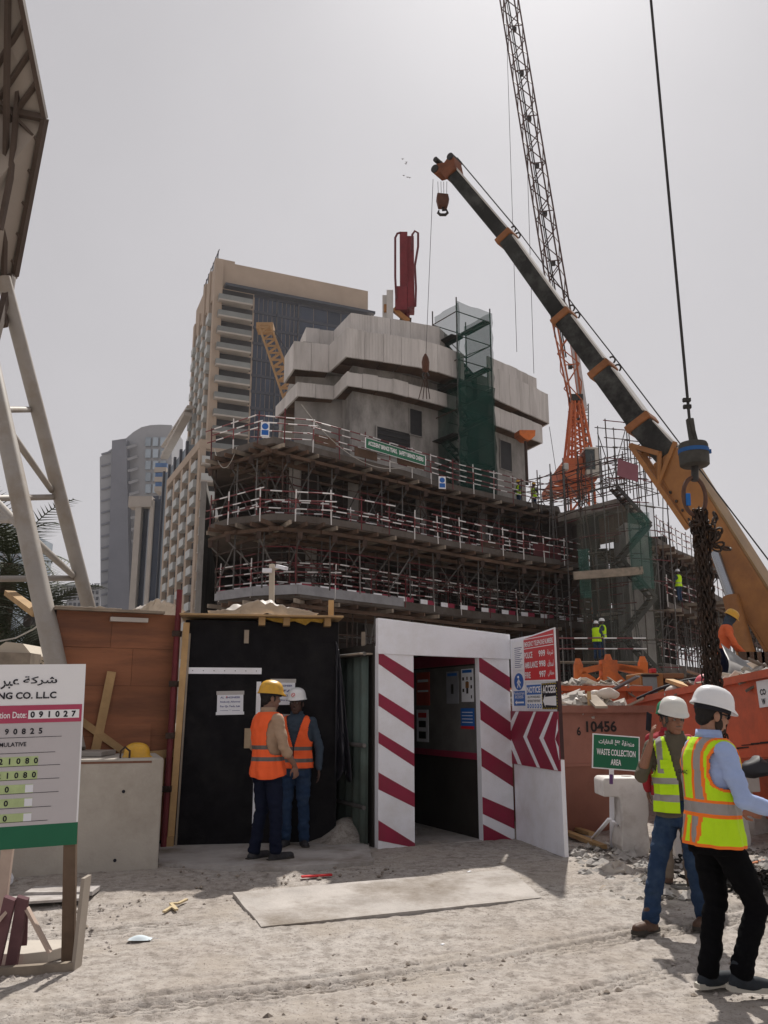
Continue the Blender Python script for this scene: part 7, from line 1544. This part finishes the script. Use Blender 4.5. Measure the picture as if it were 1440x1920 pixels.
# the front man walking to the right
gA = V((2.085, 5.72, 0))
pA_ = dict(er=(.275, .045, 1.135), wr=(.215, .30, 1.075), el=(-.25, .02, 1.13), wl=(-.13, .26, 1.06), kr=(.10, .19, .50), ar=(.095, .045, .135), tr=(.10, .215, .052), kl=(-.09, .03, .50), al=(-.085, -.06, .10), lean=.05, handr=dict(dir=(-.1, 1, .12), n=(-1, 0, -.2), curl=.5), handl=dict(curl=.6))
person('man in white hard hat, lime vest and pale blue shirt walking at the right front', gA, (.985, .17), pA_, dict(yaw=-.05, down=.16, tilt=-.05), dict(skin=SK1, hair=M_HAIR, beard=mat('dark_beard', (.035, .022, .016), .8), full_beard=True, glasses=True, hat=M_HATW, ridge=False, shirt=M_BSH, sleeve=1., trousers=M_TROB, leg=1.02, boot=M_SHOE, sole=M_SOLEW, vest=dict(f=v_front, mats=[M_VY, M_SIL, mat('hivis_trim', (.90, .19, .02), .7, space='obj')], z0=.845, text=('DAMAC', -.015, 1.27))), 1.02, .006, .010)
# the man on the phone
gB = V((2.41, 7.28, .015))
pB_ = dict(er=(.285, .07, 1.19), wr=(.205, .135, 1.43), el=(-.255, -.03, 1.13), wl=(-.21, .15, .96), kr=(.115, .25, .47), ar=(.12, .41, .10), kl=(-.10, .06, .47), al=(-.105, -.02, .10), tl=(-.13, .14, .05), lean=-.03, twist=.55, shift=(0, .02, -.03), handr=dict(dir=(-.25, .12, 1), n=(-.8, -.5, 0), curl=.35, side=-1))
PB = person('man in white hard hat, lime vest and jeans holding a phone to his ear', gB, (-.70, -.714), pB_, dict(yaw=.35, down=.12, tilt=-.06), dict(skin=skin_mat('ruddy', (.26, .125, .08)), hair=mat('grey_hair', (.08, .075, .07), .8), beard=mat('grey_stubble', (.17, .12, .10), .8), hat=mat('ivory_hat', (.62, .61, .57), .32, 0, .05, 8, space='obj', spec=.5), ridge=False, shirt=M_OLIVE, sleeve=.06, belly=.03, trousers=M_JEAN, boot=M_BOOTB, sole=M_SOLED, vest=dict(f=v_lime, mats=[M_VY, M_SIL], z0=.90, pocket=[(.11, .165, 1.075, .10, .075), (.105, .15, 1.27, .075, .07)])), 1.0, .006, .010)
b = MB(); b.box((.15, .16, 1.575), (.012, .075, .15), Matrix.Rotation(.25, 3, 'X')); 
ph = b.build('mobile_phone', M_INK, fix=False, bevel=.004); ph.matrix_world = Matrix.Translation(PB.location) @ Matrix.Rotation(PB.rotation_euler.z, 4, 'Z'); tag(ph, 'black mobile phone held at the ear of the man in jeans', 'phone')
# third man, hidden behind the phone man
gC = V((2.70, 8.35, .12)); pS = dict(er=(.26, .0, 1.13), wr=(.25, .07, .90), el=(-.26, .0, 1.13), wl=(-.25, .07, .90), kr=(.1, .02, .50), ar=(.11, -.02, .09), kl=(-.1, .02, .50), al=(-.11, -.02, .09))
person('man in green hard hat and red shirt mostly hidden behind the phone man', gC, (.3, 1), pS, dict(yaw=.2), dict(skin=SK2, hair=M_HAIR, hat=M_HATG, shirt=M_RSH, trousers=M_TROW, boot=M_BOOTB, sole=M_SOLED, vest=dict(f=v_org, mats=[M_RSH, M_SILD], z0=.86)), .915, .008, .012)
# two workers by the shed
gD = G(500, 1616) + V((-.02, 0, 0))
pD_ = dict(er=(.265, .02, 1.13), wr=(.245, .17, .945), el=(-.255, .0, 1.13), wl=(-.22, .12, .93), kr=(.105, .05, .50), ar=(.10, .06, .09), kl=(-.09, .0, .50), al=(-.10, -.07, .09), handr=dict(dir=(-.1, .3, -1), n=(-1, 0, 0), curl=.5), roll=-.02)
person('worker in yellow hard hat, orange vest and tan shirt with his back turned', gD, (.76, .65), pD_, dict(yaw=-.25, down=.08), dict(skin=skin_mat('umber', (.20, .11, .08)), hair=M_HAIR, hat=M_HATY, shirt=M_TAN, sleeve=.35, trousers=M_JEAND, boot=M_BOOT, sole=M_SOLED, bulk=.016, vest=dict(f=v_orgopen, mats=[M_VO, M_SILD], z0=.83, hem=.02)), 1.03, .0075, .011)
gE = G(551, 1590)
pE_ = dict(er=(.265, -.01, 1.12), wr=(.25, .04, .89), el=(-.275, -.02, 1.12), wl=(-.285, .03, .88), kr=(.095, .02, .50), ar=(.10, .0, .09), kl=(-.10, .02, .50), al=(-.115, .0, .09), tl=(-.17, .14, .04))
person('worker in white hard hat and orange vest facing the camera by the shed', gE, (-.12, -1), pE_, dict(yaw=-.1, down=.02), dict(skin=SK3, hair=M_HAIR, beard=M_HAIR, hat=M_HATW, badge=True, ridge=False, shirt=M_STEELB, trousers=M_JEAN, boot=M_BOOT, sole=M_SOLED, vest=dict(f=v_org, mats=[M_VO, M_SILD], z0=.89)), 1.0, .0075, .011)
# worker in orange behind the chains
gF = V((XD(1352, 17.5, 3.), 17.5, 1.86)); pF_ = dict(er=(.27, .22, 1.12), wr=(.20, .44, .98), el=(-.22, .2, 1.12), wl=(-.15, .42, .98), kr=(.1, .05, .5), ar=(.1, 0, .09), kl=(-.1, .02, .5), al=(-.1, -.1, .09), lean=.28)
person('worker in orange with a yellow hard hat and dark face scarf behind the chains', gF, (.9, -.35), pF_, dict(yaw=.1, down=.3), dict(skin=SK3, hat=M_HATY, scarf=M_STEELB, shirt=M_OSH, trousers=M_JEAND, boot=M_BOOT, sole=M_SOLED), 1.02, .012, .015)
b = MB(); b.bb(gF.x - 2, gF.x + 4.5, 16.9, 19.5, .1, 1.88); tag(b.build('loading_platform', M_RUST, bevel=.03), 'rusty loading platform the orange worker stands on behind the skips', 'platform')
# far workers: one built, the others copies
def copy_tree(o, parent=None):
    c = o.copy(); COL.objects.link(c); c.parent = parent
    for ch_ in list(o.children): copy_tree(ch_, c)
    return c
pW = dict(pS, er=(.25, .08, 1.12), wr=(.12, .25, 1.1), el=(-.25, .08, 1.12), wl=(-.12, .25, 1.12))
w1 = person('worker in lime vest on the low scaffold right of the gateway, left of two', T(1121, 1238, 41.5), (.5, .8), pW, dict(yaw=0), dict(skin=SK3, hat=M_HATW, shirt=M_STEELB, trousers=M_JEAN, boot=M_BOOT, sole=M_SOLED, vest=dict(f=lambda x, y, z, w: None if openings(x, y, z, w) else (1 if 1.0 < z < 1.05 else 0), mats=[M_VY, M_SIL])), 1.05, .02, .02, 'workers on the building')
for (p, h, lb, hat) in ((T(1133, 1232, 42.3), 1.2, 'worker in lime vest on the low scaffold right of the gateway, right of two', None), (Tz(966, 948, 14.02) + V((.4, .9, 0)), 2., 'worker in yellow hat behind the top guardrail, left of two', M_HATY), (Tz(989, 952, 14.02) + V((.6, .9, 0)), -1., 'worker in yellow hat behind the top guardrail, right of two', M_HATY), (V((R2[0].x + .9, R2[0].y + .5, 7.62)), .6, 'worker in lime vest on the right-hand wing near the core', None)):
    c = copy_tree(w1); c.location = p; c.rotation_euler = (0, 0, h); c['label'] = lb
    if hat:
        for ch_ in c.children:
            if ch_.name.startswith('hard_hat'): ch_.data = ch_.data.copy(); ch_.data.materials.clear(); ch_.data.materials.append(hat)
wb_ = thing('scaffold_walkway', 'timber walkway on the low scaffold under the two lime-vested workers', 'walkway', T(1127, 1240, 41.9)); q_ = T(1127, 1240, 41.9)
for k in range(4): bar('walkway_board', V((q_.x - 2.2, 41.2 + k * .42, q_.z - .06)), V((q_.x + 2.0, 41.2 + k * .42, q_.z - .06)), .38, .05, M_TIMBG, wb_)
for x_ in (-2., 0, 1.8): rod('standard', V((q_.x + x_, 41.1, 0)), V((q_.x + x_, 41.1, q_.z + 1.2)), .035, M_GALV, wb_, 6)
for h_ in (.55, 1.05): rod('rail', V((q_.x - 2.2, 41.08, q_.z + h_)), V((q_.x + 2.0, 41.08, q_.z + h_)), .03, M_RAIL, wb_, 6)
ws = bpy.data.scenes.get('workshop')
if ws: bpy.data.scenes.remove(ws)
# ------------------------------------------------------------------ dusty air
b = MB(); b.bb(-700, 700, -60, 900, -1.5, 110); o = b.build('haze', mat('dummy_haze', (.8, .8, .8))); o['kind'] = 'stuff'; o['label'] = 'pale dusty haze over the whole site'
hm = bpy.data.materials.new('dusty_air'); hm.use_nodes = True; hn = hm.node_tree.nodes; hn.clear(); pv = hn.new('ShaderNodeVolumePrincipled'); ho = hn.new('ShaderNodeOutputMaterial')
pv.inputs['Color'].default_value = (.93, .91, .93, 1); pv.inputs['Density'].default_value = .00016; pv.inputs['Anisotropy'].default_value = .3
hm.node_tree.links.new(pv.outputs[0], ho.inputs['Volume']); o.data.materials.clear(); o.data.materials.append(hm)
